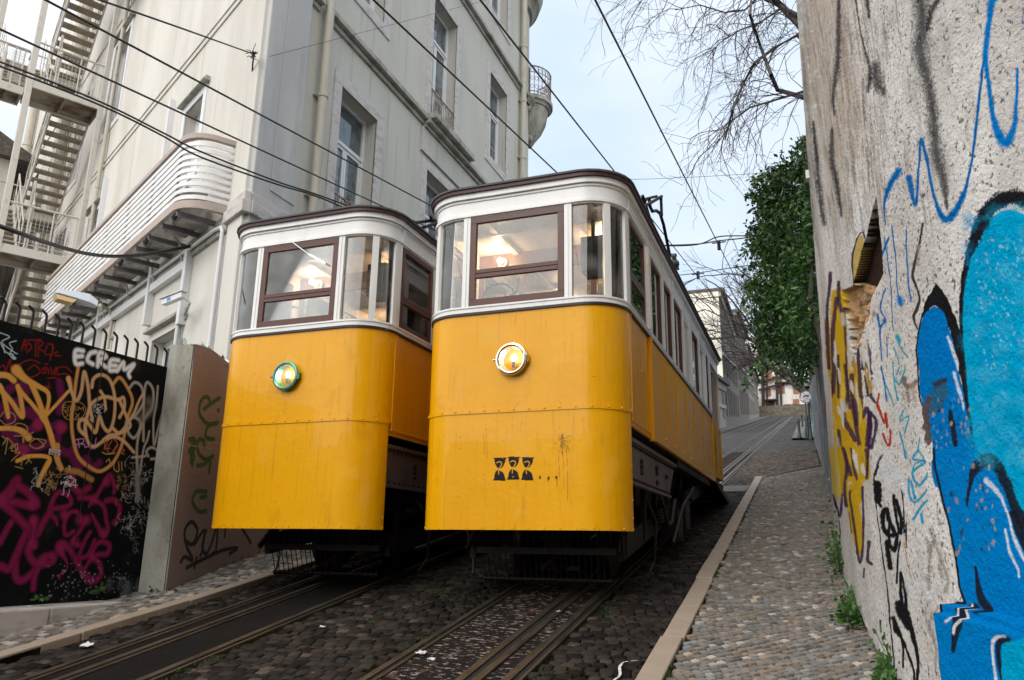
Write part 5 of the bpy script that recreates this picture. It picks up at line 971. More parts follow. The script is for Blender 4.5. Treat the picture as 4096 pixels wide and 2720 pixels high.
def wst(P,s,ox,oy,w,col,soft=.25,a=.95,grain=0,smooth=True):
    """w in photo pixels at the place of the stroke, turned into metres there"""
    Q=T_(P,s,ox,oy); ws=w if isinstance(w,(list,tuple)) else [w]*len(Q)
    pw.stroke([q[:2] for q in Q],[k*.95 for k,q in zip(ws,Q)],col,soft,a,smooth,grain)
def wfl(P,s,ox,oy,col,wob=.012,a=.97,smooth=True): pw.fill([q[:2] for q in T_(P,s,ox,oy)],col,a=a,smooth=smooth,wob=wob*450)
A4=(1.742,3100,0); A5=(1.568,3100,900); A8=(1.691,2700,1800)
W4=lambda P,w,c,**k:wst(P,*A4,w,c,**k); W5=lambda P,w,c,**k:wst(P,*A5,w,c,**k); W8=lambda P,w,c,**k:wst(P,*A8,w,c,**k)
# weather streaks on the bare upper wall
tanw=(.50,.40,.31); grey=(.075,.070,.070); mid=(.22,.20,.185)
r=random.Random(11)
for k_ in range(6): wfl([(150,-60),(600-50*k_,-60),(640-60*k_,500),(660-60*k_,900+90*k_),(600-60*k_,1300-130*k_),(300-10*k_,1568-150*k_),(230,900)],*A4,tanw,wob=.5,a=.16)
for _ in range(520):
    x=r.uniform(165,760) if r.random()<.8 else r.uniform(165,1100);y=r.uniform(-150,1400);L=r.uniform(60,500); c=r.choice([mid,grey,tanw,(.56,.48,.38),(.34,.29,.25),(.62,.58,.54),(.26,.20,.15)])
    W4([(x,y),(x+L*.06+r.gauss(0,8),y+L*.5),(x+L*.13,y+L)],[r.uniform(2,5),r.uniform(3,12),2],c,soft=.8,a=r.uniform(.15,.5),grain=1.)
for _ in range(60):
    x=r.uniform(700,1735);y=r.uniform(-100,1100);L=r.uniform(80,300); W4([(x,y),(x+r.gauss(0,10),y+L)],r.uniform(12,50),mid,soft=1.0,a=.14)
for P,w in (([(1010,-50),(1020,200),(1005,350),(1050,520),(1090,700),(1120,900),(1145,1100),(1180,1250),(1200,1450)],[70,60,70,50,45,45,50,35,12]),([(450,-20),(440,400),(415,650),(420,800)],[20,22,20,8]),([(400,900),(400,1100),(430,1250),(460,1500)],[16,26,20,16]),([(265,850),(290,1100),(310,1350),(340,1568)],[10,13,13,13]),([(560,0),(600,250),(650,480),(640,640)],[8,6,16,16]),([(640,-20),(650,120)],[16,14]),([(690,450),(700,560),(760,650)],[30,50,30]),([(1140,-20),(1080,90),(1060,200)],[30,25,20])): W4(P,w,(.035,.033,.036),soft=.9,a=.85,grain=.9)
# thin sprayed blue line
blu=(.0,.13,.40); blu2=(.0,.17,.50); cy=(.0,.34,.60); dk=(.012,.012,.014)
W4([(1560,-60),(1510,30),(1490,150),(1470,380),(1500,600),(1530,840),(1600,990),(1665,900),(1685,720),(1690,480)],[45,34,26,26,18,26,48,26,16,12],blu2,soft=.5,grain=.5)
W4([(1460,420),(1435,650),(1400,950),(1350,1250),(1280,1430),(1190,1530),(1130,1430),(1090,1250),(1060,1080),(1030,970),(1012,1150),(985,1430),(940,1240)],[12,12,12,12,28,30,16,12,14,14,10,14,26],blu,soft=.5,grain=.5)
W4([(865,1190),(800,1300),(765,1420),(768,1568)],[30,24,10,5],blu,soft=.6,grain=.6)
W4([(1735,60),(1730,160)],14,(.10,.05,.25),soft=.6)
for P,w in (([(715,80),(690,150),(675,190)],9),([(690,80),(715,300),(730,480),(735,660)],4),([(735,0),(755,250),(765,420),(780,490)],5),([(820,30),(825,250),(845,480)],6),([(690,400),(660,520),(690,600),(655,650),(665,850)],6),([(640,560),(650,640)],9),([(660,890),(685,1000),(700,1100)],8),([(695,700),(700,830)],4)): W5(P,w,blu,soft=.5,grain=.4)
for P,w in (([(780,460),(785,490)],24),([(680,600),(682,606)],16)): W5(P,w,blu2,soft=.7)
tl=(.02,.33,.42)
for P in ([(760,700),(790,770),(830,830)],[(735,770),(780,880),(760,940)],[(820,900),(780,1000),(740,940)],[(730,860),(750,1000),(770,1100)],[(690,1000),(720,1060),(745,1130)],[(800,1160),(780,1230),(830,1200),(810,1300)],[(780,1300),(800,1400),(810,1460)],[(890,1410),(930,1470),(870,1500),(850,1560)],[(900,1340),(890,1410)]): W5(P,6,tl,soft=.4,grain=.4)
W5([(760,700),(775,730)],20,tl,soft=.5)
for P in ([(1540,0),(1550,50)],[(1640,0),(1600,60),(1690,80),(1600,150),(1640,240),(1700,180)],[(1590,210),(1620,330)],[(1570,200),(1580,300),(1620,350),(1700,270)],[(1610,470),(1660,380),(1700,340)],[(1670,490),(1660,430)]): W8(P,9,(.015,.30,.52),soft=.4,grain=.4)
for P in ([(650,1060),(640,1130),(655,1170)],[(645,1130),(680,1240),(690,1180),(700,1270)],[(670,1310),(705,1385),(718,1340),(715,1290)]): W5(P,9,(.40,.035,.015),soft=.4,grain=.4)
# broken plaster: crack and rotten hole
W5([(930,-10),(905,120),(880,220),(860,320),(900,440),(885,520),(865,580),(885,650)],[8,10,14,12,8,14,10,6],(.05,.04,.035),soft=.3)
W5([(905,130),(895,250)],14,(.30,.25,.20),soft=.6,a=.6)
W5([(815,960),(815,1000),(850,1010),(880,980)],18,(.13,.08,.06),soft=.6,a=.8); W5([(830,1000),(835,1110)],12,(.22,.15,.12),soft=.8,a=.7); W5([(860,1000),(870,1100)],16,(.36,.26,.18),soft=.8,a=.7)
# yellow and purple letters, strongly foreshortened
yel=(.58,.36,.015); yel2=(.66,.50,.12); prp=(.045,.018,.06)
for P,w in (([(395,440),(400,700),(430,1000),(450,1250),(470,1568)],38),([(350,800),(380,1000),(400,1250),(420,1568)],24),([(500,900),(515,1100),(540,1300),(560,1568)],30),([(325,600),(345,850),(370,1100),(385,1400)],10)): W5(P,[k*1.5 for k in [w]*len(P)],yel,soft=.2,a=.95,grain=.3)
wfl([(545,60),(556,150),(530,280),(500,400),(484,300),(484,180),(510,90)],*A5,(.50,.37,.12)); W5([(495,400),(482,280),(484,170),(512,80),(545,45),(556,80)],6,prp)
for P in ([(345,300),(325,600),(340,900)],[(385,460),(360,700),(370,900),(365,1050)],[(430,520),(440,700),(450,900),(470,1150)],[(400,360),(400,480),(420,560)],[(395,820),(400,1000),(400,1080)],[(440,880),(455,1050),(440,1200),(500,1350)],[(480,940),(490,1150),(530,1400),(545,1568)],[(520,760),(530,1000),(545,1200),(575,1150),(590,1300),(560,1568)],[(600,1180),(630,1240),(600,1400)],[(400,1290),(410,1400),(380,1340)],[(430,1400),(480,1568)],[(550,900),(560,850),(600,930)],[(560,950),(580,1050),(625,1110)],[(605,960),(570,1050)],[(545,1080),(600,1060)],[(625,1568),(640,1490),(670,1440)],[(370,1420),(390,1568)]): W5(P,r.choice([9,12,15]),prp,soft=.35,a=.9,grain=.3)
for P in ([(590,1180),(575,1400),(545,1568)],[(500,1100),(510,1250)],[(440,1450),(450,1568)]): W5(P,18,prp,soft=.3,a=.85,grain=.3)
for P in ([(420,560),(430,620)],[(465,800),(480,900)],[(430,1100),(445,1160)],[(390,1340),(395,1380)]): W5(P,16,(.55,.53,.50),soft=.5,a=.8)
for P,w in (([(1070,0),(1085,150),(1100,300)],20),([(1120,0),(1140,150),(1150,280)],18),([(1260,0),(1250,120),(1235,200)],26),([(1200,300),(1215,450),(1235,600),(1245,690)],[26,30,24,12]),([(1235,210),(1230,330)],22)): W8(P,w*1.5 if not isinstance(w,list) else [k*1.5 for k in w],yel if w!=20 else yel2,soft=.2,a=.95,grain=.3)
for P,w in (([(1140,-10),(1165,100),(1150,250),(1160,380)],12),([(1190,-10),(1210,110),(1230,230),(1185,290),(1200,450),(1235,700),(1250,760),(1265,640),(1270,450),(1265,250)],8),([(1290,0),(1300,100),(1290,190)],12),([(1090,380),(1115,450),(1130,300)],8),([(1175,420),(1190,560)],5),([(1310,620),(1300,740),(1325,770)],12),([(1275,800),(1270,860)],6),([(1110,480),(1120,560)],5),([(1060,300),(1090,400)],6)): W8(P,w,prp,soft=.35,a=.9,grain=.3)
W8([(1200,250),(1240,225)],26,yel,a=.9)
for _ in range(26):
    x=r.uniform(350,590);y=r.uniform(620,1500);L=r.uniform(60,260); W5([(x,y),(x+r.gauss(6,5),y+L*.5),(x+r.gauss(12,6),y+L)],[r.uniform(3,6),r.uniform(8,16),3],r.choice([(.66,.64,.60),(.66,.64,.60),prp,(.40,.22,.02),(.7,.5,.05)]),soft=.4,a=.85,grain=.6)
# black tag lower down
for P,w in (([(1370,110),(1345,170),(1350,330),(1380,540),(1400,700),(1430,900),(1450,1150),(1490,1500)],5),([(1365,230),(1370,340)],24),([(1350,330),(1390,380)],10),([(1415,400),(1400,450),(1420,560),(1480,570),(1440,470),(1430,400)],14),([(1450,480),(1440,560),(1450,640)],10),([(1475,310),(1480,380),(1520,560),(1530,480),(1490,340)],12),([(1500,570),(1480,680),(1430,620),(1440,700),(1455,800)],14),([(1520,620),(1500,750),(1495,900)],6),([(1520,830),(1525,1000),(1560,1120),(1545,930),(1525,850)],10),([(1560,1100),(1600,1220),(1640,1400),(1640,1556)],[20,14,9,9]),([(1510,1040),(1530,1120),(1580,1200)],22),([(1475,1140),(1500,1220),(1540,1300),(1545,1470)],[16,20,8,6]),([(1545,1290),(1610,1470),(1620,1556)],8),([(1385,1150),(1390,1230)],4),([(1560,500),(1560,660)],5),([(1515,210),(1540,340),(1550,560)],5)): W8(P,[k*1.15 for k in w] if isinstance(w,list) else w*1.15,dk,soft=.25,a=.95,grain=.4)
for P,w in (([(1430,30),(1480,150),(1530,240)],34),([(1400,120),(1450,260)],20),([(1575,920),(1650,900),(1720,980)],26)): W8(P,w,(.62,.63,.66),soft=.6,a=.8)
for P in ([(1720,540),(1760,650),(1840,860),(1830,960)],[(1740,620),(1720,760),(1720,940)],[(1700,600),(1720,700)],[(1790,760),(1800,860)]): W8(P,13,(.20,.17,.13),soft=.8,a=.6,grain=1.5)
for P in ([(1690,1060),(1700,1150),(1740,1240),(1745,1300)],[(1740,1100),(1720,1220),(1760,1330),(1760,1480)],[(1780,1060),(1740,1140)]): W8(P,7,(.22,.20,.18),soft=.8,a=.55)
W8([(1550,630),(1570,760),(1600,920)],4,(.40,.25,.12),soft=.5,a=.7); W8([(1550,620),(1550,650)],12,(.5,.33,.18),soft=.6,a=.7)
# the big blue piece
wfl([(1315,-40),(1570,-60),(1800,-60),(1800,1700),(1245,1700),(1240,1450),(1210,1230),(1190,1080),(1176,900),(1168,700),(1168,560),(1176,430),(1200,300),(1230,180),(1270,60)],*A5,cy)
wfl([(1480,1568),(1500,1530),(1560,1480),(1640,1462),(1735,1490),(1990,1560),(1990,2400),(1430,2400)],*A4,cy)
W4([(1350,1760),(1400,1640),(1440,1540),(1500,1450),(1570,1395),(1640,1375),(1700,1380),(1745,1400),(1850,1440)],[36,50,60,62,66,62,64,66,60],dk,soft=.2,grain=.5)
W5([(1300,-10),(1250,80),(1215,180),(1190,300),(1170,430),(1162,560),(1160,700),(1175,900),(1188,1080),(1212,1230),(1242,1450),(1248,1600)],[60,40,26,24,18,14,16,20,18,14,14,14],dk,soft=.2,grain=.4)
wfl([(1000,360),(1040,400),(1075,450),(1100,520),(1135,610),(1160,700),(1176,900),(1180,1000),(1150,930),(1120,780),(1080,640),(1040,540),(990,505),(950,540),(920,580),(925,510),(950,450),(975,420)],*A5,dk,wob=.02)
wfl([(990,505),(1045,540),(1080,640),(1120,780),(1150,930),(1175,1060),(1200,1200),(1232,1400),(1250,1640),(1000,1640),(985,1400),(960,1280),(918,1130),(903,1050),(893,900),(885,800),(890,700),(915,600),(945,545)],*A5,blu2,wob=.015)
W5([(918,560),(890,680),(880,800),(888,900),(900,1060),(915,1130)],6,dk,soft=.3)
for P,w in (([(1075,700),(1100,760),(1130,850),(1145,910)],[8,14,12,6]),([(1120,930),(1140,1010),(1165,1090),(1175,1160)],[14,12,9,5])): W5(P,w,(.60,.68,.78),soft=.6,a=.9,grain=.4)
wfl([(970,1060),(1010,990),(1060,990),(1075,1060),(1040,1150),(960,1180)],*A5,(.03,.10,.14),a=.75,wob=.05)
wfl([(915,1130),(960,1060),(970,1200),(975,1350),(940,1370),(925,1250)],*A5,(.10,.065,.05),a=.9,wob=.04)
W5([(1090,1170),(1110,1300),(1125,1430)],[16,22,12],dk,soft=.4,grain=.5); W5([(1000,1000),(1060,975)],22,(.03,.04,.05),soft=.6)
for _ in range(70): x=r.uniform(985,1230);y=r.uniform(1080,1568); W5([(x,y),(x+r.gauss(0,3),y+r.uniform(5,22))],r.uniform(3,9),r.choice([(.38,.25,.14),(.02,.03,.05),(.10,.28,.5),(.45,.33,.2)]),soft=.6,a=.8)
BL8=[(1745,-10),(1760,150),(1800,340),(1840,480),(1870,640),(1900,780),(1925,920),(1965,1030)]
wfl(BL8+[(1895,1045),(1897,1105),(1860,1130),(1880,1300),(1910,1640),(2700,1640),(2700,500),(2380,520),(2330,430),(2280,330),(2230,200),(2180,100),(2110,60),(2050,80),(2010,-20)],*A8,(.0,.19,.53),wob=.012)
W8(BL8+[(1960,1032)],[9]*8+[9],dk,soft=.25); W8([(1965,1032),(1895,1042),(1897,1105),(1862,1130),(1878,1300),(1908,1560)],9,dk,soft=.25)
W8([(1965,375),(1985,250),(2005,160),(2050,90),(2110,70),(2170,110),(2220,200),(2270,330),(2320,440),(2390,540),(2500,640)],[8,14,26,46,52,46,40,36,44,44,44],dk,soft=.2,grain=.4)
W8([(2275,430),(2320,540),(2361,660)],[26,34,30],dk,soft=.25)
W8([(2030,790),(2045,900),(2070,1000),(2120,1080)],[8,18,34,30],dk,soft=.3)
for P,w in (([(2095,205),(2150,260),(2200,330),(2240,430),(2280,560),(2310,650),(2361,760)],[20,18,12,9,10,12,9]),([(2230,540),(2260,680),(2310,800),(2320,860)],[8,10,8,7])): W8(P,w,(.62,.70,.80),soft=.6,a=.9,grain=.5)
W8([(2025,1080),(2050,1150),(2030,1250),(2015,1360)],[44,38,26,14],dk,soft=.25); W8([(2060,1085),(2075,1140),(2030,1190),(2020,1240)],10,(.66,.68,.7),soft=.3); W8([(2010,1050),(2005,1130),(1970,1165)],8,(.66,.68,.72),soft=.5)
W8([(2361,1265),(2290,1275),(2270,1350),(2290,1556)],[12,12,10,9],(.66,.68,.72),soft=.4); W8([(2380,1290),(2320,1300),(2310,1400),(2340,1560)],[26,20,16,20],dk,soft=.3)
wfl([(2340,1310),(2700,1250),(2700,1700),(2370,1700),(2330,1420)],*A8,cy)
for _ in range(40): x=r.uniform(1770,2160);y=r.uniform(60,760); W8([(x,y),(x+r.gauss(0,3),y+r.uniform(6,26))],r.uniform(4,12),r.choice([(.42,.30,.19),(.02,.03,.05),(.35,.25,.15)]),soft=.7,a=.75)
for _ in range(220):   # cloudy spray in the cyan
    x=r.uniform(1200,1650);y=r.uniform(-100,1500); W5([(x,y),(x+r.gauss(0,10),y+r.gauss(0,30))],r.uniform(14,50),r.choice([(.0,.28,.58),(.01,.42,.68),(.0,.24,.50),(.10,.46,.66)]),soft=1.1,a=.28,grain=1.2)
for _ in range(160): x=r.uniform(1250,1600);y=r.uniform(60,900); W5([(x,y),(x+2,y+3)],r.uniform(3,9),(.30,.55,.68),soft=.7,a=.6)
# relief: soft unevenness, lumps, plinth and the rotten hole
disp=.030*(fbm(US*1.3,Z*1.1,21)-.5)+.014*(fbm(US*7,Z*5,22)-.5)+.008*(fbm(US*26,Z*22,23)-.5)
pl=np.array([q[:2] for q in T_([(1890,1040),(2160,1100),(2400,1170),(2700,1240)],*A8)])
zt=np.interp(U,pl[:,0],pl[:,1],left=pl[0,1],right=pl[-1,1]); inpl=((U>pl[0,0]-4)&(V_<zt)).astype(float); disp+=.06*inpl
zt2=zt-30; disp+=.03*((U>pl[0,0]-4)&(V_<zt2))
HOLE=[(715,790),(720,900),(700,960)]
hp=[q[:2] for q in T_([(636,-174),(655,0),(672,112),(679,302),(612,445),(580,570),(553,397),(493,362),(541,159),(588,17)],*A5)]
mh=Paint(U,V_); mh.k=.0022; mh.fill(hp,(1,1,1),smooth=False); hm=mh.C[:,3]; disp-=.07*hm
oc=[q[:2] for q in T_([(430,420),(500,380),(565,400),(592,540),(550,680),(520,760),(490,840),(470,700),(440,560)],*A5)]
mo=Paint(U,V_); mo.k=.0022; mo.fill(oc,(1,1,1),smooth=True,wob=14); disp-=mo.C[:,3]*(.05+.10*(fbm(US*14,Z*14,31)-.4))
pw.fill(oc,(.46,.28,.14),wob=14,a=.95); 
for _ in range(60):
    x=r.gauss(520,35);y=r.uniform(420,780); W5([(x,y),(x+r.gauss(0,6),y+r.gauss(0,10))],r.uniform(4,14),r.choice([(.25,.13,.06),(.56,.38,.22),(.10,.05,.03),(.50,.45,.38)]),soft=.7,a=.7)
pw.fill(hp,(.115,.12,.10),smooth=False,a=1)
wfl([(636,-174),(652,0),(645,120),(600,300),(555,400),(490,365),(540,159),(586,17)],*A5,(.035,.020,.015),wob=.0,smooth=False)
for k in range(7): W5([(600+9*k,360-30*k),(618+7*k,420-50*k)],3,(.20,.21,.17),soft=.4,a=.7)
disp+=-.02*(Z<(TS*dist-H+.12))
tx=np.gradient(cv[:,0],cum);ty=np.gradient(cv[:,1],cum); TX=np.interp(Sx,cum,tx);TY=np.interp(Sx,cum,ty); nrm=np.hypot(TX,TY); NX,NY=TY/nrm,-TX/nrm   # towards the street side
NX=-np.abs(NX)*np.sign(1); 
V=np.stack([np.tile(CX,nr)+LEAN*Z+np.tile(NX,nr)*disp,np.tile(CY,nr)+np.tile(-np.abs(NY),nr)*disp,Z],1)
Mt['graffiti']=mat('rough_plaster',(.74,.72,.695),.95,spec=.02,attr='paint',var=[((.36,.32,.285),(1.2,1.2,.5),.42,.66,.6),((.10,.09,.085),(48,48,40),.57,.64,.9)],bump=((62,62,50),.9,3,.016),bump2=(190,.6,2,.006))
gw=thing('graffiti_wall','tall rough plaster wall at the right edge, painted with large blue and black graffiti letters','wall',(.5,5.5,gz(5.5)))
i=(np.arange(nr-1)[:,None]*ncol+np.arange(ncol-1)[None,:]).ravel()
npmesh('painted_plaster',V,np.stack([i,i+1,i+1+ncol,i+ncol],1),Mt['graffiti'],gw,cols=pw.C,cname='paint')
b=MB(); 
zs_=[gz(9)-.4,10.5]
b.poly([(cv[0][0]+LEAN*zs_[0]+.002,9.1,zs_[0]),(3.2,9.5,zs_[0]),(3.2,9.5,10.5),(cv[0][0]+LEAN*10.5,9.1,10.5)]); b.poly([(cv[0][0]+.1,9.1,10.5),(3.2,9.5,10.5),(5.5,2.3,10.5),(1.05,3.3,10.5)]); b.build('wall_end',Mt['stonedirty'],gw,fix=False)
q=atY(3243,705,9.0); b=MB(); b.bx(q[0]-.055,q[0]+.06,8.93,8.99,q[2]-.05,q[2]+.055); b.build('small_plaque',Mt['winwhite'],gw,bevel=.003)
# lower wall further up the slope
nu,nz4=360,150; Y_=np.geomspace(9.12,38.5,nu); U=np.tile(Y_,nz4); ZZ=np.repeat(np.linspace(-.1,2.45,nz4),nu); pf=Paint(U,ZZ); r=random.Random(4)
for _ in range(260):
    y=r.uniform(9.2,38);z=r.uniform(.2,2.1);c=r.choice([(.02,.11,.22),(.10,.03,.10),(.02,.20,.22),(.35,.36,.38),(.05,.05,.06),(.02,.10,.28),(.28,.20,.10)])
    pf.stroke([(y,z),(y+r.gauss(0,.25),z+r.uniform(-.6,.6)),(y+r.gauss(.2,.3),z+r.gauss(0,.5))],r.uniform(.06,.30),c,.4,.85)
for k in range(9): pf.stroke([(34.5,2.3-k*.22),(36.5,2.2-k*.22),(34.5,2.1-k*.22)],.08,(.03,.42,.42),.3,.95)
V=np.stack([.285+.02*fbm(U,ZZ,2),U,ZZ+TS*U-H],1); i=(np.arange(nz4-1)[:,None]*nu+np.arange(nu-1)[None,:]).ravel()
Mt['lowwall']=mat('grey_old_plaster',(.23,.215,.20),.9,attr='paint',var=[((.10,.09,.08),(2,1,2),.42,.65,.7)],bump=(20,.5,4,.02))
lw=thing('garden_wall','long lower wall with faded blue and purple tags running up the slope under the ivy','wall',(.3,20,gz(20)))
npmesh('painted_face',V,np.stack([i,i+1,i+1+nu,i+nu],1),Mt['lowwall'],lw,cols=pf.C,cname='paint')
b=MB(); b.hexa([(.31,9.12,gz(9)-.3),(.7,9.12,gz(9)-.3),(.7,38.5,gz(38.5)-.3),(.31,38.5,gz(38.5)-.3),(.31,9.12,gz(9.12)+2.44),(.7,9.12,gz(9.12)+2.44),(.7,38.5,gz(38.5)+2.44),(.31,38.5,gz(38.5)+2.44)]); b.build('wall_core',Mt['stonedirty'],lw)
# ------------------------------------------------------------------ foliage
def leafmat(name,a,bc,c):
    return mat(name,a,.42,attr='tone' if name=='ivy_leaves' else None,var=[(bc,1.3,.40,.62,.8),(c,7,.50,.68,.7)])
Mt['ivy']=leafmat('ivy_leaves',(.022,.072,.010),(.042,.125,.013),(.10,.20,.025)); Mt['weed']=leafmat('weed_leaves',(.030,.085,.012),(.045,.12,.018),(.07,.17,.03)); Mt['bark']=mat('grey_bark',(.075,.062,.055),.9,var=[((.035,.028,.025),(12,12,3),.45,.65,.7)],bump=(25,.6,4,.01))
Mt['twig']=mat('thin_twigs',(.055,.042,.042),.9)
def leaves(cs,size,asp=.5,droop=.4,seed=1):
    g=np.random.default_rng(seed); n=len(cs); d=g.normal(0,1,(n,3)); d[:,2]-=droop; d/=np.linalg.norm(d,axis=1)[:,None]; w=g.normal(0,1,(n,3)); w-=(w*d).sum(1)[:,None]*d; w/=np.linalg.norm(w,axis=1)[:,None]
    L=(size*g.uniform(.6,1.35,n))[:,None]; nrm=np.cross(d,w)
    p0=cs; p1=cs+d*L*.45+w*L*asp*.5-nrm*L*.06; p2=cs+d*L; p3=cs+d*L*.45-w*L*asp*.5-nrm*L*.06
    V=np.stack([p0,p1,p2,p3],1).reshape(-1,3); k=np.arange(n)*4; return V,np.stack([k,k+1,k+2,k+3],1)
g=np.random.default_rng(12)
cl=[]
blobs=[(3060,730,14,1.0,.35),(3230,640,13,.9,.35),(3160,700,13.5,1.1,.4),(3110,850,14,1.2,.5),(3200,850,13,1.2,.5),(3060,900,14.5,.8,.42),(3050,1020,15,1.0,.42),(3140,1050,14,1.5,.55),(3230,1100,13,1.2,.5),(3075,1150,15,1.0,.48),(3080,1270,16,1.0,.50),(3170,1270,15,1.6,.6),(3110,1370,16.5,1.0,.50),(3190,1385,16,1.1,.45),(3140,1430,18,.5,.32),(3240,1380,14,1.2,.5),(3255,900,12,1.0,.4),(3262,1250,12.5,.8,.4),(3262,700,12,.7,.3),(3190,560,13.5,.35,.12),(3245,560,12.5,.5,.2),(3040,800,14.3,.5,.18),(3150,1200,14,1.3,.6)]
for x,y,D,m,s in blobs:
    c=atY(x+32,y+(22 if y<1300 else 0),D); n=int(950*m); p=g.normal(0,1,(n,3)); p/=np.linalg.norm(p,axis=1)[:,None]; rr=g.uniform(.55,1.12,n)[:,None]; q=p*rr*np.array([s*.86,s*1.5,s*1.25]); q+=.10*np.sin(q[:,[1,2,0]]*17); q+=(.12*g.normal(0,1,3)); cl.append(c+q)
    for _ in range(int(5*m)):
        a=g.normal(0,1,3); a/=np.linalg.norm(a); a[2]=abs(a[2])*.4; e=c+a*np.array([s,s*1.4,s*1.2])*1.05; cl.append(e+g.normal(0,.075,(60,3)))
for k_ in range(70):   # hanging and outward shoots along the street side
    x=g.choice([3050,3060,3075,3090,3120,3160,3200,3240])+g.normal(0,12); y=g.uniform(620,1480); y=max(y,1000-(x-3050)*2.2) ; p=atY(x,y,14+g.normal(0,.8)); d=np.array([g.uniform(-1.1,-.2),g.normal(0,.4),g.uniform(-.5,.9)]); L=g.uniform(.25,.75); q=[]
    for m_ in range(int(L/.028)):
        p=p+d/np.linalg.norm(d)*.028; d=d+np.array([0,0,-.10])+g.normal(0,.08,3); q.append(p+g.normal(0,.018,3))
    cl.append(np.array(q))
cl=np.concatenate(cl); cl=cl[~((cl[:,0]>.2)&(cl[:,2]<gz(cl[:,1])+2.3))]
iv=thing('ivy_bush','dense dark green climbing bush hanging over the wall on the right','bush',(.4,14,gz(14)))
V,Fq=leaves(cl,.105,.46,.5,3); tn=.45+1.1*fbm(cl[:,1]*1.6+cl[:,0]*3,cl[:,2]*2.2,9)*g.uniform(.6,1.5,len(cl)); tn=np.repeat(tn,4)[:,None]*np.array([[1.,1.,.9]]); npmesh('foliage',V,Fq,Mt['ivy'],iv,smooth=False,cols=tn)
b=MB()
for k in range(7):
    y=12+k*1.1; b.tube([(.48,y,gz(y)+1.6),(.2,y,gz(y)+3.2),(.35,y+.3,gz(y)+4.2),(.3,y+.4,gz(y)+4.8)],[.05,.04,.025,.01],6)
b.build('stem',Mt['bark'],iv,smooth=True)
RMIN=[.0028]
def grow(b,p,d,L,r,lv,rng_,spread=.55,grav=-.06,curl=.25,nmax=4):
    P=[np.array(p,float)]; n=max(3,int(L/.16)); d=np.array(d,float); d/=np.linalg.norm(d); kids=[]
    for k in range(n):
        d=d+rng_.normal(0,curl*.35,3)+np.array([0,0,grav*(1+lv*.8)]); d/=np.linalg.norm(d); P.append(P[-1]+d*L/n)
        if lv>0 and k>n*.15 and rng_.random()<nmax/n: kids.append((P[-1].copy(),d.copy(),1-k/n))
    b.tube(P,list(np.linspace(r,max(r*.35,RMIN[0]),len(P))),5 if r>.02 else 3,False)
    for q,dd,t in kids:
        nd_=dd+rng_.normal(0,spread,3); grow(b,q,nd_,L*(.35+.35*rng_.random()),max(r*.5,RMIN[0]),lv-1,rng_,spread,grav,curl,nmax)
tr=thing('bare_tree','bare winter tree behind the graffiti wall with drooping twigs against the sky','tree',(1.6,12,gz(12)))
gg=np.random.default_rng(5)
limbs=[([(3330,300),(3200,95),(3130,30),(3060,-40),(2960,-120)],12,.085),([(3330,120),(3190,60),(3060,-5),(2900,-30),(2700,-60),(2560,-90)],12,.04),([(3330,420),(3215,390),(3110,360),(3085,300),(3040,180),(3000,60),(3010,-60)],11.5,.045),([(3320,260),(3190,140),(3100,190),(3020,250),(2975,330),(2930,440),(2900,560)],11.5,.035),([(3300,330),(3200,370),(3100,400),(3000,430),(2930,480),(2880,560)],11.2,.022),([(3130,30),(3040,90),(2960,120),(2880,170),(2830,230)],11.8,.018),([(2960,-120),(2800,-100),(2640,-70),(2520,-30)],12,.05),([(3060,-40),(2980,40),(2900,50),(2800,20),(2700,40)],12.3,.02)]
b=MB(); b.tube([(1.9,12,gz(12)-.2),(1.8,12,3.5),(1.5,12,6.2),tuple(atY(3330,120,12))],[.26,.22,.16,.10],10)
for pts_,D,r0 in limbs:
    P=[atY(x,y,D+.4*k*(-1)**k*.5) for k,(x,y) in enumerate(pts_)]; P3=np.array(P); b.tube([*P3],list(np.linspace(r0,r0*.35,len(P3))),7 if r0>.03 else 5,False)
b.build('trunk',Mt['bark'],tr,smooth=True)
b=MB()
for pts_,D,r0 in limbs:
    P=np.array([atY(x,y,D) for x,y in pts_])
    for k in range(len(P)-1):
        for m in range(4 if k>0 else 2):
            t=gg.random(); q=P[k]*(1-t)+P[k+1]*t; dd=(P[k+1]-P[k]); dd=dd/np.linalg.norm(dd)+gg.normal(0,.7,3)+np.array([-.25,0,-.45]); grow(b,q,dd,gg.uniform(.5,1.35),.009,2,gg,.7,-.07,.62,3.4)
b.build('crown',Mt['twig'],tr,fix=False)
def baretree(name,label,base,h,rad,seed,lean=0):
    t=thing(name,label,'tree',base); b=MB(); g2=np.random.default_rng(seed); bx,by,bz=base; RMIN[0]=.012; tp=(bx-lean,by,bz+h*.35); b.tube([base,(bx-lean*.3,by,bz+h*.2),tp],[rad,rad*.8,rad*.6],8); b.build('trunk',Mt['bark'],t,smooth=True)
    b=MB()
    for k in range(15): a=g2.uniform(0,6.28); grow(b,tp,(math.cos(a)*.8,math.sin(a)*.8,g2.uniform(.5,1.3)),h*g2.uniform(.4,.62),rad*.35,3,g2,.6,.0,.2,5)
    b.build('crown',Mt['twig'],t,fix=False); return t
q=atY(3120,1560,50); baretree('bare_tree','fine twigged bare tree far up the street beyond the ivy',(1.0,50,gz(50)),12.6,.28,31,2.4)
q=atY(3110,1560,72); baretree('bare_tree','dark bare tree in front of the white ruined house at the top of the street',(1.2,72,gz(72)),12,.3,44,2.6)
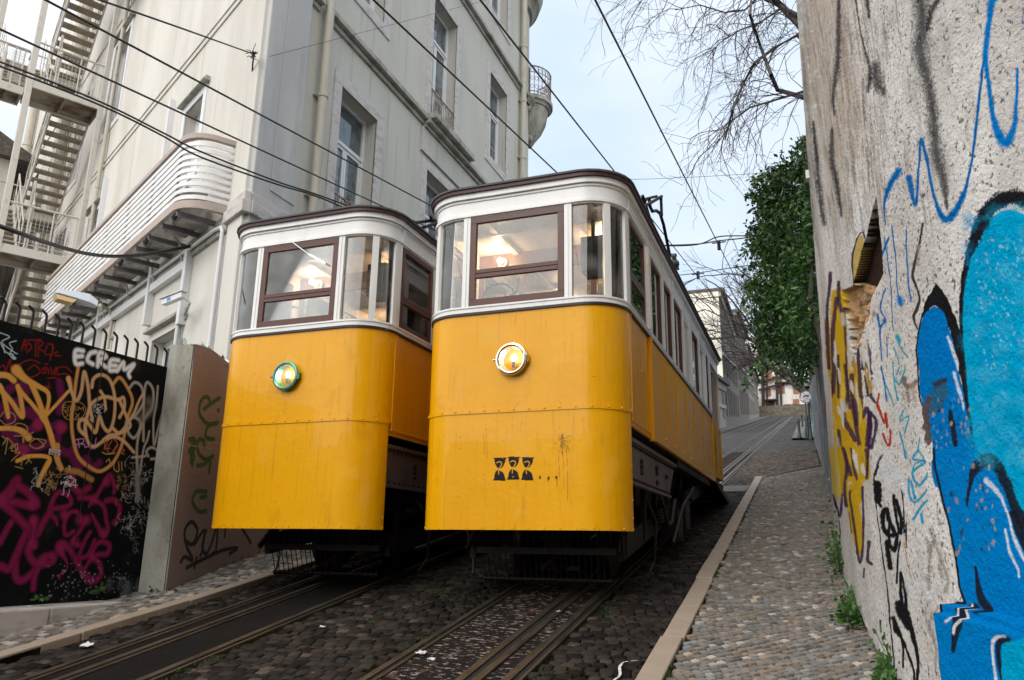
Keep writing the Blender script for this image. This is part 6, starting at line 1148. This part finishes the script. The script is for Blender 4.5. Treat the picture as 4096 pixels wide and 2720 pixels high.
# weeds at the foot of the walls
def weed(label,x,y,n0,s,n,seed,grp=None):
    g3=np.random.default_rng(seed); t=thing('weed',label,'plant',(x,y,gz(y)+n0),grp); p=g3.normal(0,1,(n,3))*np.array([.045 if s>.06 else s,s,s*.5]); p[:,2]=np.abs(p[:,2])
    c=np.array([x,y,gz(y)+n0])+p; c[:,2]+=TS*p[:,1]; V,Fq=leaves(c,.042,.75,-.2,seed); npmesh('leaves',V,Fq,Mt['weed'],t,smooth=False)
    b=MB()
    for k in range(0,n,6): b.tube([(x,y+p[k,1]*.5,gz(y+p[k,1]*.5)+n0),tuple(c[k])],.0025,3,False)
    b.build('stem',Mt['weed'],t,fix=False)
q=gnd(3495,2600,.12); weed('leafy green weed clump nearest the camera at the foot of the blue graffiti wall',.36,4.95,.06,.17,620,1)
weed('smaller green weed clump a step further up at the foot of the graffiti wall',.215,6.3,.05,.15,430,2)
weed('thin strip of green weeds along the foot of the far end of the graffiti wall',.185,8.1,.04,.5,260,6)
weed('tiny green sprout between pillar base and pavement',-6.12,6.36,.05,.05,60,3); weed('low sprout on the step under the black gate, nearer the pillar',-6.25,5.75,.17,.035,34,4); weed('tiny sprout on the step under the black gate, at the left edge',-6.25,5.15,.24,.025,24,5)
# ------------------------------------------------------------------ overhead lines
Mt['wire']=mat('black_wire',(.012,.014,.014),.5)
def wire(label,pts,r,sag=0,name='overhead_wire',grp='overhead wires above the street',extra=None,cat='wire'):
    P=[np.array(p,float) for p in pts]
    if len(P)==2:
        P=[P[0]*(1-t)+P[1]*t-np.array([0,0,4*sag*t*(1-t)]) for t in np.linspace(0,1,25)]
    else: P=list(smoothpts(P,8))
    b=MB(); b.tube(P,r,6)
    if extra: extra(b,P)
    o=b.build(name,Mt['wire'],smooth=True); tag(o,label,cat,grp); return o
hw=lambda X,y:(X,y,gz(y)+4.2)
wire('taut black contact wire rising from upper left over the brown wall towards the right-hand car',[hw(-3.97,.4),hw(-3.93,30)],.0075)
wire('taut black contact wire ending at the trolley wheel of the left-hand car',[hw(-4.53,.4),hw(-4.45,9)],.0075)
wire('black contact wire crossing the windows of the corner building down to the front car roof',[hw(-2.25,.4),hw(-2.25,30)],.0075)
wire('black contact wire passing just left of the rusty balcony and over the bow collector',[hw(-1.64,.4),hw(-1.72,12),(-1.8,26,gz(26)+4.25),(-2.2,60,gz(60)+4.3)],.0075)
wire('rightmost black contact wire crossing open sky towards the ivy',[hw(-1.0,.4),hw(-1.07,14),(-1.15,28,gz(28)+4.2),(-1.6,60,gz(60)+4.2)],.0075)
E0=FA(-.02,.14,6.84); q=ray(399,0); a0=q*4.2/q[1]; q=ray(-600,-330); a1=q*4.0/q[1]
wire('black cable from the top left tied to the bracket on the building corner',[a1,a0,E0],.010)
E2=FB(8.0,.12,6.85); c1=atY(1947,0,14); c2=c1+(c1-E2)*.6
wire('hair thin stay wire running from the corner bracket up across the facade',[tuple(E2),tuple(c1),tuple(c2)],.004)
b=MB(FA); b.tube([(.26,.03,6.70),(.12,.09,6.77),(-.02,.14,6.84)],.012,7); b.bx(.23,.29,0,.04,6.66,6.73)
g=random.Random(2)
for _ in range(26):
    p=[(-.02,.14,6.84)]; 
    for _ in range(3): p.append(tuple(p[-1][k]+g.gauss(0,.024) for k in range(3)))
    b.tube(p,.006,4,False)
tag(b.build('wire_bracket',Mt['black'],fix=False),'tangled black bracket with frayed wire ends on the corner of the building','bracket')
for dz,lab in ((0,'upper of two black cables sagging together from the left edge to the left car roof'),(-.05,'lower of two black cables sagging together from the left edge to the left car roof')):
    pts=[]
    for x,y,D in ((-500,60,4.2),(0,247,4.8),(400,407,5.6),(650,530,6.2),(800,605,6.6),(1100,723,7.4),(1250,772,7.9),(1400,826,8.4)):
        p=atY(x,y,D); p=p+np.array([0,0,dz*(1+.5*math.sin(x*.009))]); pts.append(p)
    wire(lab,pts,.011,grp='pair of sagging cables')
e0=FA(1.81,.06,4.44); pts=[atY(-420,760,4.6),atY(0,905,5.1),atY(200,975,5.9),atY(350,1015,6.8),atY(470,1025,7.6),atY(600,1015,8.1),atY(700,998,8.5),e0]
wire('thick taped black cable hanging in front of the slatted balcony',pts,.026,grp='pair of sagging cables' if 0 else None)
# cross spans with insulators up the street
def ins(b,P): 
    k=len(P)//2; b.tube([P[k]+np.array([0,0,-.10]),P[k]+np.array([0,0,.08])],.035,8)
s1=atY(2450,985,13.5); s2=atY(2875,963,13.5); s3=atY(3100,925,13.5)
for k,(dz,lab) in enumerate(((0,'twisted black span cable above the roof of the front car, lower strand'),(.035,'twisted black span cable above the roof of the front car, upper strand'))):
    pts=[s1+[0,0,dz],atY(2760,978,13.5)+np.array([0,0,-dz*.5]),s2+[0,0,dz*2.2],atY(2990,950,13.5)+np.array([0,0,dz]),s3+np.array([0,0,-dz])]
    wire(lab,pts,.011,grp='strands of the twisted span cable')
b=MB(); q=atY(2875,970,13.5); b.tube([q+[0,0,-.14],q+[0,0,.03]],.03,8); b.tube([q+[-.12,0,0],q+[.12,0,0]],.012,6); tag(b.build('insulator',Mt['black']),'black insulator clamp hanging from the twisted span cable','insulator','insulators on the span wires')
wire('thin black span wire further up the street leading into the ivy',[atY(2715,1101,20),atY(2790,1092,20),atY(2900,1075,20),atY(3060,1052,20)],.011,grp=None)
b=MB(); q=atY(2792,1096,20); b.tube([q+[0,0,-.14],q+[0,0,.07]],.04,8); b.tube([q+[-.16,0,0],q+[.16,0,0]],.014,6); tag(b.build('insulator',Mt['black']),'black insulator on the thin span wire further up the street','insulator','insulators on the span wires')
wire('faint thin wire crossing the sky just above the front car roof',[atY(2300,722,14),atY(2650,714,14),atY(3100,690,14)],.004,grp=None)
for k,(x0,y0,x1,y1,D,l) in enumerate(((2745,1210,2960,1380,40,'thin slanting wire in front of the cream gable'),(2840,1380,2990,1382,60,'thin level wire against the grey row houses, upper one'),(2870,1455,3040,1465,62,'thin level wire against the grey row houses, lower one'))): wire(l,[atY(x0,y0,D),atY(x1,y1,D)],.012,grp=None)
# ------------------------------------------------------------------ houses up the street
Mt['cream']=mat('cream_gable_render',(.80,.77,.67),.9,var=[((.58,.54,.44),(.3,.3,.1),.45,.7,.6)]); Mt['rowgrey']=mat('grey_row_render',(.15,.14,.125),.9,var=[((.17,.16,.145),(.35,.35,.12),.42,.64,.8),((.26,.25,.22),(.8,.8,.3),.55,.7,.5)]); Mt['rowpale']=mat('pale_row_render',(.27,.255,.235),.9,var=[((.28,.27,.25),(.3,.3,.15),.45,.65,.7)])
Mt['tiles']=mat('dark_roof',(.10,.09,.085),.9)
def rowhouse(label,X0,y0,X1,y1,zb0,zb1,ze0,ze1,m,gm,nwin,rows,depth=9,parap=.3):
    t=thing('row_house',label,'building',((X0+X1)/2,(y0+y1)/2,gz((y0+y1)/2)),'row houses up the left side of the street')
    d=np.array([X1-X0,y1-y0]);L=np.hypot(*d);d/=L; zt=lambda u:ze0+(ze1-ze0)*u/L; zb=lambda u:zb0+(zb1-zb0)*u/L
    T=lambda u,o,z:np.array([X0+d[0]*u+d[1]*o,y0+d[1]*u-d[0]*o,z])
    b=MB(T); b.hexa([(0,-depth,zb0-2),(0,0,zb0-2),(L,0,zb1-2),(L,-depth,zb1-2),(0,-depth,ze0),(0,0,ze0),(L,0,ze1),(L,-depth,ze1)]); b.build('wall',m,t)
    if gm:
        b=MB(T); b.hexa([(-.06,-depth,zb0-2),(-.06,.0,zb0-2),(-.005,.0,zb0-2),(-.005,-depth,zb0-2),(-.06,-depth,ze0+1.8),(-.06,0,ze0),(-.005,0,ze0),(-.005,-depth,ze0+1.8)]); b.build('gable_wall',gm,t)
    b=MB(T); b.hexa([(-.1,-depth,ze0),(-.1,parap+.25,ze0),(L,parap+.25,ze1),(L,-depth,ze1),(-.1,-depth,ze0+.5),(-.1,parap+.25,ze0+.28),(L,parap+.25,ze1+.28),(L,-depth,ze1+.5)]); b.build('roof',Mt['tiles'],t)
    b=MB(T); b.hexa([(0,0,ze0-.5),(0,.15,ze0-.5),(L,.15,ze1-.5),(L,0,ze1-.5),(0,0,ze0),(0,.25,ze0),(L,.25,ze1),(L,0,ze1)]); b.build('eaves',Mt['stonedirty'],t)
    for rr_ in range(rows):
        for k in range(nwin):
            u=L*(k+.5)/nwin; H_=(zt(u)-zb(u)); z0=zb(u)+H_*(rr_+.30)/(rows+.15); hh_=min(2.4,H_/(rows+.15)*.62); b=MB(T)
            b.bx(u-.55,u+.55,-.02,.03,z0,z0+hh_); o=b.build('window',Mt['shutter'],t); b=MB(T); b.bx(u-.7,u-.55,0,.07,z0-.1,z0+hh_+.15); b.bx(u+.55,u+.7,0,.07,z0-.1,z0+hh_+.15); b.bx(u-.55,u+.55,0,.07,z0+hh_,z0+hh_+.15); b.build('frame',m,o)
    b=MB(T); zf=zb0+(ze0-zb0)*.52; b.hexa([(0,0,zf),(0,.12,zf),(L,.12,zf+(zb1-zb0)*.8),(L,0,zf+(zb1-zb0)*.8),(0,0,zf+.3),(0,.12,zf+.3),(L,.12,zf+.3+(zb1-zb0)*.8),(L,0,zf+.3+(zb1-zb0)*.8)]); b.build('string_course',Mt['stonedirty'],t); return t
rowhouse('tall row house with a plain cream gable wall facing down the street',-6.55,70,-6.6,86,gz(70),gz(86),22.9,22.75,Mt['rowgrey'],Mt['cream'],6,3,depth=14)
b=MB(); q0=atY(2735,1120,69.9); q1=atY(2790,1158,69.9)
rowhouse('dark stained grey row house in the middle of the terrace',-6.5,86.2,-6.7,104,gz(86),gz(104),25.6,27.2,Mt['rowgrey'],Mt['rowpale'],6,3)
rowhouse('paler grey row house with a dark overhanging roof near the top of the street',-6.7,104.2,-6.8,118,gz(104),gz(118),26.2,26.4,Mt['rowpale'],None,5,3)
rowhouse('low whitish house at the far end of the terrace',-6.8,118.2,-7.3,138,gz(118),gz(138),25.9,27.8,Mt['rowpale'],None,6,2)
rowhouse('low grey house with sloping eaves just behind the rear of the front car',-6.4,52,-6.5,69.8,gz(52),gz(69.8),11.6,14.0,Mt['rowpale'],None,4,1)
# ruined white house closing the street
Mt['ruin']=mat('flaking_white_render',(.66,.63,.58),.9,var=[((.34,.20,.14),(.5,.5,.35),.54,.62,.75),((.40,.37,.33),(1.2,1.2,.5),.50,.7,.6)]); Mt['brick']=mat('exposed_brick',(.27,.12,.08),.9,var=[((.4,.3,.22),3,.5,.7,.6)])
Mt['beam']=mat('dark_beam',(.035,.022,.02),.9); Mt['rubble']=mat('rubble_wall',(.17,.145,.115),.95,var=[((.08,.07,.055),(1.6,1.6,3),.44,.6,.8)],bump=(2.5,.8,4,.1))
D=142; z0=gz(D)
tt_=thing('ruined_house','flaking white ruined house braced with dark beams at the top of the street','building',(-4,D,z0))
b=MB(); b.bx(-9.5,6,D,D+8,z0-1,z0+15); b.build('wall',Mt['ruin'],tt_)
def fx(x,y): q=atY(x,y,D); return q[0],q[2]
RC2=lambda x,y: fx(2850+x/3.136,1350+y/3.136)
b=MB()
for x,y0_,y1_,w in ((640,300,890,.55),(690,330,885,.30),(815,380,880,.4),(865,540,870,.35)):
    xa,za=RC2(x,y1_); xb,zb_=RC2(x-12,y0_); b.bar((xa,D-.35,za),(xb,D-.35,zb_),w,.3)
for (x0_,y0_),(x1_,y1_) in (((560,405),(870,330)),((580,570),(950,480)),((580,665),(900,580)),((870,580),(1110,570)),((900,860),(1100,855))):
    xa,za=RC2(x0_,y0_); xb,zb_=RC2(x1_,y1_); b.bar((xa,D-.5,za),(xb,D-.5,zb_),.3,.35)
b.build('bracing_beam',Mt['beam'],tt_)
b=MB()
for x,y,ww,h in ((700,450,1.1,2.3),(870,460,1.0,2.0),(700,690,.9,1.4),(860,650,1.2,1.6),(1085,630,2.0,2.2),(1050,830,1.0,1.6),(730,860,1.6,1.1)): xa,za=RC2(x,y); b.bx(xa-ww/2,xa+ww/2,D-.06,D,za-h/2,za+h/2)
b.build('bricked_window',Mt['brick'],tt_)
b=MB(); 
for x,y,w_,h in ((735,790,2.0,.25),(940,570,4.2,.25),(720,820,1.4,1.0)): xa,za=RC2(x,y); b.bx(xa-w_/2,xa+w_/2,D-.8 if h<.5 else D-.1,D,za-h/2,za+h/2)
b.build('canopy',Mt['beam'],tt_)
b=MB(); b.bx(-8.4,3.5,D-3.5,D-2.5,z0-1.5,z0+1.3); o=b.build('rubble_wall',Mt['rubble']); tag(o,'low rubble stone wall across the top of the street in front of the ruined house','wall')
# dark house block behind the ivy on the right, seen beside the sign
b=MB(); b.bx(.35,.62,38.6,46,gz(38.6)-.3,gz(46)+2.6); o=b.build('dark_gate',Mt['black']); tag(o,'dark doorway panel in the wall behind the round street sign','gate')
# ------------------------------------------------------------------ street furniture up the slope
Mt['green']=mat('dark_green_iron',(.012,.030,.024),.45)
def bollard(label,x,y):
    t=thing('bollard',label,'bollard',(x,y,gz(y)+.12),'green bollards on the upper pavement'); z=gz(y)+.12
    b=MB(); b.lathe([(.085,0),(.085,.12),(.06,.16),(.055,.72),(.07,.74),(.07,.78),(.05,.82)],(x,y,z),(0,0,1),14,(0,1,0)); b.build('post',Mt['green'],t,smooth=True)
    b=MB(); b.ball((x,y,z+.85),.055,10,7); b.build('cap',Mt['green'],t,smooth=True)
q=gnd(3199,1754,.12); bollard('green bollard at the kerb, nearest the crosswalk and left of the round sign',q[0],q[1])
q=gnd(3211,1706,.12); bollard('green bollard further up the slope behind the round sign',q[0],min(q[1],60))
q=gnd(3245,1760,.12); bollard('green bollard to the right of the round sign, beside the wall',q[0],q[1])
q=gnd(3233,1756,.12); sx_,sy_=q[0],q[1]; zz=gz(sy_)+.12; k=sy_/F
t=thing('street_sign','round street sign with red rim plastered with stickers on a dark green post','street sign',(sx_,sy_,zz))
b=MB(); b.lathe([(.13,0),(.13,.35),(.09,.5),(.075,.95),(.06,1.0),(.035,1.05),(.032,2.75)],(sx_,sy_,zz),(0,0,1),14,(0,1,0)); b.build('post',Mt['green'],t,smooth=True)
sc_=atY(3224.5,1587.5,sy_-.08); nn=160; rr_=24*k
Xg,Zg=np.meshgrid(np.linspace(-1,1,nn),np.linspace(-1,1,nn)); Xg=Xg.ravel();Zg=Zg.ravel(); a_=Xg*np.sqrt(1-Zg**2/2);c_=Zg*np.sqrt(1-Xg**2/2); ps=Paint(a_,c_)
ps.stroke([(math.cos(a),math.sin(a)) for a in np.linspace(0,6.3,50)],.34,(.22,.05,.07),.1,1.)
rs=random.Random(8)
for _ in range(60):
    x=rs.gauss(0,.5);y=rs.gauss(-.1,.5)
    if x*x+y*y<.8: ps.stroke([(x,y),(x+rs.gauss(0,.15),y+rs.gauss(0,.08))],rs.uniform(.06,.2),rs.choice([(.5,.5,.5),(.1,.1,.12),(.35,.12,.12),(.55,.55,.58),(.15,.2,.35),(.6,.6,.6)]),.3,.85,False)
ps.stroke([(-.35,.12),(.35,.12)],.22,(.03,.05,.07),.3,.95); ps.stroke([(-.2,.25),(.2,.25)],.14,(.03,.05,.07),.3,.95)
i=(np.arange(nn-1)[:,None]*nn+np.arange(nn-1)[None,:]).ravel(); Mt['sign']=mat('sign_face',(.55,.54,.53),.5,attr='paint')
npmesh('sign_disc',np.stack([sc_[0]+a_*rr_,np.full(nn*nn,sc_[1]),sc_[2]+c_*rr_],1),np.stack([i,i+1,i+1+nn,i+nn],1),Mt['sign'],t,cols=ps.C,cname='paint')
b=MB(); b.lathe([(0,.003),(rr_*1.02,.003),(rr_*1.02,.02),(0,.02)],tuple(sc_),(0,1,0),28); b.build('sign_back',Mt['steel'],t)
lq=atY(3226,1532,41.0); t=thing('street_lantern','frosted globe street lantern half hidden under the ivy above the round sign','street lamp',(lq[0],41,gz(41)+.12))
b=MB(); b.tube([(lq[0],41,gz(41)+.1),(lq[0],41,lq[2]-.2)],.05,10); b.lathe([(.05,-.3),(.16,-.22),(.16,-.18),(.05,-.15)],tuple(lq),(0,0,1),14,(0,1,0)); b.build('post',Mt['green'],t,smooth=True)
b=MB(); b.lathe([(.10,-.16),(.19,.0),(.20,.16),(.12,.30),(0,.33)],tuple(lq),(0,0,1),16,(0,1,0)); b.build('globe',Mt['porcelain'],t,smooth=True)
# pigeon on the roof board of the front car
Mt['pig']=mat('pigeon_feathers',(.11,.115,.125),.7,var=[((.05,.05,.055),30,.45,.6,.6)])
px_,py_,pz_=-1.39,FY+3.35,FZ+3.985
b=MB(); b.ball((px_,py_,pz_+.085),.06,12,9,(.8,1.5,.85)); b.ball((px_-.01,py_-.085,pz_+.155),.032,10,7); b.tube([(px_,py_-.05,pz_+.11),(px_-.01,py_-.085,pz_+.15)],.03,8); b.tube([(px_-.01,py_-.11,pz_+.153),(px_-.01,py_-.135,pz_+.147)],[.009,.003],5)
b.prism([(px_-.025,py_+.06,pz_+.075),(px_+.025,py_+.06,pz_+.075),(px_+.02,py_+.17,pz_+.055),(px_-.02,py_+.17,pz_+.055)],(0,0,.012)); 
for s in (-.02,.02): b.tube([(px_+s,py_,pz_+.05),(px_+s,py_-.005,pz_)],.005,5)
tag(b.build('pigeon',Mt['pig'],smooth=True),'small grey pigeon perched on the roof board of the front car','bird')
# ------------------------------------------------------------------ litter
Mt['paper']=mat('white_paper',(.62,.62,.62),.8)
def scrap(label,x,y,s,seed,n0=.02,strip=None,name='paper_scrap'):
    g4=np.random.default_rng(seed); q=gnd(x,y,n0+.01); b=MB()
    if strip:
        P=[gnd(a,c,n0+.012) for a,c in strip]; P=smoothpts(P,6); w=s
        for A,B in zip(P[:-1],P[1:]):
            d=B-A; nrm=np.array([-d[1],d[0],0]); nrm/=np.linalg.norm(nrm)+1e-9; u=np.array([0,0,.006*g4.random()])
            b.poly([A-nrm*w,A+nrm*w+u,B+nrm*w+u,B-nrm*w])
    else:
        m=6; gx=np.linspace(-1,1,m)
        Pt=[[q+np.array([a*s+g4.normal(0,s*.12),c*s*.7+g4.normal(0,s*.12),TS*c*s*.7+abs(g4.normal(0,s*.22))]) for a in gx] for c in gx]
        for i_ in range(m-1):
            for j in range(m-1): b.poly([Pt[i_][j],Pt[i_][j+1],Pt[i_+1][j+1],Pt[i_+1][j]])
    tag(b.build(name,Mt['paper'],fix=False),label,'litter')
scrap('crumpled white paper beside the left kerb near the rail',345,2582,.045,1); scrap('small white scrap on the cobbles between the two tracks',1290,2507,.022,2)
scrap('white scrap beside the left rail of the right-hand track',1685,2612,.035,3); scrap('small white scrap between the right-hand rails',2235,2446,.018,4); scrap('pale crumpled scrap near the right kerb',2640,2690,.028,5); scrap('white fleck on the asphalt at the lower left of the right-hand track',1727,2637,.025,7)
scrap('long white paper strip trailing from the right kerb across the cobbles',0,0,.009,6,strip=[(2690,2640),(2600,2640),(2510,2645),(2480,2665),(2480,2700),(2460,2718),(2440,2735)],name='paper_strip')
b=MB(); q=gnd(2915,1968); b.hexa([(q[0]-.32,q[1]-.25,gz(q[1]-.25)+.02),(q[0]+.32,q[1]-.2,gz(q[1]-.2)+.02),(q[0]+.34,q[1]+.9,gz(q[1]+.9)+.02),(q[0]-.28,q[1]+.9,gz(q[1]+.9)+.02),(q[0]-.32,q[1]-.25,gz(q[1]-.25)+.035),(q[0]+.32,q[1]-.2,gz(q[1]-.2)+.035),(q[0]+.34,q[1]+.9,gz(q[1]+.9)+.035),(q[0]-.28,q[1]+.9,gz(q[1]+.9)+.035)])
tag(b.build('drain_cover',Mt['farpave'],bevel=.005),'pale stone drain cover in the road by the end of the right kerb','drain cover')
# ------------------------------------------------------------------ houses down the street, behind the camera: they close the sky there
for lab,x0,x1,y0,y1,h in (('plain dark facade on the right side behind the camera',2.2,12,-22,-1.5,13.),('plain dark terrace closing the bottom of the street behind the camera',-40,14,-40,-30,7.6),):
    b=MB(); b.bx(x0,x1,y0,y1,-6,h-1.6); o=b.build('street_house',Mt['rubble']); tag(o,lab,'building')
for o in bpy.data.objects:      # origins of single-mesh things at their own base
    if o.type=='MESH' and o.parent is None and 'kind' not in o.keys():
        me=o.data; n=len(me.vertices); c=np.empty(n*3,np.float32); me.vertices.foreach_get('co',c); c=c.reshape(-1,3); ctr=(c.min(0)+c.max(0))/2; ctr[2]=c[:,2].min(); c-=ctr; me.vertices.foreach_set('co',c.ravel()); o.location=tuple(float(v) for v in ctr); me.update()
